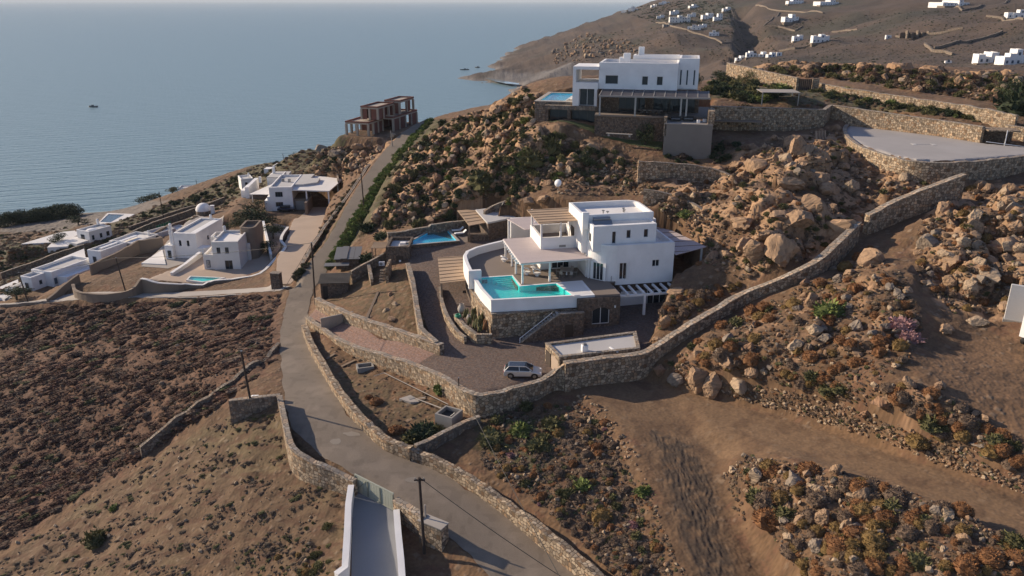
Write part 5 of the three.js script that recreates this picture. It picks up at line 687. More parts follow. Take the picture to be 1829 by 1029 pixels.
// red unfinished house
{
  const g = thing('unfinished_house', 'unfinished house with red brick infill and concrete frame on the headland', 'house', V3(-41.1, 46.6, -197.4), -.29), red = std({ color: col(.20, .085, .062), map: plasterTex, bumpMap: plasterBump, bumpScale: .03 }), fr = std({ color: col(.40, .34, .27), map: plasterTex });
  const frame = (x0, x1, y0, y1, z0, z1, nx, nz) => { part(g, 'floor_slab', bx(x0 - .15, x1 + .15, y1 - .35, y1, z0 - .15, z1 + .15), fr); part(g, 'roof_edge', prism(rect(x0 - .2, x1 + .2, z0 - .2, z1 + .2), y1, y1 + .35, [rect(x0 + .1, x1 - .1, z0 + .1, z1 - .1)]), red); for (let i = 0; i <= nx; i++) for (let k = 0; k <= nz; k++) { if (i > 0 && i < nx && k > 0 && k < nz) continue; const x = lerp(x0, x1, i / nx), z = lerp(z1, z0, k / nz); part(g, 'column', bx(x - .25, x + .25, y0, y1 - .35, z - .25, z + .25), fr); } };
  frame(0, 6, -1, 3.1, -8, 0, 2, 3); frame(2.6, 7, 3.45, 6.4, -13, -3.6, 2, 3); frame(4, 9, -.5, 3.4, -23, -8, 1, 4); frame(4.6, 8.6, 3.75, 6.9, -22, -13.2, 1, 2);
  for (const q of [bx(.3, 5.7, -.9, 2.7, -8, -7.7), bx(5.9, 6.05, -.9, 2.7, -5, -2.9), bx(2.9, 4, 3.46, 6, -3.75, -3.6), bx(5.2, 6.7, 3.46, 6, -3.75, -3.6), bx(6.85, 7, 3.46, 6, -8, -4), bx(3, 6.8, 3.46, 6, -12.9, -12.7), bx(8.85, 9, -.4, 3, -16, -13), bx(4.9, 8.4, 3.8, 6.5, -13.4, -13.25), bx(8.5, 8.62, 3.8, 6.5, -20, -17), bx(5.85, 6, -.9, 2.7, -7.7, -5.4), bx(2.85, 3, 3.46, 6, -12.5, -4), bx(8.85, 9, -.4, 3, -12.6, -8.6), bx(8.85, 9, -.4, 3, -22.6, -18), bx(4.65, 4.8, 3.8, 6.5, -21.6, -13.6), bx(4.1, 4.25, -.4, 3, -22.6, -8.6)]) part(g, 'brick_infill', q, red);
  part(g, 'base_wall', [bx(-.4, 6.4, -3, -.5, -8, .3)], mConcrete);
}
// ---------------------------------------------------------------- parked car
{
  const p0 = at(934, 672, 39), p = V3(p0.x, H(p0.x, p0.z) + .06, p0.z), g = thing('parked_car', 'silver hatchback with black glass roof parked on the court', 'car', p, -.06), paint = new THREE.MeshPhysicalMaterial({ color: col(.50, .50, .49), metalness: .35, roughness: .35, clearcoat: .6, clearcoatRoughness: .1 }), W = .86; g.scale.y = .93;
  // side profile, front towards +x
  const lower = [[-2.05, .35], [-2.1, .55], [-2.08, .82], [-1.95, .98], [-1.5, 1.0], [.75, .98], [1.35, .86], [1.85, .72], [2.1, .55], [2.12, .38], [2.0, .28], [1.68, .26]];
  const s = new THREE.Shape(); s.moveTo(-2.05, .35); for (const [x, y] of lower.slice(1)) s.lineTo(x, y); s.absarc(1.3, .3, .38, 0, Math.PI, false); s.lineTo(-.95, .24); s.absarc(-1.33, .3, .38, 0, Math.PI, false); s.lineTo(-2.0, .28); s.closePath();
  part(g, 'body', new THREE.ExtrudeGeometry(s, { depth: 2 * W - .16, bevelEnabled: true, bevelSize: .07, bevelThickness: .08, bevelSegments: 3, bevelOffset: -.07, curveSegments: 10 }).translate(0, 0, -W + .08), paint);
  const cab = (x0, x1, x2, x3, y0, y1, w0, w1) => { const v = [[x0, y0, w0], [x3, y0, w0], [x2, y1, w1], [x1, y1, w1]], P = []; const q = (a, b, c, d) => P.push(...a, ...b, ...c, ...a, ...c, ...d), L = v.map(([x, y, w]) => [x, y, w]), R = v.map(([x, y, w]) => [x, y, -w]); q(L[0], L[1], L[2], L[3]); q(R[3], R[2], R[1], R[0]); q(L[1], R[1], R[2], L[2]); q(R[0], L[0], L[3], R[3]); q(L[3], L[2], R[2], R[3]); const b = new THREE.BufferGeometry(); b.setAttribute('position', new THREE.Float32BufferAttribute(P, 3)); b.setAttribute('uv', new THREE.Float32BufferAttribute(new Float32Array(P.length / 3 * 2), 2)); b.computeVertexNormals(); return b; };
  part(g, 'cabin_glass', cab(-1.98, -1.55, .35, 1.12, .96, 1.44, .80, .60), mGlass);
  part(g, 'roof', cab(-1.62, -1.5, .22, .33, 1.4, 1.475, .63, .58), new THREE.MeshPhysicalMaterial({ color: col(.02, .02, .022), roughness: .15, clearcoat: 1 }));
  for (const z of [-1, 1]) { for (const [a, b] of [[V3(-1.95, .97, .8 * z), V3(-1.5, 1.45, .6 * z)], [V3(.36, 1.45, .6 * z), V3(1.15, .96, .8 * z)], [V3(-.35, .97, .805 * z), V3(-.4, 1.45, .62 * z)], [V3(-1.5, 1.46, .61 * z), V3(.36, 1.46, .61 * z)]]) part(g, 'pillar', beam(a, b, .07, .06), paint); part(g, 'mirror', bx(.75, .95, .98, 1.1, z > 0 ? .82 : -1.0, z > 0 ? 1.0 : -.82, .03), paint); part(g, 'headlight', bx(1.78, 2.02, .58, .72, z * .55 - .16, z * .55 + .16, .04), mWhite); part(g, 'tail_light', bx(-2.13, -1.98, .62, .88, z * .68 - .12, z * .68 + .12, .03), std({ color: col(.3, .015, .01), roughness: .3 }));
    for (const x of [-1.33, 1.3]) { const w = part(g, 'wheel', new THREE.CylinderGeometry(.32, .32, .2, 20).rotateX(Math.PI / 2).translate(x, .32, z * .76), mBlack); part(w, 'rim', new THREE.CylinderGeometry(.2, .2, .02, 14).rotateX(Math.PI / 2).translate(x, .32, z * .87), mSteel); }
    part(g, 'door_handle', bx(-.6, -.4, .86, .9, z * .87 - .015, z * .87 + .015), mSteel); }
  part(g, 'number_plate', bx(-2.15, -2.11, .48, .58, -.25, .25), mWhite);
}
// dark car under the trees at the shore house
{ const q = at(512, 376, 32.2), g = thing('parked_car', 'dark blue car parked in front of the white shore house', 'car', V3(q.x, 32.05, q.z), .1), m = new THREE.MeshPhysicalMaterial({ color: col(.02, .03, .055), metalness: .3, roughness: .3, clearcoat: .7 }); part(g, 'body', bx(-2, 2, .3, .85, -.85, .85, .14), m); part(g, 'cabin_glass', bx(-1.4, .9, .85, 1.4, -.72, .72, .2), mGlass); for (const x of [-1.25, 1.25]) for (const z of [-.75, .75]) part(g, 'wheel', new THREE.CylinderGeometry(.32, .32, .2, 14).rotateX(Math.PI / 2).translate(x, .32, z), mBlack); }
// ---------------------------------------------------------------- utility poles and wires
const poleTops = [];
function pole(label, top, foot, eFoot, r = .12, arm = 0, mat = mPole) {
  const b = at(...foot, eFoot), t0 = atZ(...top, b.z), g = thing('utility_pole', label, 'pole', b, 0, 'utility poles'), t = t0.clone().sub(b); part(g, 'pole_shaft', (() => { const d = t.clone(), L = d.length() + .6, s = new THREE.CylinderGeometry(r * .75, r, L, 8); s.applyQuaternion(new THREE.Quaternion().setFromUnitVectors(V3(0, 1, 0), d.normalize())); return s.translate(t.x / 2, t.y / 2 - .3, t.z / 2); })(), mat);
  if (arm) { part(g, 'crossarm', bx(t.x - arm, t.x + arm, t.y - .3, t.y - .18, t.z - .06, t.z + .06), mat); for (const s of [-.8, .8]) part(g, 'insulator', cyl(t.x + s * arm, t.y - .18, t.y, t.z, .05, .04, 6), mConcrete); } else part(g, 'pole_cap', cyl(t.x, t.y, t.y + .1, t.z, r * .9, r * .9, 8), mSteel); poleTops.push(t0);
}
pole('tall dark pole beside the sliding gate in the foreground', [749, 853], [758, 988], 34.2, .15, .45);
pole('dark pole standing behind the shaded cross wall at the road bend', [431, 628], [450, 728], 35.6, .15);
pole('dark pole where the road meets the footpath near the stone hut', [556, 434], [563, 540], 36.2, .14);
pole('pole beside the dirt road above the shore house', [645, 312], [650, 370], 41.2, .14);
pole('pole in front of the red unfinished house', [698, 234], [702, 268], 45, .12, 0, mConcrete);
pole('leaning pole in front of the lowest left house', [33, 487], [52, 546], 26.4, .13);
pole('dark pole in front of the brown wall with openings', [207, 461], [226, 526], 30.2, .13);
pole('pole in the fields left of the domed tower', [284, 343], [292, 388], 24.5, .12);
pole('thin pole behind the flat white shore roof', [505, 275], [509, 300], 29, .1);
pole('thin pole near the boat shed on the coast', [350, 322], [355, 345], 12, .12);
pole('short wooden post on the corner of the court wall', [819, 676], [821, 728], 36.8, .08);
function wire(label, a, b, sag = .6) { const m = a.clone().lerp(b, .5); m.y -= sag; const g = thing('power_cable', label, 'cable', null, 0, 'cables'); rawPart(g, 'cable_strand', new THREE.TubeGeometry(new THREE.QuadraticBezierCurve3(a, m, b), 30, .032, 4), mBlack); }
wire('cable from the foreground pole running off over the asphalt road', poleTops[0], at(1010, 1035, 36.5), .4);
wire('pale cable crossing the scrub from the court wall corner', at(822, 690, 39.4), at(1005, 1040, 38), .5);
wire('cable between the road bend pole and the footpath pole', poleTops[1], poleTops[2], .8);
wire('cable from the footpath pole to the dirt road pole', poleTops[2], poleTops[3], .8);
wire('cable from the dirt road pole to the red house', poleTops[3], poleTops[4], .8);
wire('cable between the two lower poles by the brown wall', poleTops[5], poleTops[6], .7);
wire('cable from the brown wall pole to the footpath pole', poleTops[6], poleTops[2], 1);
// ---------------------------------------------------------------- gates and pillars
{
  const a = at(636, 878, 34.95), b = at(705, 915, 34.9), turn = Math.atan2(-(b.z - a.z), b.x - a.x), L = Math.hypot(b.x - a.x, b.z - a.z), g = thing('sliding_gate', 'pale green ribbed sliding gate across the white walled driveway', 'gate', V3(a.x, a.y + .08, a.z), turn), m = std({ color: col(.36, .37, .30), roughness: .6 }), dk = std({ color: col(.19, .20, .165), roughness: .6 });
  for (let k = 0; k < 14; k++) part(g, 'gate_board', bx(L * k / 14 + .015, L * (k + 1) / 14 - .015, .12, 1.75, -.03, .03), m); part(g, 'gate_rail', bx(0, L, 1.75, 1.87, -.05, .05), m); part(g, 'gate_rail', bx(0, L, 0, .12, -.05, .05), m); for (const x of [.05, L * .34, L * .66, L - .05]) part(g, 'gate_stile', bx(x - .06, x + .06, .12, 1.75, .035, .1), dk); part(g, 'gate_brace', beam(V3(.1, .2, .07), V3(L * .3, 1.6, .07), .05, .06), dk); part(g, 'gate_motor', bx(L - .5, L - .1, 0, .5, -.35, -.1, .03), mConcrete);
  const q = at(775, 968, 34.6), s = thing('stone_pillar', 'square rubble pillar with pale top at the road edge', 'pillar', V3(q.x, 33.6, q.z), -.55); part(s, 'pillar_body', bx(-1.2, 1.2, 0, 3.0, -.5, .5), mStone); part(s, 'pillar_top', bx(-1.26, 1.26, 3.0, 3.1, -.56, .56), mSlab); part(s, 'marker_post', bx(-.9, -.78, 3.1, 4.4, -.1, .02), mSlab);
  const pl = at(495, 512, 35), h = thing('stone_pillar', 'brown brick pillar at the mouth of the concrete driveway', 'pillar', V3(pl.x, 34.2, pl.z), -.2); part(h, 'pillar_body', bx(-.75, .75, 0, 3.1, -.5, .5), mStoneDark); part(h, 'pillar_top', bx(-.8, .8, 3.1, 3.2, -.55, .55), mCoping);
  const c = at(574, 592, 36.5), d = at(632, 574, 36.9), t2 = Math.atan2(-(d.z - c.z), d.x - c.x), L2 = Math.hypot(d.x - c.x, d.z - c.z), e = thing('sliding_gate', 'closed dark panel gate across the entrance ramp', 'gate', V3(c.x, 36.55, c.z), t2); for (let k = 0; k < 10; k++) part(e, 'gate_board', bx(L2 * k / 10 + .01, L2 * (k + 1) / 10 - .01, .1, 1.7, -.04, .04), mSlabWarm); part(e, 'gate_rail', bx(0, L2, 1.7, 1.82, -.08, .08), mSlab); part(e, 'gate_rail', bx(0, L2, -.5, .1, -.08, .08), mSlab);
}
// ---------------------------------------------------------------- pool hut, small pool and shade by the driveway
{
  const a = atZ(691, 480, -113), b = atZ(733, 480, -113), g = thing('pool_hut', 'dark stone hut with brown door below the small blue pool', 'hut', V3(a.x, 39.2, -113)), w = b.x - a.x; part(g, 'hut_wall', [prism(rect(0, w, -5.4, 0), 0, 3.55), prism(rect(0, w, -5.4, 0), 3.55, 4.15, [rect(.35, w - .35, -5.05, -.35)])], mStoneDark); part(g, 'hut_roof', bx(.36, w - .36, 3.55, 3.62, -5.04, -.36), mRoofGrey); part(g, 'door', bx(w * .42, w * .72, .4, 2.7, .01, .07), mDarkWood); part(g, 'door_notice', bx(w * .54, w * .62, 1.7, 2.1, .072, .08), mWhite); part(g, 'roof_hatch', bx(w * .5, w * .75, 3.62, 4.0, -3.4, -2.4, .05), mRoofWhite);
  const r = thing('reed_pergola', 'small reed roof left of the pool hut', 'pergola', V3(a.x - 2.6, 39, -115.5)); reedRoof(r, rect(0, 2.5, -2.6, .6), 3.6, { battens: 5 }); for (const [x, z] of [[.15, .4], [.15, -2.4]]) post(r, x, z, 0, 3.5, .14, mTimber, 'post');
  const Q = [[723, 439], [768, 414.5], [797, 410], [816, 431]].map(([x, y]) => { const p = at(x, y, 42.85); return [p.x, p.z]; }), s = thing('swimming_pool', 'small tapering blue pool behind the driveway', 'pool'); part(s, 'pool_shell', prism(inset(Q, -.35), 40.2, 42.95, [Q]), mStoneDark); part(s, 'pool_coping', prism(inset(Q, -.4), 42.95, 43.02, [inset(Q, -.02)]), mSlab); part(s, 'pool_floor', prism(inset(Q, -.01), 41.3, 42.6), mPoolBlue); part(s, 'pool_lining', prism(inset(Q, .003), 42.6, 42.93, [inset(Q, .05)]), mPoolBlue); part(s, 'water', prism(inset(Q, .055), 42.85, 42.86), new THREE.MeshPhysicalMaterial({ color: col(.8, .96, 1), transmission: 1, thickness: 0, roughness: .04, ior: 1.33, bumpMap: plasterBump, bumpScale: .03 }));
  for (const [x, y, l] of [[818, 412, 'white sun lounger beside the small blue pool, the rear one of two'], [823, 417, 'white sun lounger beside the small blue pool, the front one of two']]) { const p = at(x, y, 43), u = thing('sun_lounger', l, 'lounger', V3(p.x, H(p.x, p.z) + .06, p.z), .35, 'loungers at the small pool'); part(u, 'seat', bx(-1.0, .4, .3, .38, -.33, .33, .03), mWhite); part(u, 'backrest', bx(0, .75, 0, .08, -.33, .33).rotateZ(.7).translate(.38, .31, 0), mWhite); part(u, 'mattress', bx(-.98, .38, .38, .46, -.3, .3, .03), mWhite); for (const X of [-.9, .35]) for (const Z of [-.28, .28]) part(u, 'leg', bx(X - .03, X + .03, 0, .3, Z - .03, Z + .03), mSteel); }
  const P = [[817, 376], [857, 373], [871, 397], [838, 403]].map(([x, y]) => { const p = at(x, y, 45.4); return [p.x, p.z]; }), k = thing('reed_pergola', 'reed roofed pergola on stone pier behind the small blue pool', 'pergola'); part(k, 'reed_roof', prism(P, 45.32, 45.42), mBamboo); for (let i = 1; i < 5; i++) { const A = P[0].map((v, n) => lerp(v, P[3][n], i / 5)), B = P[1].map((v, n) => lerp(v, P[2][n], i / 5)); part(k, 'batten', beam(V3(A[0], 45.46, A[1]), V3(B[0], 45.45, B[1]), .06, .06), mTimber); } P.forEach(([x, z], i) => part(k, 'post', bx(x - .12, x + .12, 42.8, 45.32, z - .12, z + .12), mTimber)); part(k, 'stone_pier', bx(P[3][0] - .3, P[2][0] + .2, 42.7, 43.9, P[3][1] - 1.2, P[3][1] - .3), mStoneDark);
  const R = [[852, 374], [905, 368], [935, 383], [872, 396]].map(([x, y]) => { const p = at(x, y, 46); return [p.x, p.z]; }), o = thing('store_building', 'low stone store with grey flat roof behind the villa porch', 'store'); part(o, 'store_wall', prism(R, 42.5, 45.7), mStoneDark); part(o, 'roof', prism(inset(R, -.2), 45.7, 45.95), mRoofGrey);
  const tp = at(912, 380, 46), tt = thing('folded_parasol', 'dark folded awning heaped on the grey store roof', 'awning', V3(tp.x, 45.95, tp.z)); part(tt, 'cover', new THREE.ConeGeometry(1.3, 1.9, 7).translate(0, .95, 0), mBlack); part(tt, 'side_panel', bx(-1.7, -1.3, 0, 1.3, -.5, .5, .05).rotateZ(-.3), mConcrete); part(tt, 'side_panel', bx(1.3, 1.7, 0, 1.2, -.5, .5, .05).rotateZ(.4), mRoofWhite);
  // reed roofed patio beside the driveway
  const S = [[782, 460], [829, 457], [839, 500], [786, 506]].map(([x, y]) => { const p = at(x, y, 42.9); return [p.x, p.z]; }), y = thing('reed_pergola', 'large reed roof over the sunken patio beside the driveway', 'pergola'); part(y, 'reed_roof', prism(S, 42.82, 42.92), mBamboo); for (let i = 0; i <= 7; i++) { const A = S[0].map((v, n) => lerp(v, S[3][n], (i + .3) / 7.6)), B = S[1].map((v, n) => lerp(v, S[2][n], (i + .3) / 7.6)); part(y, 'batten', beam(V3(A[0], 42.96, A[1]), V3(B[0], 42.95, B[1]), .06, .06), mTimber); } for (const [x, z] of S) part(y, 'post', bx(x - .1 + .2, x + .1 + .2, 39, 42.82, z - .1, z + .1), mTimber);
}
wall('patio_wall', 'curved low rubble wall between driveway and sunken patio', [[786, 512, 41.1], [790, 540, 40.9], [800, 565, 40.6], [815, 588, 40.3], [831, 602, 40.1]], { t: .35, curve: true });
wall('planter_wall', 'rubble planter wall full of cactus below the pool', [[813, 560, 41.1], [830, 580, 40.8], [852, 597, 40.5], [879, 597, 40.5]], { t: .35 });
{ // things in the planter and patio
  const put = (x, y, e) => at(x, y, e); const jar = (l, x, y, e, s) => { const p = put(x, y, e), g = thing('clay_jar', l, 'jar', p); part(g, 'jar_body', new THREE.LatheGeometry([[.02, 0], [.28, .02], [.46, .35], [.5, .62], [.36, .95], [.22, 1.08], [.28, 1.16]].map(([a, b]) => new THREE.Vector2(a * s, b * s)), 16), mSlab); part(g, 'jar_mouth', new THREE.TorusGeometry(.25 * s, .05 * s, 6, 14).rotateX(Math.PI / 2).translate(0, 1.16 * s, 0), mSlab); };
  jar('big pale clay jar at the top of the cactus planter', 825, 560, 40.6, 1.1); jar('smaller white jar among the planter cactus', 838, 573, 40.4, .7);
  const p = put(818, 566, 41.1), h = thing('garden_hose', 'coiled green garden hose on the planter wall', 'hose', p); part(h, 'hose_coil', new THREE.TorusGeometry(.35, .09, 6, 18).rotateX(Math.PI / 2).translate(0, .1, 0), std({ color: col(.02, .22, .12), roughness: .5 })); part(h, 'hose_coil', new THREE.TorusGeometry(.28, .09, 6, 18).rotateX(Math.PI / 2).translate(0, .25, 0), std({ color: col(.02, .22, .12), roughness: .5 }));
  const c = put(831, 532, 40), s = thing('dining_chair', 'dark wooden chair in the sunken patio', 'chair', c, .6); part(s, 'seat', bx(-.25, .25, .43, .48, -.25, .25), mDarkWood); part(s, 'backrest', bx(-.25, .25, .48, 1, -.25, -.2), mDarkWood); for (const x of [-.22, .22]) for (const z of [-.22, .22]) part(s, 'leg', bx(x - .03, x + .03, 0, .43, z - .03, z + .03), mDarkWood);
}
{ // terrace furniture of the main villa
  const p = (x, y, z) => { const [a, b] = inFrame(VILLA, x, z); return V3(a, 39 + y, b); };
  const t = thing('round_table', 'round pale dining table under the main villa canopy', 'table', p(-2.2, 5.2, -3.6), .2); part(t, 'tabletop', cyl(0, .7, .76, 0, .85, .85, 24), mSlab); part(t, 'pedestal', cyl(0, 0, .7, 0, .12, .08, 10), mWhite);
  for (let k = 0; k < 6; k++) { const a = k / 6 * 6.283 + .3, c = thing('dining_chair', ['pale chair at the round terrace table, right side', 'pale chair at the round terrace table, front right', 'pale chair at the round terrace table, front left', 'pale chair at the round terrace table, left side', 'pale chair at the round terrace table, back left', 'pale chair at the round terrace table, back right'][k], 'chair', p(-2.2 + 1.15 * Math.cos(a), 5.2, -3.6 + 1.15 * Math.sin(a)), VILLA.turn - a - Math.PI / 2, 'chairs round the terrace table'); part(c, 'seat', bx(-.22, .22, .42, .47, -.22, .22, .02), mSlab); part(c, 'backrest', bx(-.22, .22, .47, .88, -.24, -.2, .02), mSlab); for (const x of [-.19, .19]) for (const z of [-.19, .19]) part(c, 'leg', bx(x - .02, x + .02, 0, .42, z - .02, z + .02), mSteel); }
  for (const [x, z, l] of [[-7.3, -4.6, 'round white lounge chair nearest the pool under the canopy'], [-6.1, -3.9, 'round white lounge chair beside the canopy column'], [-5.9, -6.6, 'round white lounge chair close to the wing wall'], [-9.2, -10.6, 'white hoop chair at the far left canopy post']]) { const g = thing('lounge_chair', l, 'chair', p(x, 5.2, z), rnd() * 3, 'white lounge chairs on the terrace'); part(g, 'seat', cyl(0, .3, .42, 0, .45, .5, 16), mWhite); part(g, 'backrest', new THREE.TorusGeometry(.5, .1, 8, 16, Math.PI).rotateX(-Math.PI / 2 + .5).translate(0, .6, 0), mWhite); part(g, 'base', cyl(0, 0, .3, 0, .22, .3, 12), mWhite); }
  const s = thing('outdoor_sofa', 'grey cushioned sofa in the back porch of the main villa', 'sofa', p(-4.4, 4.6, -18.6), VILLA.turn); part(s, 'base', bx(-1.2, 1.2, .1, .45, -.4, .4, .06), mConcrete); part(s, 'backrest', bx(-1.2, 1.2, .45, .9, -.4, -.2, .06), mConcrete); part(s, 'cushion', bx(-1.1, 0, .45, .6, -.2, .4, .05), mSlab); part(s, 'cushion', bx(.02, 1.1, .45, .6, -.2, .4, .05), mSlab);
}
// ---------------------------------------------------------------- huts on the plot
{
  const a = at(574, 532, 36.8), b = at(622, 526, 37.2), turn = Math.atan2(-(b.z - a.z), b.x - a.x), w = Math.hypot(b.x - a.x, b.z - a.z), g = thing('stone_hut', 'small stone hut with grey thatched roof and dark doorway beside the dirt road', 'hut', V3(a.x, 36.4, a.z), turn);
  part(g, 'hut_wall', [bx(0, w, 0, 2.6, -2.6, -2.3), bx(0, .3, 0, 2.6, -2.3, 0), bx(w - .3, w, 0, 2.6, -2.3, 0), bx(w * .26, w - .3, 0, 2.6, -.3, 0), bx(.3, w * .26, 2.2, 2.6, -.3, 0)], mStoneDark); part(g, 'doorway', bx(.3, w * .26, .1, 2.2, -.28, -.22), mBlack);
  const rr = std({ color: col(.155, .14, .125), map: bambooTex, bumpMap: bambooTex, bumpScale: .04 }); for (let k = 0; k < 9; k++) part(g, 'roof_plank', bx(-.3, w + .25, -.05, .05, -.18, .18).rotateX(-.12 - .06 * (rnd() - .5)).translate(0, 2.75 + k * .03 * 0 + (8 - k) * .045, -3.0 + (8 - k) * -0 + k * .4), rr);
  const c = at(600, 478, 38.6), s = thing('panel_shed', 'shed with four grey panels for a roof above the stone hut', 'shed', V3(c.x, 38.2, c.z), .08), pm = std({ color: col(.17, .165, .16), roughness: .6 }); part(s, 'shed_wall', [bx(0, 3.6, 0, 1.9, -3.6, -.2)], mStoneDark); for (let k = 0; k < 4; k++) part(s, 'roof_panel', bx(-.2 + k * 1.02, .78 + k * 1.02, -.05, .05, -2.1, 2.1).rotateX(.18).translate(0, 2.15 + (k === 1 ? .1 : 0), -1.9), pm); part(s, 'lower_roof', bx(-1.6, 2.2, 1.2, 1.3, .1, 1.3).rotateX(.1), pm);
  const st = at(683, 505, 39.6), e = thing('stone_steps', 'narrow stone steps beside the pool hut wall', 'steps', V3(st.x, 39, st.z)); for (let k = 0; k < 6; k++) part(e, 'step', bx(-.6, .6, -.4, .3 * (k + 1), -.4 * (k + 1), -.4 * k), mStoneGrey); part(e, 'side_wall', bx(.62, 1.0, -.4, 3.2, -3, .6), mStone);
  const ac = at(682, 470, 40.6), u = thing('air_conditioner', 'white air conditioner unit under the sloping wall', 'unit', V3(ac.x, 40.2, ac.z)); part(u, 'casing', bx(-.45, .45, 0, .65, -.17, .17, .04), mWhite); part(u, 'fan_grille', new THREE.CylinderGeometry(.25, .25, .02, 16).rotateX(Math.PI / 2).translate(-.1, .33, .175), mConcrete);
  for (const [x0, y0, x1, y1, e0, e1, l] of [[654, 560, 675, 520, 38.9, 39.4, 'pale timber beam lying across the hut plot'], [583, 640, 598, 632, 36.2, 36.4, 'board leaning by the ramp retaining wall'], [610, 652, 634, 642, 36.2, 36.4, 'loose board on the dirt plot by the dark opening'], [720, 712, 760, 712, 36.6, 36.7, 'flat pale board platform on the dirt plot']]) { const A = at(x0, y0, e0 + .1), B = at(x1, y1, e1 + .1); A.y = H(A.x, A.z) + .12; B.y = H(B.x, B.z) + .12; const t = thing('timber_board', l, 'board'); part(t, 'board_face', beam(A, B, .35, .1), mTimber); }
}
{ // cistern, pipes and slabs on the dirt plot
  const p = at(802, 752, 36.6), g = thing('water_cistern', 'open square concrete cistern at the end of the dirt plot', 'cistern', V3(p.x, 36.0, p.z), -.5); part(g, 'cistern_wall', prism(rect(-1.05, 1.05, -1.05, 1.05), 0, 1.7, [rect(-.85, .85, -.85, .85)]), mConcrete); part(g, 'cover', bx(-.84, .84, 1.2, 1.28, -.84, .84), mBlack); part(g, 'tap_pipe', [bar(V3(.3, 1.3, .2), V3(.7, 1.7, -.1), .05), bar(V3(.3, 1.3, .2), V3(-.1, 1.4, .5), .05)], mSteel);
  const pipe = (l, a, b, r = .045) => { const q = thing('water_pipe', l, 'pipe'); part(q, 'pipe_run', bar(a, b, r, 8), mSlab); part(q, 'joint', [new THREE.SphereGeometry(r * 1.5, 8, 6).translate(b.x, b.y, b.z)], mSlab); };
  pipe('long white pipe running along the foot of the retaining wall', at(686, 666, 36.9), at(800, 722, 37.2)); pipe('white pipe from the slab to the cistern', at(743, 712, 36.9), at(788, 729, 37.1), .06); pipe('short pipe beside the dark opening in the plot', at(668, 672, 36.8), at(686, 666, 36.9));
  const s = at(736, 715, 36.6), o = thing('concrete_slab', 'angular pale concrete slab on the dirt plot', 'slab', V3(s.x, H(s.x, s.z), s.z), .5); part(o, 'slab_body', prism([[-1.2, -.8], [.2, -1], [.5, 0], [1.6, .2], [.4, .9], [-.4, .6]], -.2, .2), mSlab); part(o, 'slab_inset', bx(-.3, .3, .2, .24, -.5, 0), mConcrete);
  const d = at(652, 655, 36.6), o2 = thing('concrete_slab', 'dark concrete chamber with open lid on the dirt plot', 'chamber', V3(d.x, H(d.x, d.z) - .2, d.z), .3); part(o2, 'chamber_wall', prism(rect(-1, 1, -.7, .7), 0, .7, [rect(-.8, .8, -.5, .5)]), mConcrete); part(o2, 'chamber_floor', bx(-.8, .8, 0, .1, -.5, .5), mBlack);
}
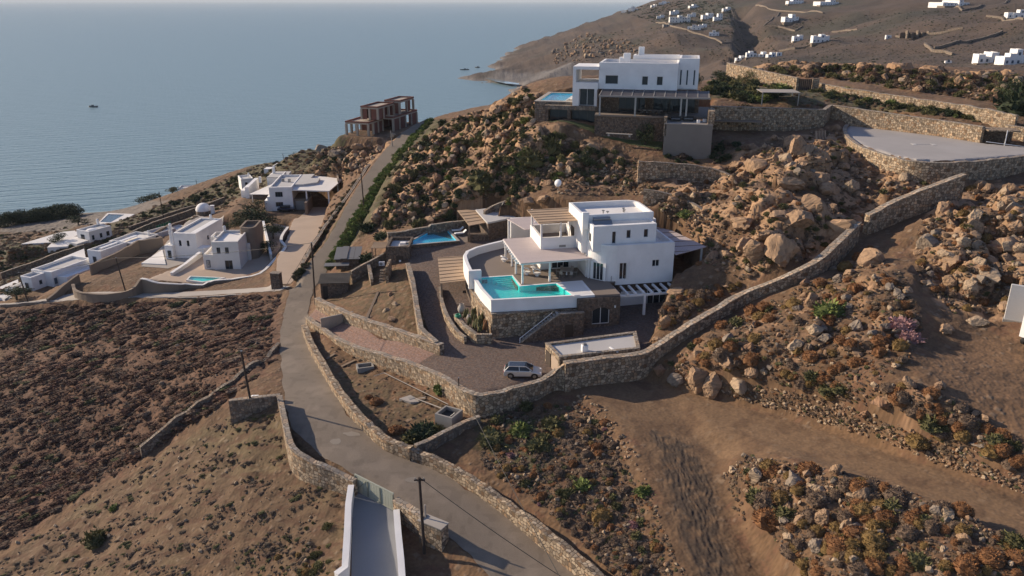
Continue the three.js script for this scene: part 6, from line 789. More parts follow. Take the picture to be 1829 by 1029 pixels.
// ---------------------------------------------------------------- hill objects
{
  const p = at(1003, 362, 47.5), g = thing('water_tank', 'round stone water tank on the bank behind the main villa', 'tank', V3(p.x, 46.5, p.z)); part(g, 'tank_wall', cyl(0, 0, 3, 0, 2.5, 2.4, 24), mStoneGrey); part(g, 'tank_rim', new THREE.TorusGeometry(2.42, .14, 6, 28).rotateX(Math.PI / 2).translate(0, 3.02, 0), mCoping);
  const d = at(997, 341, 50.4), s = thing('satellite_dish', 'white satellite dish above the round water tank', 'dish', V3(d.x, H(d.x, d.z), d.z), -.5); part(s, 'mast', cyl(0, -.3, 1, 0, .05, .05, 8), mSteel); part(s, 'reflector', new THREE.SphereGeometry(.85, 20, 8, 0, 6.3, 0, .75).rotateX(1.2).translate(0, 1.1, -.45), mWhite); part(s, 'feed_arm', bar(V3(0, .9, .1), V3(0, 1.1, .75), .025), mSteel);
  const w = at(975, 366, 46.4), q = thing('garden_wall', 'short white sloping wall behind the roof terrace pergola', 'wall', V3(w.x, 45.4, w.z), -.6); part(q, 'wall_body', prism(rect(-.2, .2, -3, 3), 0, 1.8), mPlaster); part(q, 'coping', prism(rect(-.24, .24, -3.04, 3.04), 1.8, 1.88), mPlaster);
  const a = at(1296, 307, 53.8), c = thing('stone_block', 'pale cut stone block on the slope under the upper terrace', 'block', V3(a.x, H(a.x, a.z), a.z), .5); part(c, 'block_body', bx(-.8, .8, -.1, .6, -.5, .5, .06), mSlab); part(c, 'block_top', bx(-.7, .7, .6, .64, -.42, .42), mRoofWhite);
  const b = at(1464, 249, 57), bd = thing('roof_tile_stack', 'stack of pale corrugated sheets above the boulders', 'sheets', V3(b.x, H(b.x, b.z), b.z), .2); for (let k = 0; k < 4; k++) part(bd, 'sheet', new THREE.CylinderGeometry(.24, .24, 1.5, 10, 1, false, 0, Math.PI).rotateX(-.3).translate(-.75 + k * .5, .7, 0), mSlabWarm);
  const hm = at(1650, 258, 57.66), hp = thing('landing_mark', 'white letter H marking lying on the helipad', 'marking', V3(hm.x, 57.66, hm.z), -.1); for (const x of [-1.4, 1.4]) part(hp, 'marking_bar', bx(x - .3, x + .3, 0, .03, -.55, .55), mRoofGrey); part(hp, 'marking_crossbar', bx(-1.1, 1.1, 0, .03, -.06, .06), mRoofGrey);
  const e = at(1762, 258, 57.6), sh = thing('wall_shelter', 'dark shelter opening with white bar gate at the end of the high wall', 'shelter', V3(e.x, 57.3, e.z), -.25); part(sh, 'roof', bx(-.2, 4.2, 2.3, 2.5, -3, .3), mStone); part(sh, 'back_wall', bx(-.2, 4.2, 0, 2.3, -3.2, -2.9), mStoneDark); part(sh, 'bar_gate', [bar(V3(-.3, .8, .6), V3(5, .3, .9), .05)], mWhite); part(sh, 'gate_post', bx(2.2, 2.3, 0, 2.6, .6, .7), mWhite);
  const t = at(1826, 625, 46.9), tr = thing('parked_truck', 'white truck body cut off by the right edge', 'truck', V3(t.x + .9, H(t.x + .9, t.z) + .05, t.z + .6), .5); part(tr, 'cargo_box', bx(-1.2, 4.4, .9, 3.6, -1.2, 1.2, .05), mWhite); part(tr, 'chassis', bx(-1.1, 4.3, .55, .9, -.9, .9), mBlack); for (const x of [-.4, 3.4]) for (const z of [-1, 1]) part(tr, 'wheel', new THREE.CylinderGeometry(.48, .48, .3, 16).rotateX(Math.PI / 2).translate(x, .48, z), mBlack);
  const cb = at(1808, 588, 47.2), cw = thing('concrete_wall', 'tall pale concrete wall panel by the dirt yard', 'wall', V3(cb.x, H(cb.x, cb.z) - .3, cb.z), -.5); part(cw, 'panel', bx(-.9, 3, 0, 3.9, -.2, .2, .03), mRoofGrey); part(cw, 'footing', bx(-1, 3.1, 0, .3, -.4, .4), mConcrete);
  const bg = at(452, 702, 36.4), rb = thing('rubble_bag', 'white rubble sack lying by the pole at the road bend', 'sack', V3(bg.x, H(bg.x, bg.z), bg.z), .3); const sg = new THREE.SphereGeometry(.6, 14, 10); { const q = sg.attributes.position; for (let i = 0; i < q.count; i++) { const n = 1 + .2 * n3(q.getX(i) * 3, q.getY(i) * 3, q.getZ(i) * 3); q.setXYZ(i, q.getX(i) * n * 1.5, Math.max(0, q.getY(i) * n * .7 + .2), q.getZ(i) * n); } sg.computeVertexNormals(); } part(rb, 'sack_body', sg, mWhite); part(rb, 'sack_neck', new THREE.ConeGeometry(.2, .5, 8).rotateZ(-1.2).translate(1.05, .35, 0), mWhite);
}
// ---------------------------------------------------------------- boats
function boat(label, px, py, len, turn, colr) { const p = at(px, py, 0), g = thing('motor_boat', label, 'boat', V3(p.x, -.1, p.z), turn), m = std({ color: colr, roughness: .5 }); const s = new THREE.Shape(); s.moveTo(-len / 2, -1); s.lineTo(len * .2, -1); s.quadraticCurveTo(len * .42, -.8, len / 2, 0); s.quadraticCurveTo(len * .42, .8, len * .2, 1); s.lineTo(-len / 2, 1); s.closePath(); part(g, 'hull', new THREE.ExtrudeGeometry(s, { depth: .9, bevelEnabled: true, bevelSize: .2, bevelThickness: .15, bevelSegments: 2 }).rotateX(-Math.PI / 2), m); part(g, 'cabin', bx(-len * .1, len * .15, 1, 1.9, -.7, .7, .1), m); part(g, 'bow_rail', bx(len * .3, len * .42, 1, 1.5, -.3, .3, .1), m); part(g, 'engine', bx(-len / 2 - .4, -len / 2, .4, 1.3, -.3, .3, .05), mBlack); return { p, g }; }
boat('small dark motor boat crossing the bay at left', 166, 191.5, 6.4, Math.PI - .05, col(.05, .075, .085)); boat('dark fishing boat moored off the shingle spit', 830, 125, 10, .1, col(.03, .05, .05)); boat('small boat moored nearest the shingle spit', 853, 121, 5.5, .5, col(.05, .06, .06));
// ---------------------------------------------------------------- rocks
function rockGeo(seed, detail, cuts, rough, sq = [1, .8, .9], crease = .42) {
  const r = rngOf(seed), g0 = new THREE.IcosahedronGeometry(1, detail); g0.deleteAttribute('uv'); g0.deleteAttribute('normal'); const g = mergeVertices(g0, 1e-4), p = g.attributes.position, v = new THREE.Vector3(), N = createNoise3D(rngOf(seed + 5)), pl = [];
  for (let k = 0; k < cuts; k++) pl.push([new THREE.Vector3(r() * 2 - 1, r() * 1.6 - .6, r() * 2 - 1).normalize(), .52 + .38 * r()]);
  for (let i = 0; i < p.count; i++) { v.fromBufferAttribute(p, i); const n = v.clone(); v.multiplyScalar(1 + rough * N(n.x * 1.3, n.y * 1.3, n.z * 1.3) + rough * .45 * N(n.x * 3.1, n.y * 3.1, n.z * 3.1)); for (const [d, q] of pl) { const k = v.dot(d); if (k > q) v.addScaledVector(d, (q - k) * .98); } const cr = Math.abs(N(n.x * 1.9 + 7, n.y * 1.9, n.z * 1.9)); if (cr < .06) v.multiplyScalar(1 - .1 * (1 - cr / .06)); v.multiplyScalar(1 + .05 * N(n.x * 7, n.y * 7, n.z * 7)); p.setXYZ(i, v.x * sq[0], v.y * sq[1], v.z * sq[2]); }
  g.computeBoundingBox(); const b = g.boundingBox, s = 1 / Math.max(b.max.x - b.min.x, b.max.z - b.min.z); g.translate(-(b.max.x + b.min.x) / 2, -b.min.y, -(b.max.z + b.min.z) / 2); g.scale(s, s, s);
  const uv = new Float32Array(p.count * 2); for (let i = 0; i < p.count; i++) { uv[i * 2] = p.getX(i) + .6 * p.getZ(i); uv[i * 2 + 1] = p.getY(i) + .4 * p.getZ(i); } g.setAttribute('uv', new THREE.BufferAttribute(uv, 2)); return toCreasedNormals(g, crease);
}
const rockTex = tile(512, 1, (u, v) => { const l = smooth(.52, .7, tfbm(u + .3, v + .1, 7, 4)), n = (.66 + .5 * tfbm(u, v, 6, 6) + .22 * (tn2(u, v, 128) - .5)) * (1 - .3 * l); return [n, n * (.97 + .03 * l), n * (.93 + .07 * l)]; });
const rockBump = tile(512, 1, (u, v) => { const n = tfbm(u, v, 5, 6); return [n, n, n]; });
const rockMat = (r, g, b) => std({ color: col(r, g, b), map: rockTex, bumpMap: rockBump, bumpScale: .3 });
const ROCK_MATS = { 'tan': rockMat(.345, .228, .142), 'pale': rockMat(.40, .30, .205), 'grey': rockMat(.26, .21, .165), 'rusty': rockMat(.28, .165, .098) };
const SHAPES = { rounded: [0, 1, 2, 3].map((k) => rockGeo(100 + k, 5, 9, .26, [1, .74, .86], .5)), angular: [0, 1, 2, 3, 4, 5].map((k) => rockGeo(200 + k, 4, 17, .22, [1, .7, .78])), flat: [0, 1, 2].map((k) => rockGeo(300 + k, 4, 12, .22, [1.15, .42, .8])), upright: [0, 1, 2].map((k) => rockGeo(400 + k, 4, 15, .22, [.72, 1.2, .66])) };
const SMALL = [0, 1, 2, 3, 4, 5].map((k) => rockGeo(500 + k, 2, 13, .24, [1, .7, .8], .3));
// alike neighbours are told apart by their order from left to right
const alike = new Map(); function tell(m, x) { const k = m.userData.label; if (!alike.has(k)) alike.set(k, []); alike.get(k).push([x, m]); }
const ORD = ['leftmost', 'second from left', 'third from left', 'fourth from left', 'fifth from left', 'sixth from left', 'seventh from left', 'eighth from left', 'ninth from left', 'tenth from left', 'eleventh from left', 'twelfth from left'];
const inImg = (P, x, y) => inPoly(P, x, y);
function sample(P, n, fn, maxFlat = .35) { const B = bbox(P, 0); let k = 0, tries = 0; while (k < n && tries++ < n * 12) { const x = ru(B[0], B[1]), y = ru(B[2], B[3]); if (!inImg(P, x, y)) continue; k++; const p = hit(x, y); if (!p || p.y < .3) continue; if (grid(FLAT, p.x, p.z) > maxFlat) continue; fn(p, x, y); } }
const rocks = [];
const WHERE = { hill: 'hillside beside the road', boulders: 'hill below the helipad', crag: 'crag below the wall', bank: 'bank above the track', mound: 'mound below the track', cliff: 'rock face far right', coast: 'red house coast', ridge: 'far ridge', field: 'field below the court', heath: 'slope at left', plot: 'hut plot' };
ROCKY.field = [[860, 740], [980, 720], [1090, 720], [1190, 880], [1225, 1029], [1100, 1029], [1000, 930], [860, 830]]; ROCKY.headland = [[985, 95], [1040, 62], [1120, 72], [1160, 90], [1040, 108], [990, 115]]; WHERE.headland = 'far headland'; ROCKY.heath = [[0, 560], [480, 530], [490, 640], [300, 780], [560, 900], [590, 1029], [200, 1029], [0, 960]];
const pickTone = (z) => { const a = rnd(); if (z === 'heath' || z === 'field') return a < .4 ? 'pale' : a < .8 ? 'grey' : 'tan'; if (z === 'crag' || z === 'bank' || z === 'mound') return a < .38 ? 'tan' : a < .6 ? 'pale' : a < .9 ? 'grey' : 'rusty'; return a < .58 ? 'tan' : a < .75 ? 'pale' : a < .88 ? 'grey' : 'rusty'; };
function addRock(z, p, x, y, wpx, o = {}) { const w = metres(wpx, p); rocks.push({ z, p, x, y, wpx, w, tone: o.tone || pickTone(z), shape: o.shape || (() => { const a = rnd(); return a < .34 ? 'rounded' : a < .76 ? 'angular' : a < .92 ? 'flat' : 'upright'; })(), sy: o.sy || ru(.75, 1.2), sink: o.sink ?? ru(.35, .75) }); }
const heavy = (a, b, k = 2.4) => a + (b - a) * Math.pow(rnd(), k);
for (const [z, n, a, b] of [['hill', 460, 4, 18], ['boulders', 60, 9, 34], ['boulders', 200, 4, 12], ['crag', 200, 5, 30], ['bank', 110, 5, 24], ['mound', 150, 6, 32], ['cliff', 200, 6, 34], ['coast', 160, 4, 16], ['ridge', 130, 4, 20], ['field', 160, 3, 12], ['heath', 260, 2.5, 9], ['headland', 260, 2.5, 9]]) sample(ROCKY[z], n, (p, x, y) => addRock(z, p, x, y, heavy(a, b, z === 'heath' ? 3 : 2.2)));
// the big granite blocks one can point at
for (const [x, y, w, sy, sh, z] of [[1395, 452, 80, 1.1, 'rounded', 'boulders'], [1500, 415, 100, 1.25, 'rounded', 'boulders'], [1400, 375, 120, .7, 'flat', 'boulders'], [1352, 462, 46, 1.1, 'upright', 'boulders'], [1411, 330, 66, .8, 'angular', 'boulders'], [1352, 302, 50, 1, 'angular', 'boulders'], [1550, 470, 72, 1.1, 'rounded', 'crag'], [1488, 478, 64, .7, 'flat', 'crag'], [1207, 520, 38, .7, 'rounded', 'boulders'], [1301, 508, 42, .6, 'flat', 'boulders'], [1184, 584, 24, 1.4, 'upright', 'crag'], [1180, 608, 34, .9, 'rounded', 'crag'], [1272, 460, 34, 1, 'angular', 'boulders'], [1298, 455, 30, .9, 'angular', 'boulders'], [1464, 320, 52, 1, 'angular', 'boulders'], [1430, 395, 70, .9, 'rounded', 'boulders'], [1325, 400, 70, .9, 'rounded', 'boulders'], [1387, 290, 46, 1, 'angular', 'boulders'], [1452, 372, 60, 1.1, 'rounded', 'boulders'], [1480, 345, 50, 1, 'angular', 'boulders'], [1370, 420, 60, .9, 'rounded', 'boulders'], [1330, 440, 44, .8, 'rounded', 'boulders'], [1440, 270, 40, .9, 'angular', 'boulders'], [1410, 265, 36, .9, 'flat', 'boulders'], [1245, 690, 44, 1.3, 'upright', 'crag'], [1275, 705, 36, 1.5, 'upright', 'crag'], [1205, 680, 40, 1.2, 'angular', 'crag'], [1320, 690, 44, 1.2, 'angular', 'crag'], [1345, 668, 40, 1, 'angular', 'crag'], [1300, 650, 36, 1, 'rounded', 'crag'], [1180, 665, 34, 1.1, 'angular', 'crag'], [1420, 860, 60, .9, 'angular', 'mound'], [1460, 875, 54, .8, 'angular', 'mound'], [1540, 890, 50, 1.2, 'angular', 'mound'], [1640, 905, 44, .8, 'flat', 'mound'], [1675, 915, 40, 1, 'angular', 'mound'], [1400, 930, 34, 1.1, 'rounded', 'mound'], [1545, 740, 34, .9, 'rounded', 'bank'], [1575, 720, 44, .8, 'angular', 'bank'], [1625, 690, 26, 1.1, 'upright', 'bank'], [1750, 790, 60, .7, 'flat', 'bank'], [1690, 590, 40, .6, 'rounded', 'cliff'], [1745, 575, 46, .7, 'angular', 'cliff'], [1700, 470, 50, 1.1, 'angular', 'cliff'], [1770, 500, 60, 1.2, 'angular', 'cliff'], [1800, 440, 60, 1.1, 'angular', 'cliff'], [1660, 440, 46, 1, 'rounded', 'cliff'], [970, 355, 34, .8, 'rounded', 'hill'], [945, 362, 26, .8, 'rounded', 'hill'], [770, 395, 26, 1, 'angular', 'hill'], [690, 555, 16, .8, 'flat', 'plot'], [700, 570, 20, .8, 'rounded', 'plot'], [705, 545, 14, 1, 'upright', 'plot'], [697, 527, 14, .8, 'angular', 'plot'], [952, 708, 24, .7, 'flat', 'field'], [975, 700, 26, .7, 'rounded', 'field'], [600, 275, 36, .8, 'rounded', 'coast'], [575, 268, 30, .8, 'rounded', 'coast'], [640, 262, 30, .9, 'rounded', 'coast']]) { const p = hit(x, y); if (p) addRock(z, p, x, y, w * (w > 50 ? .78 : .9), { shape: sh, sy: sy * .9, sink: .55, tone: z === 'boulders' || z === 'hill' ? 'tan' : undefined }); }
rocks.sort((a, b) => b.wpx - a.wpx);
const M4 = new THREE.Matrix4(), QQ = new THREE.Quaternion(), EU = new THREE.Euler();
const isBig = (r, i) => i < 300;
rocks.forEach((r, i) => { if (!isBig(r, i)) return; const L = SHAPES[r.shape], m = shadows(new THREE.Mesh(L[Math.floor(rnd() * L.length)], ROCK_MATS[r.tone])); m.name = numbered('boulder'); m.position.set(r.p.x, r.p.y - r.w * .6 * r.sy * r.sink, r.p.z); m.rotation.set(ru(-.22, .22), ru(0, 6.28), ru(-.22, .22)); const hs = r.shape === 'upright' ? .62 : 1; m.scale.set(r.w, r.w * r.sy * hs, r.w * ru(.8, 1.1)); const B = bbox(ROCKY[r.z] || [[560, 480], [780, 600]], 0), fx = (r.x - B[0]) / (B[1] - B[0]), fy = (r.y - B[2]) / (B[3] - B[2]); const pos = (fy < .34 ? 'upper ' : fy < .67 ? 'middle ' : 'lower ') + (fx < .34 ? 'left' : fx < .67 ? 'centre' : 'right'); m.userData = { label: (r.wpx > 40 ? 'huge ' : r.wpx > 24 ? 'big ' : 'smaller ') + r.shape + ' ' + r.tone + ' boulder, ' + pos + ' of the ' + WHERE[r.z], category: 'boulder', group: 'boulders on the ' + WHERE[r.z] }; tell(m, r.x); scene.add(m); });
function instanced(name, geo, mat, list) { const m = new THREE.InstancedMesh(geo, mat, list.length); list.forEach((q, i) => { m.setMatrixAt(i, q.m); if (q.c) m.setColorAt(i, q.c); }); m.name = numbered(name); m.userData = { kind: 'stuff' }; shadows(m); scene.add(m); return m; }
const compose = (x, y, z, rx, ry, rz, sx, sy, sz) => new THREE.Matrix4().compose(new THREE.Vector3(x, y, z), new THREE.Quaternion().setFromEuler(EU.set(rx, ry, rz)), new THREE.Vector3(sx, sy, sz));
{
  const lists = SMALL.map(() => []); const tint = { tan: [.30, .19, .115], pale: [.39, .295, .20], grey: [.24, .195, .152], rusty: [.26, .155, .092] };
  rocks.forEach((r, i) => { if (isBig(r, i)) return; const t = tint[r.tone], k = ru(.8, 1.15); lists[Math.floor(rnd() * SMALL.length)].push({ m: compose(r.p.x, r.p.y - r.w * .25 * r.sink, r.p.z, ru(-.4, .4), ru(0, 6.28), ru(-.4, .4), r.w, r.w * r.sy, r.w * ru(.7, 1.1)), c: col(t[0] * k, t[1] * k, t[2] * k) }); });
  // rubble strewn between the blocks
  for (const [z, n, a, b] of [['hill', 1500, 2, 6], ['boulders', 900, 2, 6], ['crag', 600, 2, 7], ['bank', 420, 2, 7], ['mound', 480, 2, 8], ['cliff', 300, 2, 7], ['field', 900, 1.5, 5], ['heath', 500, 1.2, 4]]) sample(ROCKY[z], n, (p, x, y) => { const w = metres(heavy(a, b, 1.8), p), t = tint[pickTone(z)], k = ru(.75, 1.1); lists[Math.floor(rnd() * SMALL.length)].push({ m: compose(p.x, p.y - w * .1, p.z, ru(-.5, .5), ru(0, 6.28), ru(-.5, .5), w, w * ru(.6, 1.1), w * ru(.7, 1.1)), c: col(t[0] * k, t[1] * k, t[2] * k) }); });
  for (const [P, n] of [[[[1180, 640], [1300, 685], [1450, 710], [1700, 805], [1829, 865], [1829, 908], [1600, 842], [1400, 778], [1250, 722]], 1000], [[[1290, 850], [1330, 812], [1560, 868], [1829, 970], [1829, 985], [1500, 890], [1310, 850]], 420], [[[1040, 700], [1150, 780], [1200, 900], [1235, 1029], [1215, 1029], [1140, 840], [1020, 720]], 380], [ROCKY.cliff, 300], [[[1340, 690], [1450, 700], [1700, 795], [1829, 855], [1829, 900], [1600, 832], [1400, 768]], 700], [[[960, 295], [1140, 295], [1180, 330], [1270, 350], [1275, 455], [1215, 405], [1150, 350], [990, 348]], 420], [[[0, 760], [440, 715], [520, 800], [600, 900], [600, 1029], [0, 1029]], 170]]) sample(P, n, (p, x, y) => { const w = metres(heavy(2, 10, 2.2), p), t = tint[rnd() < .5 ? 'tan' : 'pale'], k = ru(.7, 1.1); lists[Math.floor(rnd() * SMALL.length)].push({ m: compose(p.x, p.y - w * .2, p.z, ru(-.5, .5), ru(0, 6.28), ru(-.5, .5), w, w * ru(.6, 1.1), w * ru(.7, 1.1)), c: col(t[0] * k, t[1] * k, t[2] * k) }); }, .9);
  const mm = std({ color: 0xffffff, map: rockTex }); lists.forEach((l, k) => instanced('loose_stones', SMALL[k], mm, l));
}
// ---------------------------------------------------------------- shrubs
function shrubGeo(seed, blades, leafy, fine = 1) { // dome of fine twigs round a lumpy core
  const r = rngOf(seed), N = createNoise3D(rngOf(seed + 9)), pos = [], cl = []; const core = new THREE.IcosahedronGeometry(.43, 2); const q = core.attributes.position, f = (x, y, z) => { const n = 1 + .28 * fine * N(x * 4.5, y * 4.5, z * 4.5) + .16 * fine * N(x * 10, y * 10, z * 10); return [x * n, Math.max(-.05, y * n * .85 + .1), z * n]; };
  for (let i = 0; i < q.count; i += 3) { const t = .62 + .25 * r(); for (let k = 0; k < 3; k++) { pos.push(...f(q.getX(i + k), q.getY(i + k), q.getZ(i + k))); cl.push(t, t, t); } }
  for (let k = 0; k < blades; k++) { const u = r() * 6.283, v = Math.acos(1 - r() * 1.05), d = [Math.sin(v) * Math.cos(u), Math.cos(v), Math.sin(v) * Math.sin(u)], rad = leafy ? .26 + .26 * r() : .40, b = f(d[0] * rad, d[1] * rad, d[2] * rad), s = (leafy ? .075 : .05 * fine) * (.6 + r()), L = leafy ? s * 1.5 : (.1 + .08 * r()) * fine, ax = [r() - .5, r() - .5, r() - .5], t = .7 + .6 * r(), tip = leafy ? [b[0] + (d[0] + ax[0]) * L, b[1] + (d[1] + ax[1] + .2) * L, b[2] + (d[2] + ax[2]) * L] : [b[0] + (d[0] + ax[0] * .5) * L, b[1] + (d[1] + .35) * L, b[2] + (d[2] + ax[2] * .5) * L]; const side = [ax[1] * s - ax[2] * s, s * (r() - .5), ax[0] * s + s * .5]; pos.push(b[0] - side[0], b[1] - side[1], b[2] - side[2], b[0] + side[0], b[1] + side[1], b[2] + side[2], ...tip); cl.push(t, t, t, t, t, t, t * 1.1, t * 1.1, t * 1.1); }
  const g = new THREE.BufferGeometry(); g.setAttribute('position', new THREE.Float32BufferAttribute(pos, 3)); g.setAttribute('color', new THREE.Float32BufferAttribute(cl, 3)); g.setAttribute('uv', new THREE.Float32BufferAttribute(new Float32Array(pos.length / 3 * 2), 2)); g.computeVertexNormals(); return g;
}
const CUSHION = [0, 1, 2].map((k) => shrubGeo(40 + k, 620, false, .55)), LEAFY = [0, 1, 2].map((k) => shrubGeo(60 + k, 420, true)), SCRUB = [0, 1, 2].map((k) => shrubGeo(80 + k, 90, false));
const TONES = { 'rust brown': [.225, .105, .042], 'ochre': [.215, .135, .046], 'grey brown': [.165, .112, .075], 'dark brown': [.128, .070, .044], 'olive green': [.115, .108, .042], 'dark green': [.038, .052, .022], 'bright green': [.13, .16, .042], 'dusky pink': [.30, .165, .16] };
const shrubMats = {}; for (const [k, c] of Object.entries(TONES)) shrubMats[k] = std({ color: col(...c), vertexColors: true, side: THREE.DoubleSide, roughness: 1 });
const shrubs = []; const addShrub = (z, p, x, y, wpx, tone, o = {}) => shrubs.push({ z, p, x, y, wpx, w: metres(wpx, p), tone, kind: o.kind || (tone.includes('green') || tone.includes('pink') ? 'leafy' : 'cushion'), sy: o.sy || ru(.7, 1.05), big: o.big });
const tones = (l) => { let a = rnd(), k = 0; while (a > l[k][1] && k < l.length - 1) { a -= l[k][1]; k++; } return l[k][0]; };
const DRY = [['rust brown', .36], ['ochre', .26], ['grey brown', .32], ['olive green', .06]];
for (const [z, n, a, b, t] of [['crag', 210, 9, 36, DRY], ['mound', 165, 16, 50, DRY], ['bank', 150, 14, 42, DRY], ['boulders', 260, 5, 16, [['rust brown', .2], ['grey brown', .5], ['olive green', .3]]], ['hill', 980, 4, 18, [['olive green', .5], ['dark green', .2], ['grey brown', .2], ['bright green', .1]]], ['field', 330, 6, 26, [['grey brown', .5], ['rust brown', .16], ['ochre', .12], ['olive green', .2], ['dusky pink', .02]]], ['cliff', 150, 7, 24, DRY], ['ridge', 700, 5, 18, [['dark brown', .3], ['grey brown', .4], ['olive green', .3]]], ['coast', 80, 4, 12, [['dark green', .5], ['grey brown', .5]]]]) sample(ROCKY[z], n, (p, x, y) => addShrub(z, p, x, y, heavy(a, b, 1.7), tones(t)));
WHERE.verge = 'asphalt road verge'; WHERE.slope = 'bare lower slope'; WHERE.garden = 'upper villa garden'; WHERE.planted = 'bank behind the helipad'; WHERE.lower = 'plots by the sea'; WHERE.villa = 'slope beside the villa'; WHERE.shade = 'hollow under the concrete';
const IMG = { verge: [[690, 790], [760, 812], [860, 868], [960, 948], [1060, 1029], [1020, 1029], [900, 925], [800, 860], [700, 810]], slope: [[520, 900], [590, 900], [590, 1029], [480, 1029]], garden: [[1255, 150], [1400, 140], [1430, 165], [1340, 185], [1260, 165]], planted: [[1440, 160], [1520, 163], [1700, 195], [1760, 205], [1740, 215], [1600, 196], [1490, 180]], villa: [[1150, 590], [1200, 530], [1270, 510], [1330, 505], [1200, 585]], lower: [[0, 440], [120, 430], [200, 402], [262, 376], [335, 355], [440, 308], [540, 275], [420, 350], [400, 375], [300, 395], [210, 440], [70, 475], [0, 500]], shade: [[1180, 280], [1280, 250], [1350, 260], [1250, 310]] }; Object.assign(ROCKY, IMG);
sample(IMG.verge, 90, (p, x, y) => addShrub('verge', p, x, y, heavy(10, 26, 1.3), tones([['dark green', .35], ['olive green', .25], ['rust brown', .25], ['ochre', .15]])));
sample(IMG.slope, 26, (p, x, y) => addShrub('slope', p, x, y, heavy(6, 20, 2), tones([['olive green', .6], ['ochre', .4]])));
sample(IMG.garden, 120, (p, x, y) => addShrub('garden', p, x, y, heavy(8, 24, 1.5), tones([['dark green', .5], ['olive green', .35], ['bright green', .15]])));
sample(IMG.planted, 200, (p, x, y) => addShrub('planted', p, x, y, heavy(6, 18, 1.5), tones([['olive green', .45], ['dark green', .3], ['bright green', .1], ['grey brown', .15]])));
sample(IMG.villa, 70, (p, x, y) => addShrub('villa', p, x, y, heavy(9, 26, 1.5), tones([['grey brown', .45], ['ochre', .3], ['rust brown', .25]])));
sample(IMG.lower, 420, (p, x, y) => addShrub('lower', p, x, y, heavy(3, 13, 1.6), tones([['dark green', .45], ['olive green', .4], ['grey brown', .15]])));
sample(IMG.shade, 60, (p, x, y) => addShrub('shade', p, x, y, heavy(8, 20, 1.5), tones([['dark green', .5], ['grey brown', .5]])));
for (const [x, y, w, tone, z, sy] of [[1480, 562, 52, 'bright green', 'crag', .9], [170, 968, 40, 'olive green', 'heath', 1], [205, 908, 20, 'bright green', 'heath', .7], [785, 700, 24, 'bright green', 'verge', 1.3], [1610, 585, 46, 'dusky pink', 'bank', .7], [1625, 605, 40, 'dusky pink', 'bank', .7], [708, 772, 36, 'rust brown', 'verge', .8], [755, 778, 50, 'dark green', 'verge', .8], [735, 785, 36, 'olive green', 'verge', .7], [780, 770, 30, 'olive green', 'verge', .7], [659, 711, 16, 'rust brown', 'verge', .8], [672, 719, 28, 'rust brown', 'verge', .7], [860, 330, 50, 'olive green', 'hill', 1], [985, 270, 40, 'olive green', 'hill', 1.1], [950, 290, 46, 'olive green', 'hill', .9], [745, 405, 24, 'olive green', 'hill', 1], [805, 395, 24, 'dark green', 'hill', 1], [655, 410, 30, 'dark green', 'hill', .8], [680, 425, 24, 'dark green', 'hill', .8], [655, 465, 26, 'dark green', 'hill', .9], [960, 800, 40, 'olive green', 'field', .7], [930, 770, 44, 'bright green', 'field', .6], [880, 790, 50, 'olive green', 'field', .7], [985, 760, 40, 'olive green', 'field', .7], [1040, 870, 34, 'bright green', 'field', .7], [1150, 880, 30, 'bright green', 'field', .7], [1075, 925, 40, 'ochre', 'field', .9], [1770, 1000, 52, 'rust brown', 'mound', .8], [1370, 930, 60, 'rust brown', 'mound', .9], [1560, 970, 60, 'ochre', 'mound', .8], [1500, 980, 56, 'rust brown', 'mound', .8], [1640, 790, 50, 'ochre', 'bank', .7], [1290, 585, 34, 'rust brown', 'crag', .8], [1505, 610, 34, 'rust brown', 'crag', .7], [1420, 545, 34, 'ochre', 'crag', .8], [1225, 385, 30, 'bright green', 'boulders', .6], [1820, 200, 70, 'dark green', 'ridge', 1]]) { const p = hit(x, y); if (p) addShrub(z, p, x, y, w, tone, { sy, big: 1 }); }
shrubs.sort((a, b) => (b.big || 0) - (a.big || 0) || b.wpx - a.wpx);
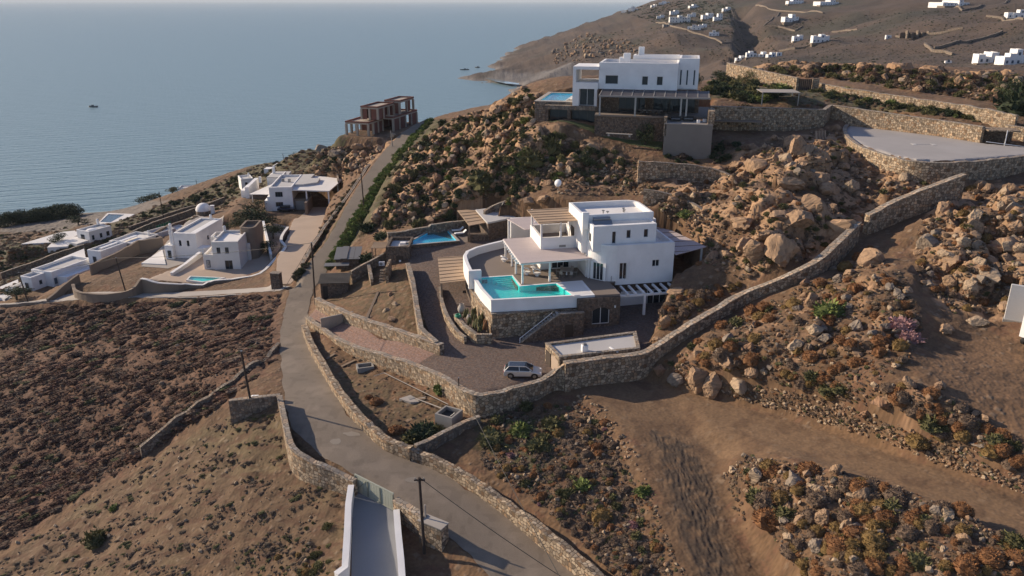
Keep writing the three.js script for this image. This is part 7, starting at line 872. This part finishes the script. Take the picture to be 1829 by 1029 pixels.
{
  const rest = { cushion: CUSHION.map(() => []), leafy: LEAFY.map(() => []) };
  shrubs.forEach((s, i) => { const G = s.kind === 'leafy' ? LEAFY : CUSHION, v = Math.floor(rnd() * 3);
    if (i < 300) { const m = shadows(new THREE.Mesh(G[v], shrubMats[s.tone])); m.name = numbered('shrub'); m.position.set(s.p.x, s.p.y - .06 * s.w, s.p.z); m.rotation.y = ru(0, 6.28); m.scale.set(s.w, s.w * s.sy, s.w * ru(.8, 1.1)); const B = bbox(ROCKY[s.z], 0), fx = (s.x - B[0]) / (B[1] - B[0]), fy = (s.y - B[2]) / (B[3] - B[2]); m.userData = { label: (s.wpx > 36 ? 'large ' : s.wpx > 24 ? 'medium ' : 'small ') + s.tone + (s.kind === 'leafy' ? ' bush, ' : ' shrub, ') + (fy < .34 ? 'upper ' : fy < .67 ? 'middle ' : 'lower ') + (fx < .2 ? 'far left' : fx < .4 ? 'left' : fx < .6 ? 'centre' : fx < .8 ? 'right' : 'far right') + ' of the ' + WHERE[s.z], category: 'shrub', group: 'shrubs on the ' + WHERE[s.z] }; tell(m, s.x); scene.add(m); }
    else { const t = TONES[s.tone], k = ru(.75, 1.15); rest[s.kind][v].push({ m: compose(s.p.x, s.p.y - .06 * s.w, s.p.z, ru(-.15, .15), ru(0, 6.28), ru(-.15, .15), s.w, s.w * s.sy, s.w * ru(.8, 1.1)), c: col(t[0] * k, t[1] * k, t[2] * k) }); } });
  const mm = std({ color: 0xffffff, vertexColors: true, side: THREE.DoubleSide, roughness: 1 });
  rest.cushion.forEach((l, k) => l.length && instanced('low_scrub', CUSHION[k], mm, l)); rest.leafy.forEach((l, k) => l.length && instanced('low_scrub', LEAFY[k], mm, l));
  // heath: dense dark tufts combed along the slope
  const heath = SCRUB.map(() => []), hp = [[0, 545], [140, 538], [300, 533], [500, 522], [502, 640], [440, 690], [300, 790], [150, 880], [0, 985]];
  sample(hp, 8000, (p, x, y) => { const den = fbm(p.x * .07 + p.z * .05, p.z * .12 - p.x * .05, 3); if (den < -.2 + .3 * rnd() - .1) return; const w = metres(heavy(3, 24, 2.8), p), a = rnd(), t = a < .5 ? TONES['dark brown'] : a < .66 ? TONES['grey brown'] : a < .93 ? [.15, .075, .045] : TONES['olive green'], k = ru(.75, 1.25) * (1 + .25 * n2(p.x * .12, p.z * .12)); heath[Math.floor(rnd() * 3)].push({ m: compose(p.x, p.y - .05 * w, p.z, 0, .75 + ru(-.3, .3), 0, w * ru(1, 2.1), w * ru(.26, .52), w * ru(.6, .9)), c: col(t[0] * k, t[1] * k, t[2] * k) }); });
  sample([[445, 715], [498, 712], [520, 800], [620, 862], [612, 1029], [0, 1029], [0, 1000], [150, 900], [300, 805]], 2600, (p, x, y) => { if (n2b(p.x * .1 + p.z * .08, p.z * .25 - p.x * .1) < .12 && rnd() < .9) return; const w = metres(heavy(3, 13, 2.2), p), a = rnd(), t = a < .5 ? TONES['grey brown'] : a < .8 ? [.17, .125, .08] : TONES['olive green'], k = ru(.8, 1.2); heath[Math.floor(rnd() * 3)].push({ m: compose(p.x, p.y - .05 * w, p.z, 0, .75 + ru(-.3, .3), 0, w * ru(1, 2), w * ru(.3, .6), w * ru(.6, .9)), c: col(t[0] * k, t[1] * k, t[2] * k) }); });
  sample(hp, 3800, (p, x, y) => { const w = metres(heavy(3, 9, 2), p), t = rnd() < .6 ? [.088, .055, .038] : TONES['grey brown'], k = ru(.7, 1.2); heath[Math.floor(rnd() * 3)].push({ m: compose(p.x, p.y - .05 * w, p.z, 0, ru(0, 6.28), 0, w * ru(1, 1.8), w * ru(.3, .6), w), c: col(t[0] * k, t[1] * k, t[2] * k) }); });
  heath.forEach((l, k) => instanced('heath_scrub', SCRUB[k], mm, l));
  // dry grass and low scrub over the remaining ground
  const dry = SCRUB.map(() => []); const DZ = [[ROCKY.field, 2400, 3, 13], [ROCKY.crag, 2100, 3, 11], [ROCKY.bank, 1400, 3, 11], [ROCKY.mound, 1900, 3, 11], [ROCKY.boulders, 1100, 3, 9], [ROCKY.hill, 1500, 3, 9], [[[960, 295], [1140, 295], [1180, 330], [1270, 350], [1270, 450], [1215, 405], [1150, 350], [990, 348]], 700, 3, 10, .6], [[[1100, 18], [1200, 2], [1310, 2], [1312, 45], [1180, 45]], 900, 1.5, 5], [ROCKY.cliff, 600, 4, 11], [ROCKY.ridge, 1500, 3, 10], [ROCKY.villa, 320, 4, 12], [[[0, 420], [200, 398], [262, 373], [335, 351], [440, 303], [560, 262], [640, 262], [640, 300], [430, 350], [60, 520], [0, 530]], 3200, 2, 8, .6], [[[1180, 640], [1300, 680], [1450, 705], [1700, 800], [1829, 860], [1829, 903], [1600, 838], [1400, 772], [1250, 718]], 1100, 3, 11, .85], [[[1190, 800], [1240, 1029], [1190, 1029], [1140, 860]], 400, 3, 10, .85], [[[1290, 850], [1330, 815], [1560, 870], [1829, 975], [1829, 990], [1500, 900], [1320, 860], [1350, 1029], [1330, 1029]], 700, 3, 11, .85], [[[0, 430], [140, 420], [250, 400], [420, 350], [430, 365], [300, 405], [150, 450], [60, 520], [0, 530]], 1500, 3, 9, 1.1], [[[570, 590], [830, 725], [745, 790], [640, 745]], 120, 2, 6], [[[1040, 60], [1300, 40], [1829, 10], [1829, 120], [1330, 118], [1250, 100], [1000, 120]], 2600, 1.2, 4], [[[1280, 175], [1480, 150], [1829, 215], [1829, 235], [1480, 195]], 300, 3, 9], [[[560, 300], [690, 270], [640, 340], [600, 380], [560, 430]], 260, 3, 9], [[[580, 610], [830, 725], [745, 790], [640, 745]], 60, 3, 7]];
  for (const [P, n, a, b, mf] of DZ) sample(P, n, (p, x, y) => { const w = metres(heavy(a, b, 1.8), p), q = rnd(), far = p.z < -300, t = far ? (q < (p.x < 330 ? .35 : .7) ? [.07, .055, .036] : TONES['dark green']) : q < .5 ? TONES['grey brown'] : q < .8 ? [.18, .125, .075] : q < .9 ? TONES['rust brown'] : TONES['olive green'], k = ru(.75, 1.2); dry[Math.floor(rnd() * 3)].push({ m: compose(p.x, p.y - .05 * w, p.z, 0, ru(0, 6.28), 0, w * ru(1, 1.5), w * ru(.4, .85), w * ru(.8, 1.1)), c: col(t[0] * k, t[1] * k, t[2] * k) }); }, mf);
  dry.forEach((l, k) => instanced('dry_scrub', SCRUB[k], mm, l));
  // green grass strip along the dirt road
  const gr = LEAFY.map(() => []), eL = [[590, 478], [625, 418], [650, 375], [675, 330], [705, 290], [735, 252], [768, 218]]; for (let k = 0; k < 520; k++) { const s = rnd() * (eL.length - 1), i = Math.floor(s), f = s - i, x = lerp(eL[i][0], eL[i + 1][0], f), y = lerp(eL[i][1], eL[i + 1][1], f), p = hit(x + ru(-7, 7) * lerp(1.2, .5, s / 6), y + ru(-3, 3)); if (!p) continue; const w = ru(.7, 1.5), t = rnd() < .7 ? [.125, .165, .04] : [.15, .155, .05]; gr[Math.floor(rnd() * 3)].push({ m: compose(p.x, p.y - .1, p.z, 0, ru(0, 6.28), 0, w, w * ru(.7, 1.2), w), c: col(...t) }); }
  const eR = [[528, 500], [548, 470], [570, 430], [590, 398], [612, 362], [640, 322]]; for (let k = 0; k < 150; k++) { const s = rnd() * (eR.length - 1), i = Math.floor(s), f = s - i, p = hit(lerp(eR[i][0], eR[i + 1][0], f) + ru(-4, 4), lerp(eR[i][1], eR[i + 1][1], f)); if (!p) continue; const w = ru(.6, 1.4), t = rnd() < .5 ? [.06, .065, .025] : [.11, .085, .05]; gr[Math.floor(rnd() * 3)].push({ m: compose(p.x, p.y - .1, p.z, 0, ru(0, 6.28), 0, w, w * ru(.6, 1), w), c: col(...t) }); }
  gr.forEach((l, k) => instanced('roadside_grass', LEAFY[k], mm, l));
}
// ---------------------------------------------------------------- trees and garden plants
function crownGeo(seed, n, clumps, leaf) { const r = rngOf(seed), pos = [], cl = []; const C = []; for (let k = 0; k < clumps; k++) { const u = r() * 6.283, q = Math.sqrt(r()) * .36; C.push([q * Math.cos(u), .34 + .46 * r() - q * .25, q * Math.sin(u), .14 + .13 * r()]); } for (let k = 0; k < n; k++) { const c = C[Math.floor(r() * clumps)], u = r() * 6.283, v = Math.acos(1 - 2 * r()), R = c[3] * (.55 + .5 * Math.sqrt(r())), d = [Math.sin(v) * Math.cos(u), Math.cos(v) * .85, Math.sin(v) * Math.sin(u)], b = [c[0] + d[0] * R, c[1] + d[1] * R, c[2] + d[2] * R], s = leaf * (.6 + .8 * r()), t = .65 + .6 * r(); const A = [r() - .5, r() - .5, r() - .5], Bv = [r() - .5, r() - .5, r() - .5]; pos.push(b[0], b[1], b[2], b[0] + A[0] * s * 2, b[1] + A[1] * s * 2, b[2] + A[2] * s * 2, b[0] + Bv[0] * s * 2, b[1] + Bv[1] * s * 2, b[2] + Bv[2] * s * 2); for (let i = 0; i < 3; i++) cl.push(t, t, t); } const g = new THREE.BufferGeometry(); g.setAttribute('position', new THREE.Float32BufferAttribute(pos, 3)); g.setAttribute('color', new THREE.Float32BufferAttribute(cl, 3)); g.setAttribute('uv', new THREE.Float32BufferAttribute(new Float32Array(pos.length / 3 * 2), 2)); g.computeVertexNormals(); return g; }
const CROWNS = [0, 1, 2].map((k) => crownGeo(700 + k, 1700, 11, .05));
function tree(label, p, w, h, tone, group) { const g = thing('garden_tree', label, 'tree', V3(p.x, p.y - .1, p.z), rnd() * 6, group); const tr = []; tr.push(cyl(0, 0, h * .4, 0, w * .035, w * .022, 7)); for (let k = 0; k < 4; k++) { const a = k * 1.6 + rnd(); tr.push(bar(V3(0, h * .36, 0), V3(Math.cos(a) * w * .22, h * .62, Math.sin(a) * w * .22), w * .013, 5)); } part(g, 'trunk', tr, mPole); const c = shadows(new THREE.Mesh(CROWNS[Math.floor(rnd() * 3)], shrubMats[tone])); c.name = 'crown'; c.scale.set(w, h, w); g.add(c); }
for (const [x, y, e, wpx, h, tone, l] of [[448, 400, 31.8, 44, 3.2, 'dark green', 'dark round tree between the cube house and the shore house'], [472, 402, 31.8, 40, 3, 'dark green', 'dark tree left of the concrete driveway wall'], [430, 410, 31.6, 34, 2.8, 'dark green', 'dark tree right of the domed tower'], [488, 425, 31.8, 30, 2.6, 'dark green', 'low dark tree behind the brown tower'], [478, 452, 31.7, 28, 2.3, 'dark green', 'dark tree right of the cube house'], [456, 382, 31.8, 30, 2.8, 'dark green', 'tree in front of the white shore house'], [270, 362, 6, 34, 4, 'dark green', 'round dark tree on the shore'], [312, 372, 12, 18, 2.2, 'olive green', 'small tree in the shore fields'], [140, 486, 26.5, 26, 2.2, 'dark green', 'dark tree beside the low left house'], [105, 440, 20, 22, 2.4, 'dark green', 'small palm-like tree on the left terrace'], [140, 402, 10, 26, 3, 'dark green', 'dark tree behind the furthest left house'], [30, 535, 26, 40, 2, 'dark green', 'dark bush-like tree at the left edge by the lowest house'], [535, 298, 30, 26, 2.6, 'olive green', 'yellowish tree behind the shore house roof'], [1050, 252, 57, 18, 3, 'dark green', 'slim tree at the corner of the upper stone room'], [1152, 262, 55.2, 24, 3.4, 'dark green', 'tree growing beside the concrete block of the upper villa'], [1245, 168, 60.4, 16, 2.6, 'dark green', 'small palm beside the upper canopy'], [1335, 160, 61, 26, 3, 'olive green', 'pale tree in the upper garden'], [1290, 150, 61, 30, 2.6, 'dark green', 'dark tree left in the upper garden'], [1380, 190, 60.6, 30, 2.4, 'dark green', 'dark tree above the long retaining wall'], [1425, 190, 60.6, 30, 2.4, 'dark green', 'dark flowering tree at the end of the shaded wall'], [1320, 188, 60.6, 34, 2.4, 'dark green', 'dark tree in the shaded court right of the upper villa'], [1815, 196, 60.6, 50, 4.4, 'dark green', 'big dark tree at the upper right edge']]) { const p = at(x, y, e); p.y = H(p.x, p.z); tree(l, p, metres(wpx, p) * 1.5, h * 1.25, tone, 'garden trees'); }
{ // long reed hedge on the shore
  const g = thing('reed_hedge', 'long dark green reed hedge along the left beach', 'hedge'), A = at(25, 411, 4), B = at(135, 394, 5); for (let k = 0; k < 26; k++) { const p = A.clone().lerp(B, k / 25), c = shadows(new THREE.Mesh(CROWNS[k % 3], shrubMats['dark green'])); c.name = 'reed_clump'; const x = p.x + ru(-1.5, 1.5), z = p.z + ru(-4, 4); c.position.set(x, H(x, z) - 1, z); c.scale.set(9, ru(5, 6.5), 8); c.rotation.y = rnd() * 6; g.add(c); }
  // cactus and aloe in the planter
  const P = [[834, 566], [842, 570], [850, 575], [858, 580], [846, 584], [856, 590], [866, 588], [838, 578], [848, 564], [862, 574]]; P.forEach(([x, y], i) => { const p = at(x, y, 40.5), q = thing('cactus', ['tall cactus beside the big jar', 'second cactus down the planter', 'tall branching cactus in the planter middle', 'cactus against the sunlit basement wall', 'low cactus at the planter wall', 'spiky aloe at the lower planter end', 'reddish shrub at the lowest planter corner', 'small cactus below the white jar', 'cactus nearest the pool wall', 'cactus near the basement corner'][i], 'cactus', V3(p.x, 39.3, p.z), rnd() * 6, 'planter cactus'); const m = i === 6 ? shrubMats['rust brown'] : shrubMats['olive green']; for (let k = 0; k < 5; k++) { const h = ru(.8, 2), a = rnd() * 6.28, r = ru(0, .35), s = new THREE.SphereGeometry(.16, 8, 6).scale(1, h * 2.6, .7), cc = new Float32Array(s.attributes.position.count * 3).fill(1); const mm = shadows(new THREE.Mesh(s, std({ color: m.color }))); mm.name = 'pad'; mm.position.set(Math.cos(a) * r, 1.0 + h * .4, Math.sin(a) * r); mm.rotation.z = ru(-.35, .35); q.add(mm); } });
}

for (const [k, l] of alike) if (l.length > 1) { l.sort((a, b) => a[0] - b[0]); l.forEach(([x, m], i) => { m.userData.label = k + ', ' + (i === l.length - 1 && i > 1 ? 'rightmost' : ORD[Math.min(i, 11)]); }); }
// ---------------------------------------------------------------- houses, walls and tracks on the far hills
function farHouse(label, x, y, wpx, hpx, blocks = 3, o = {}) {
  const p = hit(x, y); if (!p) return; const w = metres(wpx, p), h = metres(hpx, p), g = thing('white_house', label, 'house', V3(p.x, p.y - .4, p.z), ru(-.25, .25), 'houses on the far hills'), m = o.mat || mPlaster;
  let cx = -w / 2; for (let k = 0; k < blocks; k++) { const bw = w / blocks * (k === blocks - 1 ? 1 : ru(.85, 1.15)), bh = h * (k === Math.floor(blocks / 2) ? 1 : ru(.5, .85)) + .4, z0 = -w * ru(.35, .6), z1 = ru(0, w * .15), x1 = Math.min(w / 2, cx + bw); part(g, 'house_wall', block(rect(cx, x1, z0, z1), -1.5, bh - .35, bh, .25, 0), m); const n = Math.max(1, Math.round((x1 - cx) / 3.2)), fl = Math.max(1, Math.round(bh / 3.2)); for (let f = 0; f < fl; f++) for (let i = 0; i < n; i++) { const wx = lerp(cx, x1, (i + .5) / n), wy = .8 + f * bh / fl; part(g, 'window', bx(wx - .45, wx + .45, wy, wy + 1.2, z1, z1 + .06), mBlueWood); } cx = x1; if (cx >= w / 2 - .2) break; }
  if (o.terrace !== 0) part(g, 'terrace', bx(-w * .62, w * .62, -2.5, .25, 0, w * .32), mStoneGrey);
}
for (const a of [
  ['small white house lowest at the tip of the far headland', 1114, 23, 9, 4, 1], ['white house second from the tip of the far headland', 1131, 20, 18, 8, 3], ['white house third from the tip of the far headland', 1168, 13, 10, 5, 2], ['white house topmost on the far headland skyline', 1186, 8, 19, 6, 3],
  ['long grey white house complex on the far terraces', 1214, 40, 36, 12, 5, { mat: mPlasterOld }], ['grey house wing below the far white complex', 1240, 53, 24, 8, 3, { mat: mPlasterOld }], ['low stone building at the left of the far terraces', 1193, 47, 16, 5, 2, { mat: mConcrete }], ['two-storey white house left of the far ravine', 1264, 34, 20, 10, 2], ['white house right beside the far ravine edge', 1283, 37, 16, 12, 2], ['white house standing alone above the straight far wall', 1276, 64, 19, 9, 3],
  ['white house left end of the far terrace village', 1180, 33, 14, 6, 2], ['white house above the long grey complex', 1205, 26, 16, 7, 2], ['white house at the middle of the far terrace village', 1235, 30, 15, 7, 2], ['white house low in the far terrace village', 1255, 50, 15, 7, 2], ['white house over the ravine head', 1298, 20, 14, 7, 2], ['white house high above the far terrace village', 1240, 14, 18, 6, 3],
  ['square white framed house right of the far ravine', 1413, 39, 28, 13, 4], ['white house at the top edge above the ravine', 1421, 7, 28, 8, 3], ['white house below the square framed far house', 1425, 73, 17, 10, 2], ['stepped white house in the middle of the brown hillside', 1466, 76, 30, 14, 4],
  ['leftmost white house of the row at the far valley end', 1322, 108, 15, 8, 2], ['second white house of the row at the far valley end', 1342, 102, 18, 10, 3], ['third white house of the row at the far valley end', 1362, 102, 14, 9, 2], ['fourth white house of the row at the far valley end', 1378, 102, 16, 8, 2], ['rightmost small house of the row at the far valley end', 1392, 100, 9, 6, 1],
  ['wide white house at the top edge of the brown hill', 1480, 9, 36, 8, 4], ['walled white house compound at the upper right', 1706, 10, 60, 9, 6], ['white house at the far right edge high on the hill', 1818, 32, 34, 14, 4], ['small white cube hut on the brown hillside', 1587, 69, 10, 6, 1], ['stepped white house on the right behind the ridge', 1767, 112, 44, 18, 4], ['tall white house at the right edge behind the ridge', 1812, 115, 44, 26, 4], ['low white shed left of the stepped right house', 1694, 113, 11, 4, 1],
]) farHouse(...a);
function farWall(label, list, hgt = 1.2, t = .9, mat = mStoneGrey) { const pts = list.map(([x, y]) => hit(x, y)).filter(Boolean).map((p) => V3(p.x, p.y + hgt, p.z)); if (pts.length < 2) return; const D = []; for (let k = 0; k < pts.length - 1; k++) for (let q = 0; q < 10; q++) { const v = pts[k].clone().lerp(pts[k + 1], q / 10); v.y = H(v.x, v.z) + hgt; D.push(v); } D.push(pts[pts.length - 1]); wall('field_wall', label, D, { t, mat, cap: 0, rough: .1, group: 'walls on the far hills' }); }
farWall('straight pale wall running down the far slope', [[1172, 41], [1210, 50], [1250, 62], [1290, 78], [1322, 91]], 1.3, 1.0, mStoneGrey);
farWall('pale wall along the upper road above the ravine', [[1350, 10], [1372, 16], [1392, 20], [1430, 22], [1470, 24]], 1.2, 1.0, mStoneGrey);
farWall('wall climbing beside the square framed far house', [[1363, 48], [1378, 36], [1392, 23]]); farWall('curved wall below the square framed far house', [[1363, 49], [1390, 48], [1410, 53], [1420, 56], [1433, 48]]);
farWall('wall dropping left of the ravine', [[1306, 18], [1310, 28], [1309, 38]]); farWall('boundary wall of the upper right compound', [[1662, 5], [1690, 12], [1718, 20], [1745, 15], [1800, 1]]); farWall('dark long wall crossing the right hillside', [[1668, 88], [1700, 80], [1740, 74], [1790, 58]], 1.3, 1, mStoneGrey); farWall('wall above the ruined enclosure', [[1600, 66], [1640, 64], [1680, 60], [1720, 52]], 1.2, .8, mStoneGrey); farWall('low wall enclosing the round field', [[1652, 80], [1666, 93], [1690, 95], [1702, 99]], 1.3, 1); farWall('short wall on the brown middle hillside', [[1486, 58], [1510, 55], [1532, 53]], 1, .9, mStoneGrey); farWall('wall leading to the valley houses', [[1392, 92], [1420, 88], [1450, 80], [1460, 75]], 1.2, 1); farWall('wall beside the upper right house', [[1762, 30], [1790, 34], [1829, 36]], 1.2, 1, mStoneGrey);
{ const g = thing('ruined_enclosure', 'roofless stone enclosure on the brown hillside', 'ruin'), p = hit(1645, 66); if (p) { g.position.set(p.x, p.y, p.z); for (let k = 0; k < 6; k++) part(g, 'stub_wall', bx(-9 + k * 3.4, -8.2 + k * 3.4, -1, ru(2, 4), -3, 0), mStoneGrey); part(g, 'back_wall', bx(-12, 14, -1, 2.6, -4, -3.2), mStoneDark); } }
{ // pale lagoon behind the shingle spit
  const P = [[868, 139], [885, 141], [905, 145], [928, 149], [926, 151], [905, 149], [884, 145]].map(([x, y]) => { const p = at(x, y, 2.6); return [p.x, p.z]; }); struct('lagoon', prism(P, 2.45, 2.6), new THREE.MeshPhysicalMaterial({ color: col(.16, .21, .23), roughness: .08, ior: 1.33 })); }
// more buildings among the lower plots
{ const { g, w, d, h } = roofHouse('boat_shed', 'low white boat shed right at the water edge', [318, 336], [352, 335], [362, 330], 5.2, 2, { category: 'shed' }); part(g, 'slipway', bx(w * .2, w * .8, -1.5, -.6, 0, 6), mSlab); }
{ const { g, w, d, h } = roofHouse('white_house', 'small white outbuilding left of the shore house terraces', [430, 320], [452, 318], [462, 310], 30.2, 27.6, { wins: [[.3, .5, .2, .6]] }); part(g, 'chimney', finial(w * .8, h - .3, -d * .6, .9), mPlaster); }
{ const { g, w } = roofHouse('white_house', 'pale flat-roofed house between the blue pool and the small pinkish house', [212, 430], [236, 434], [262, 420], 28.4, 25.6, { mat: mPlasterOld, wins: [[.2, .4, .2, .6], [.6, .8, .2, .6]] }); part(g, 'porch_roof', bx(0, w, 1.9, 2.05, .02, 2), mRoofWhite); }
{ const { g, w } = roofHouse('white_house', 'white terraces stepping below the left edge house', [8, 516], [34, 518], [60, 506], 26.6, 25, {}); part(g, 'terrace_step', bx(-3, w, -1, .8, .02, 2.4), mRoofWhite); }
{ const { g, w } = roofHouse('white_house', 'tiny white sheds behind the shore house roof', [486, 297], [500, 297], [520, 291], 33.4, 31, {}); part(g, 'lean_to', bx(-2.5, -.02, -1, 1.6, -3, 0), mPlaster); }
wall('plaster_wall', 'brown garden wall behind the pale flat-roofed house', [[200, 452, 29.4], [250, 428, 29.2], [300, 402, 28.6], [350, 386, 28.2]], { t: .4, mat: mBrownPlaster, capMat: mBrownPlaster });
wall('stone_wall', 'terrace wall in the fields above the beach', [[230, 405, 22], [290, 384, 22.4], [350, 366, 23], [400, 356, 24]], { t: .4, mat: mStoneGrey, curve: true });
wall('stone_wall', 'lower terrace wall in the fields nearest the beach', [[250, 392, 17.4], [310, 372, 17.6], [370, 352, 18.4]], { t: .4, mat: mStoneGrey, curve: true });
wall('plaster_wall', 'white garden wall beside the concrete driveway and trees', [[470, 395, 33.6], [478, 430, 33.4], [484, 455, 33.2]], { t: .35, mat: mPlasterOld, capMat: mPlaster });
{ const g = thing('green_fence', 'green mesh fence in the fields below the domed tower', 'fence'), a = at(278, 402, 25.5), b = at(304, 392, 25.8), m = std({ color: col(.02, .16, .09) }); for (let k = 0; k < 6; k++) { const p = a.clone().lerp(b, k / 6), q = a.clone().lerp(b, (k + 1) / 6); p.y = H(p.x, p.z); q.y = H(q.x, q.z); part(g, 'mesh_panel', beam(V3(p.x, p.y + .7, p.z), V3(q.x, q.y + .7, q.z), .04, 1.3), m); part(g, 'fence_post', bx(p.x - .05, p.x + .05, p.y - .3, p.y + 1.5, p.z - .05, p.z + .05), mSteel); } }

for (const [l, e, P] of [[0, 28.3, [[96, 466], [150, 444], [154, 468], [118, 482]]], [0, 25.9, [[0, 530], [0, 512], [32, 499], [34, 520], [8, 534]]], [0, 21.3, [[84, 442], [112, 414], [134, 412], [138, 426], [120, 440]]], [0, 30.6, [[252, 470], [290, 446], [296, 472]]], [0, 28.2, [[186, 470], [250, 442], [262, 446], [200, 474]]]]) { const Q = P.map(([x, y]) => { const p = at(x, y, e); return [p.x, p.z]; }); struct('terrace_paving', prism(Q, e - 1.6, e), mRoofWhite); }
renderer.render(scene, camera);
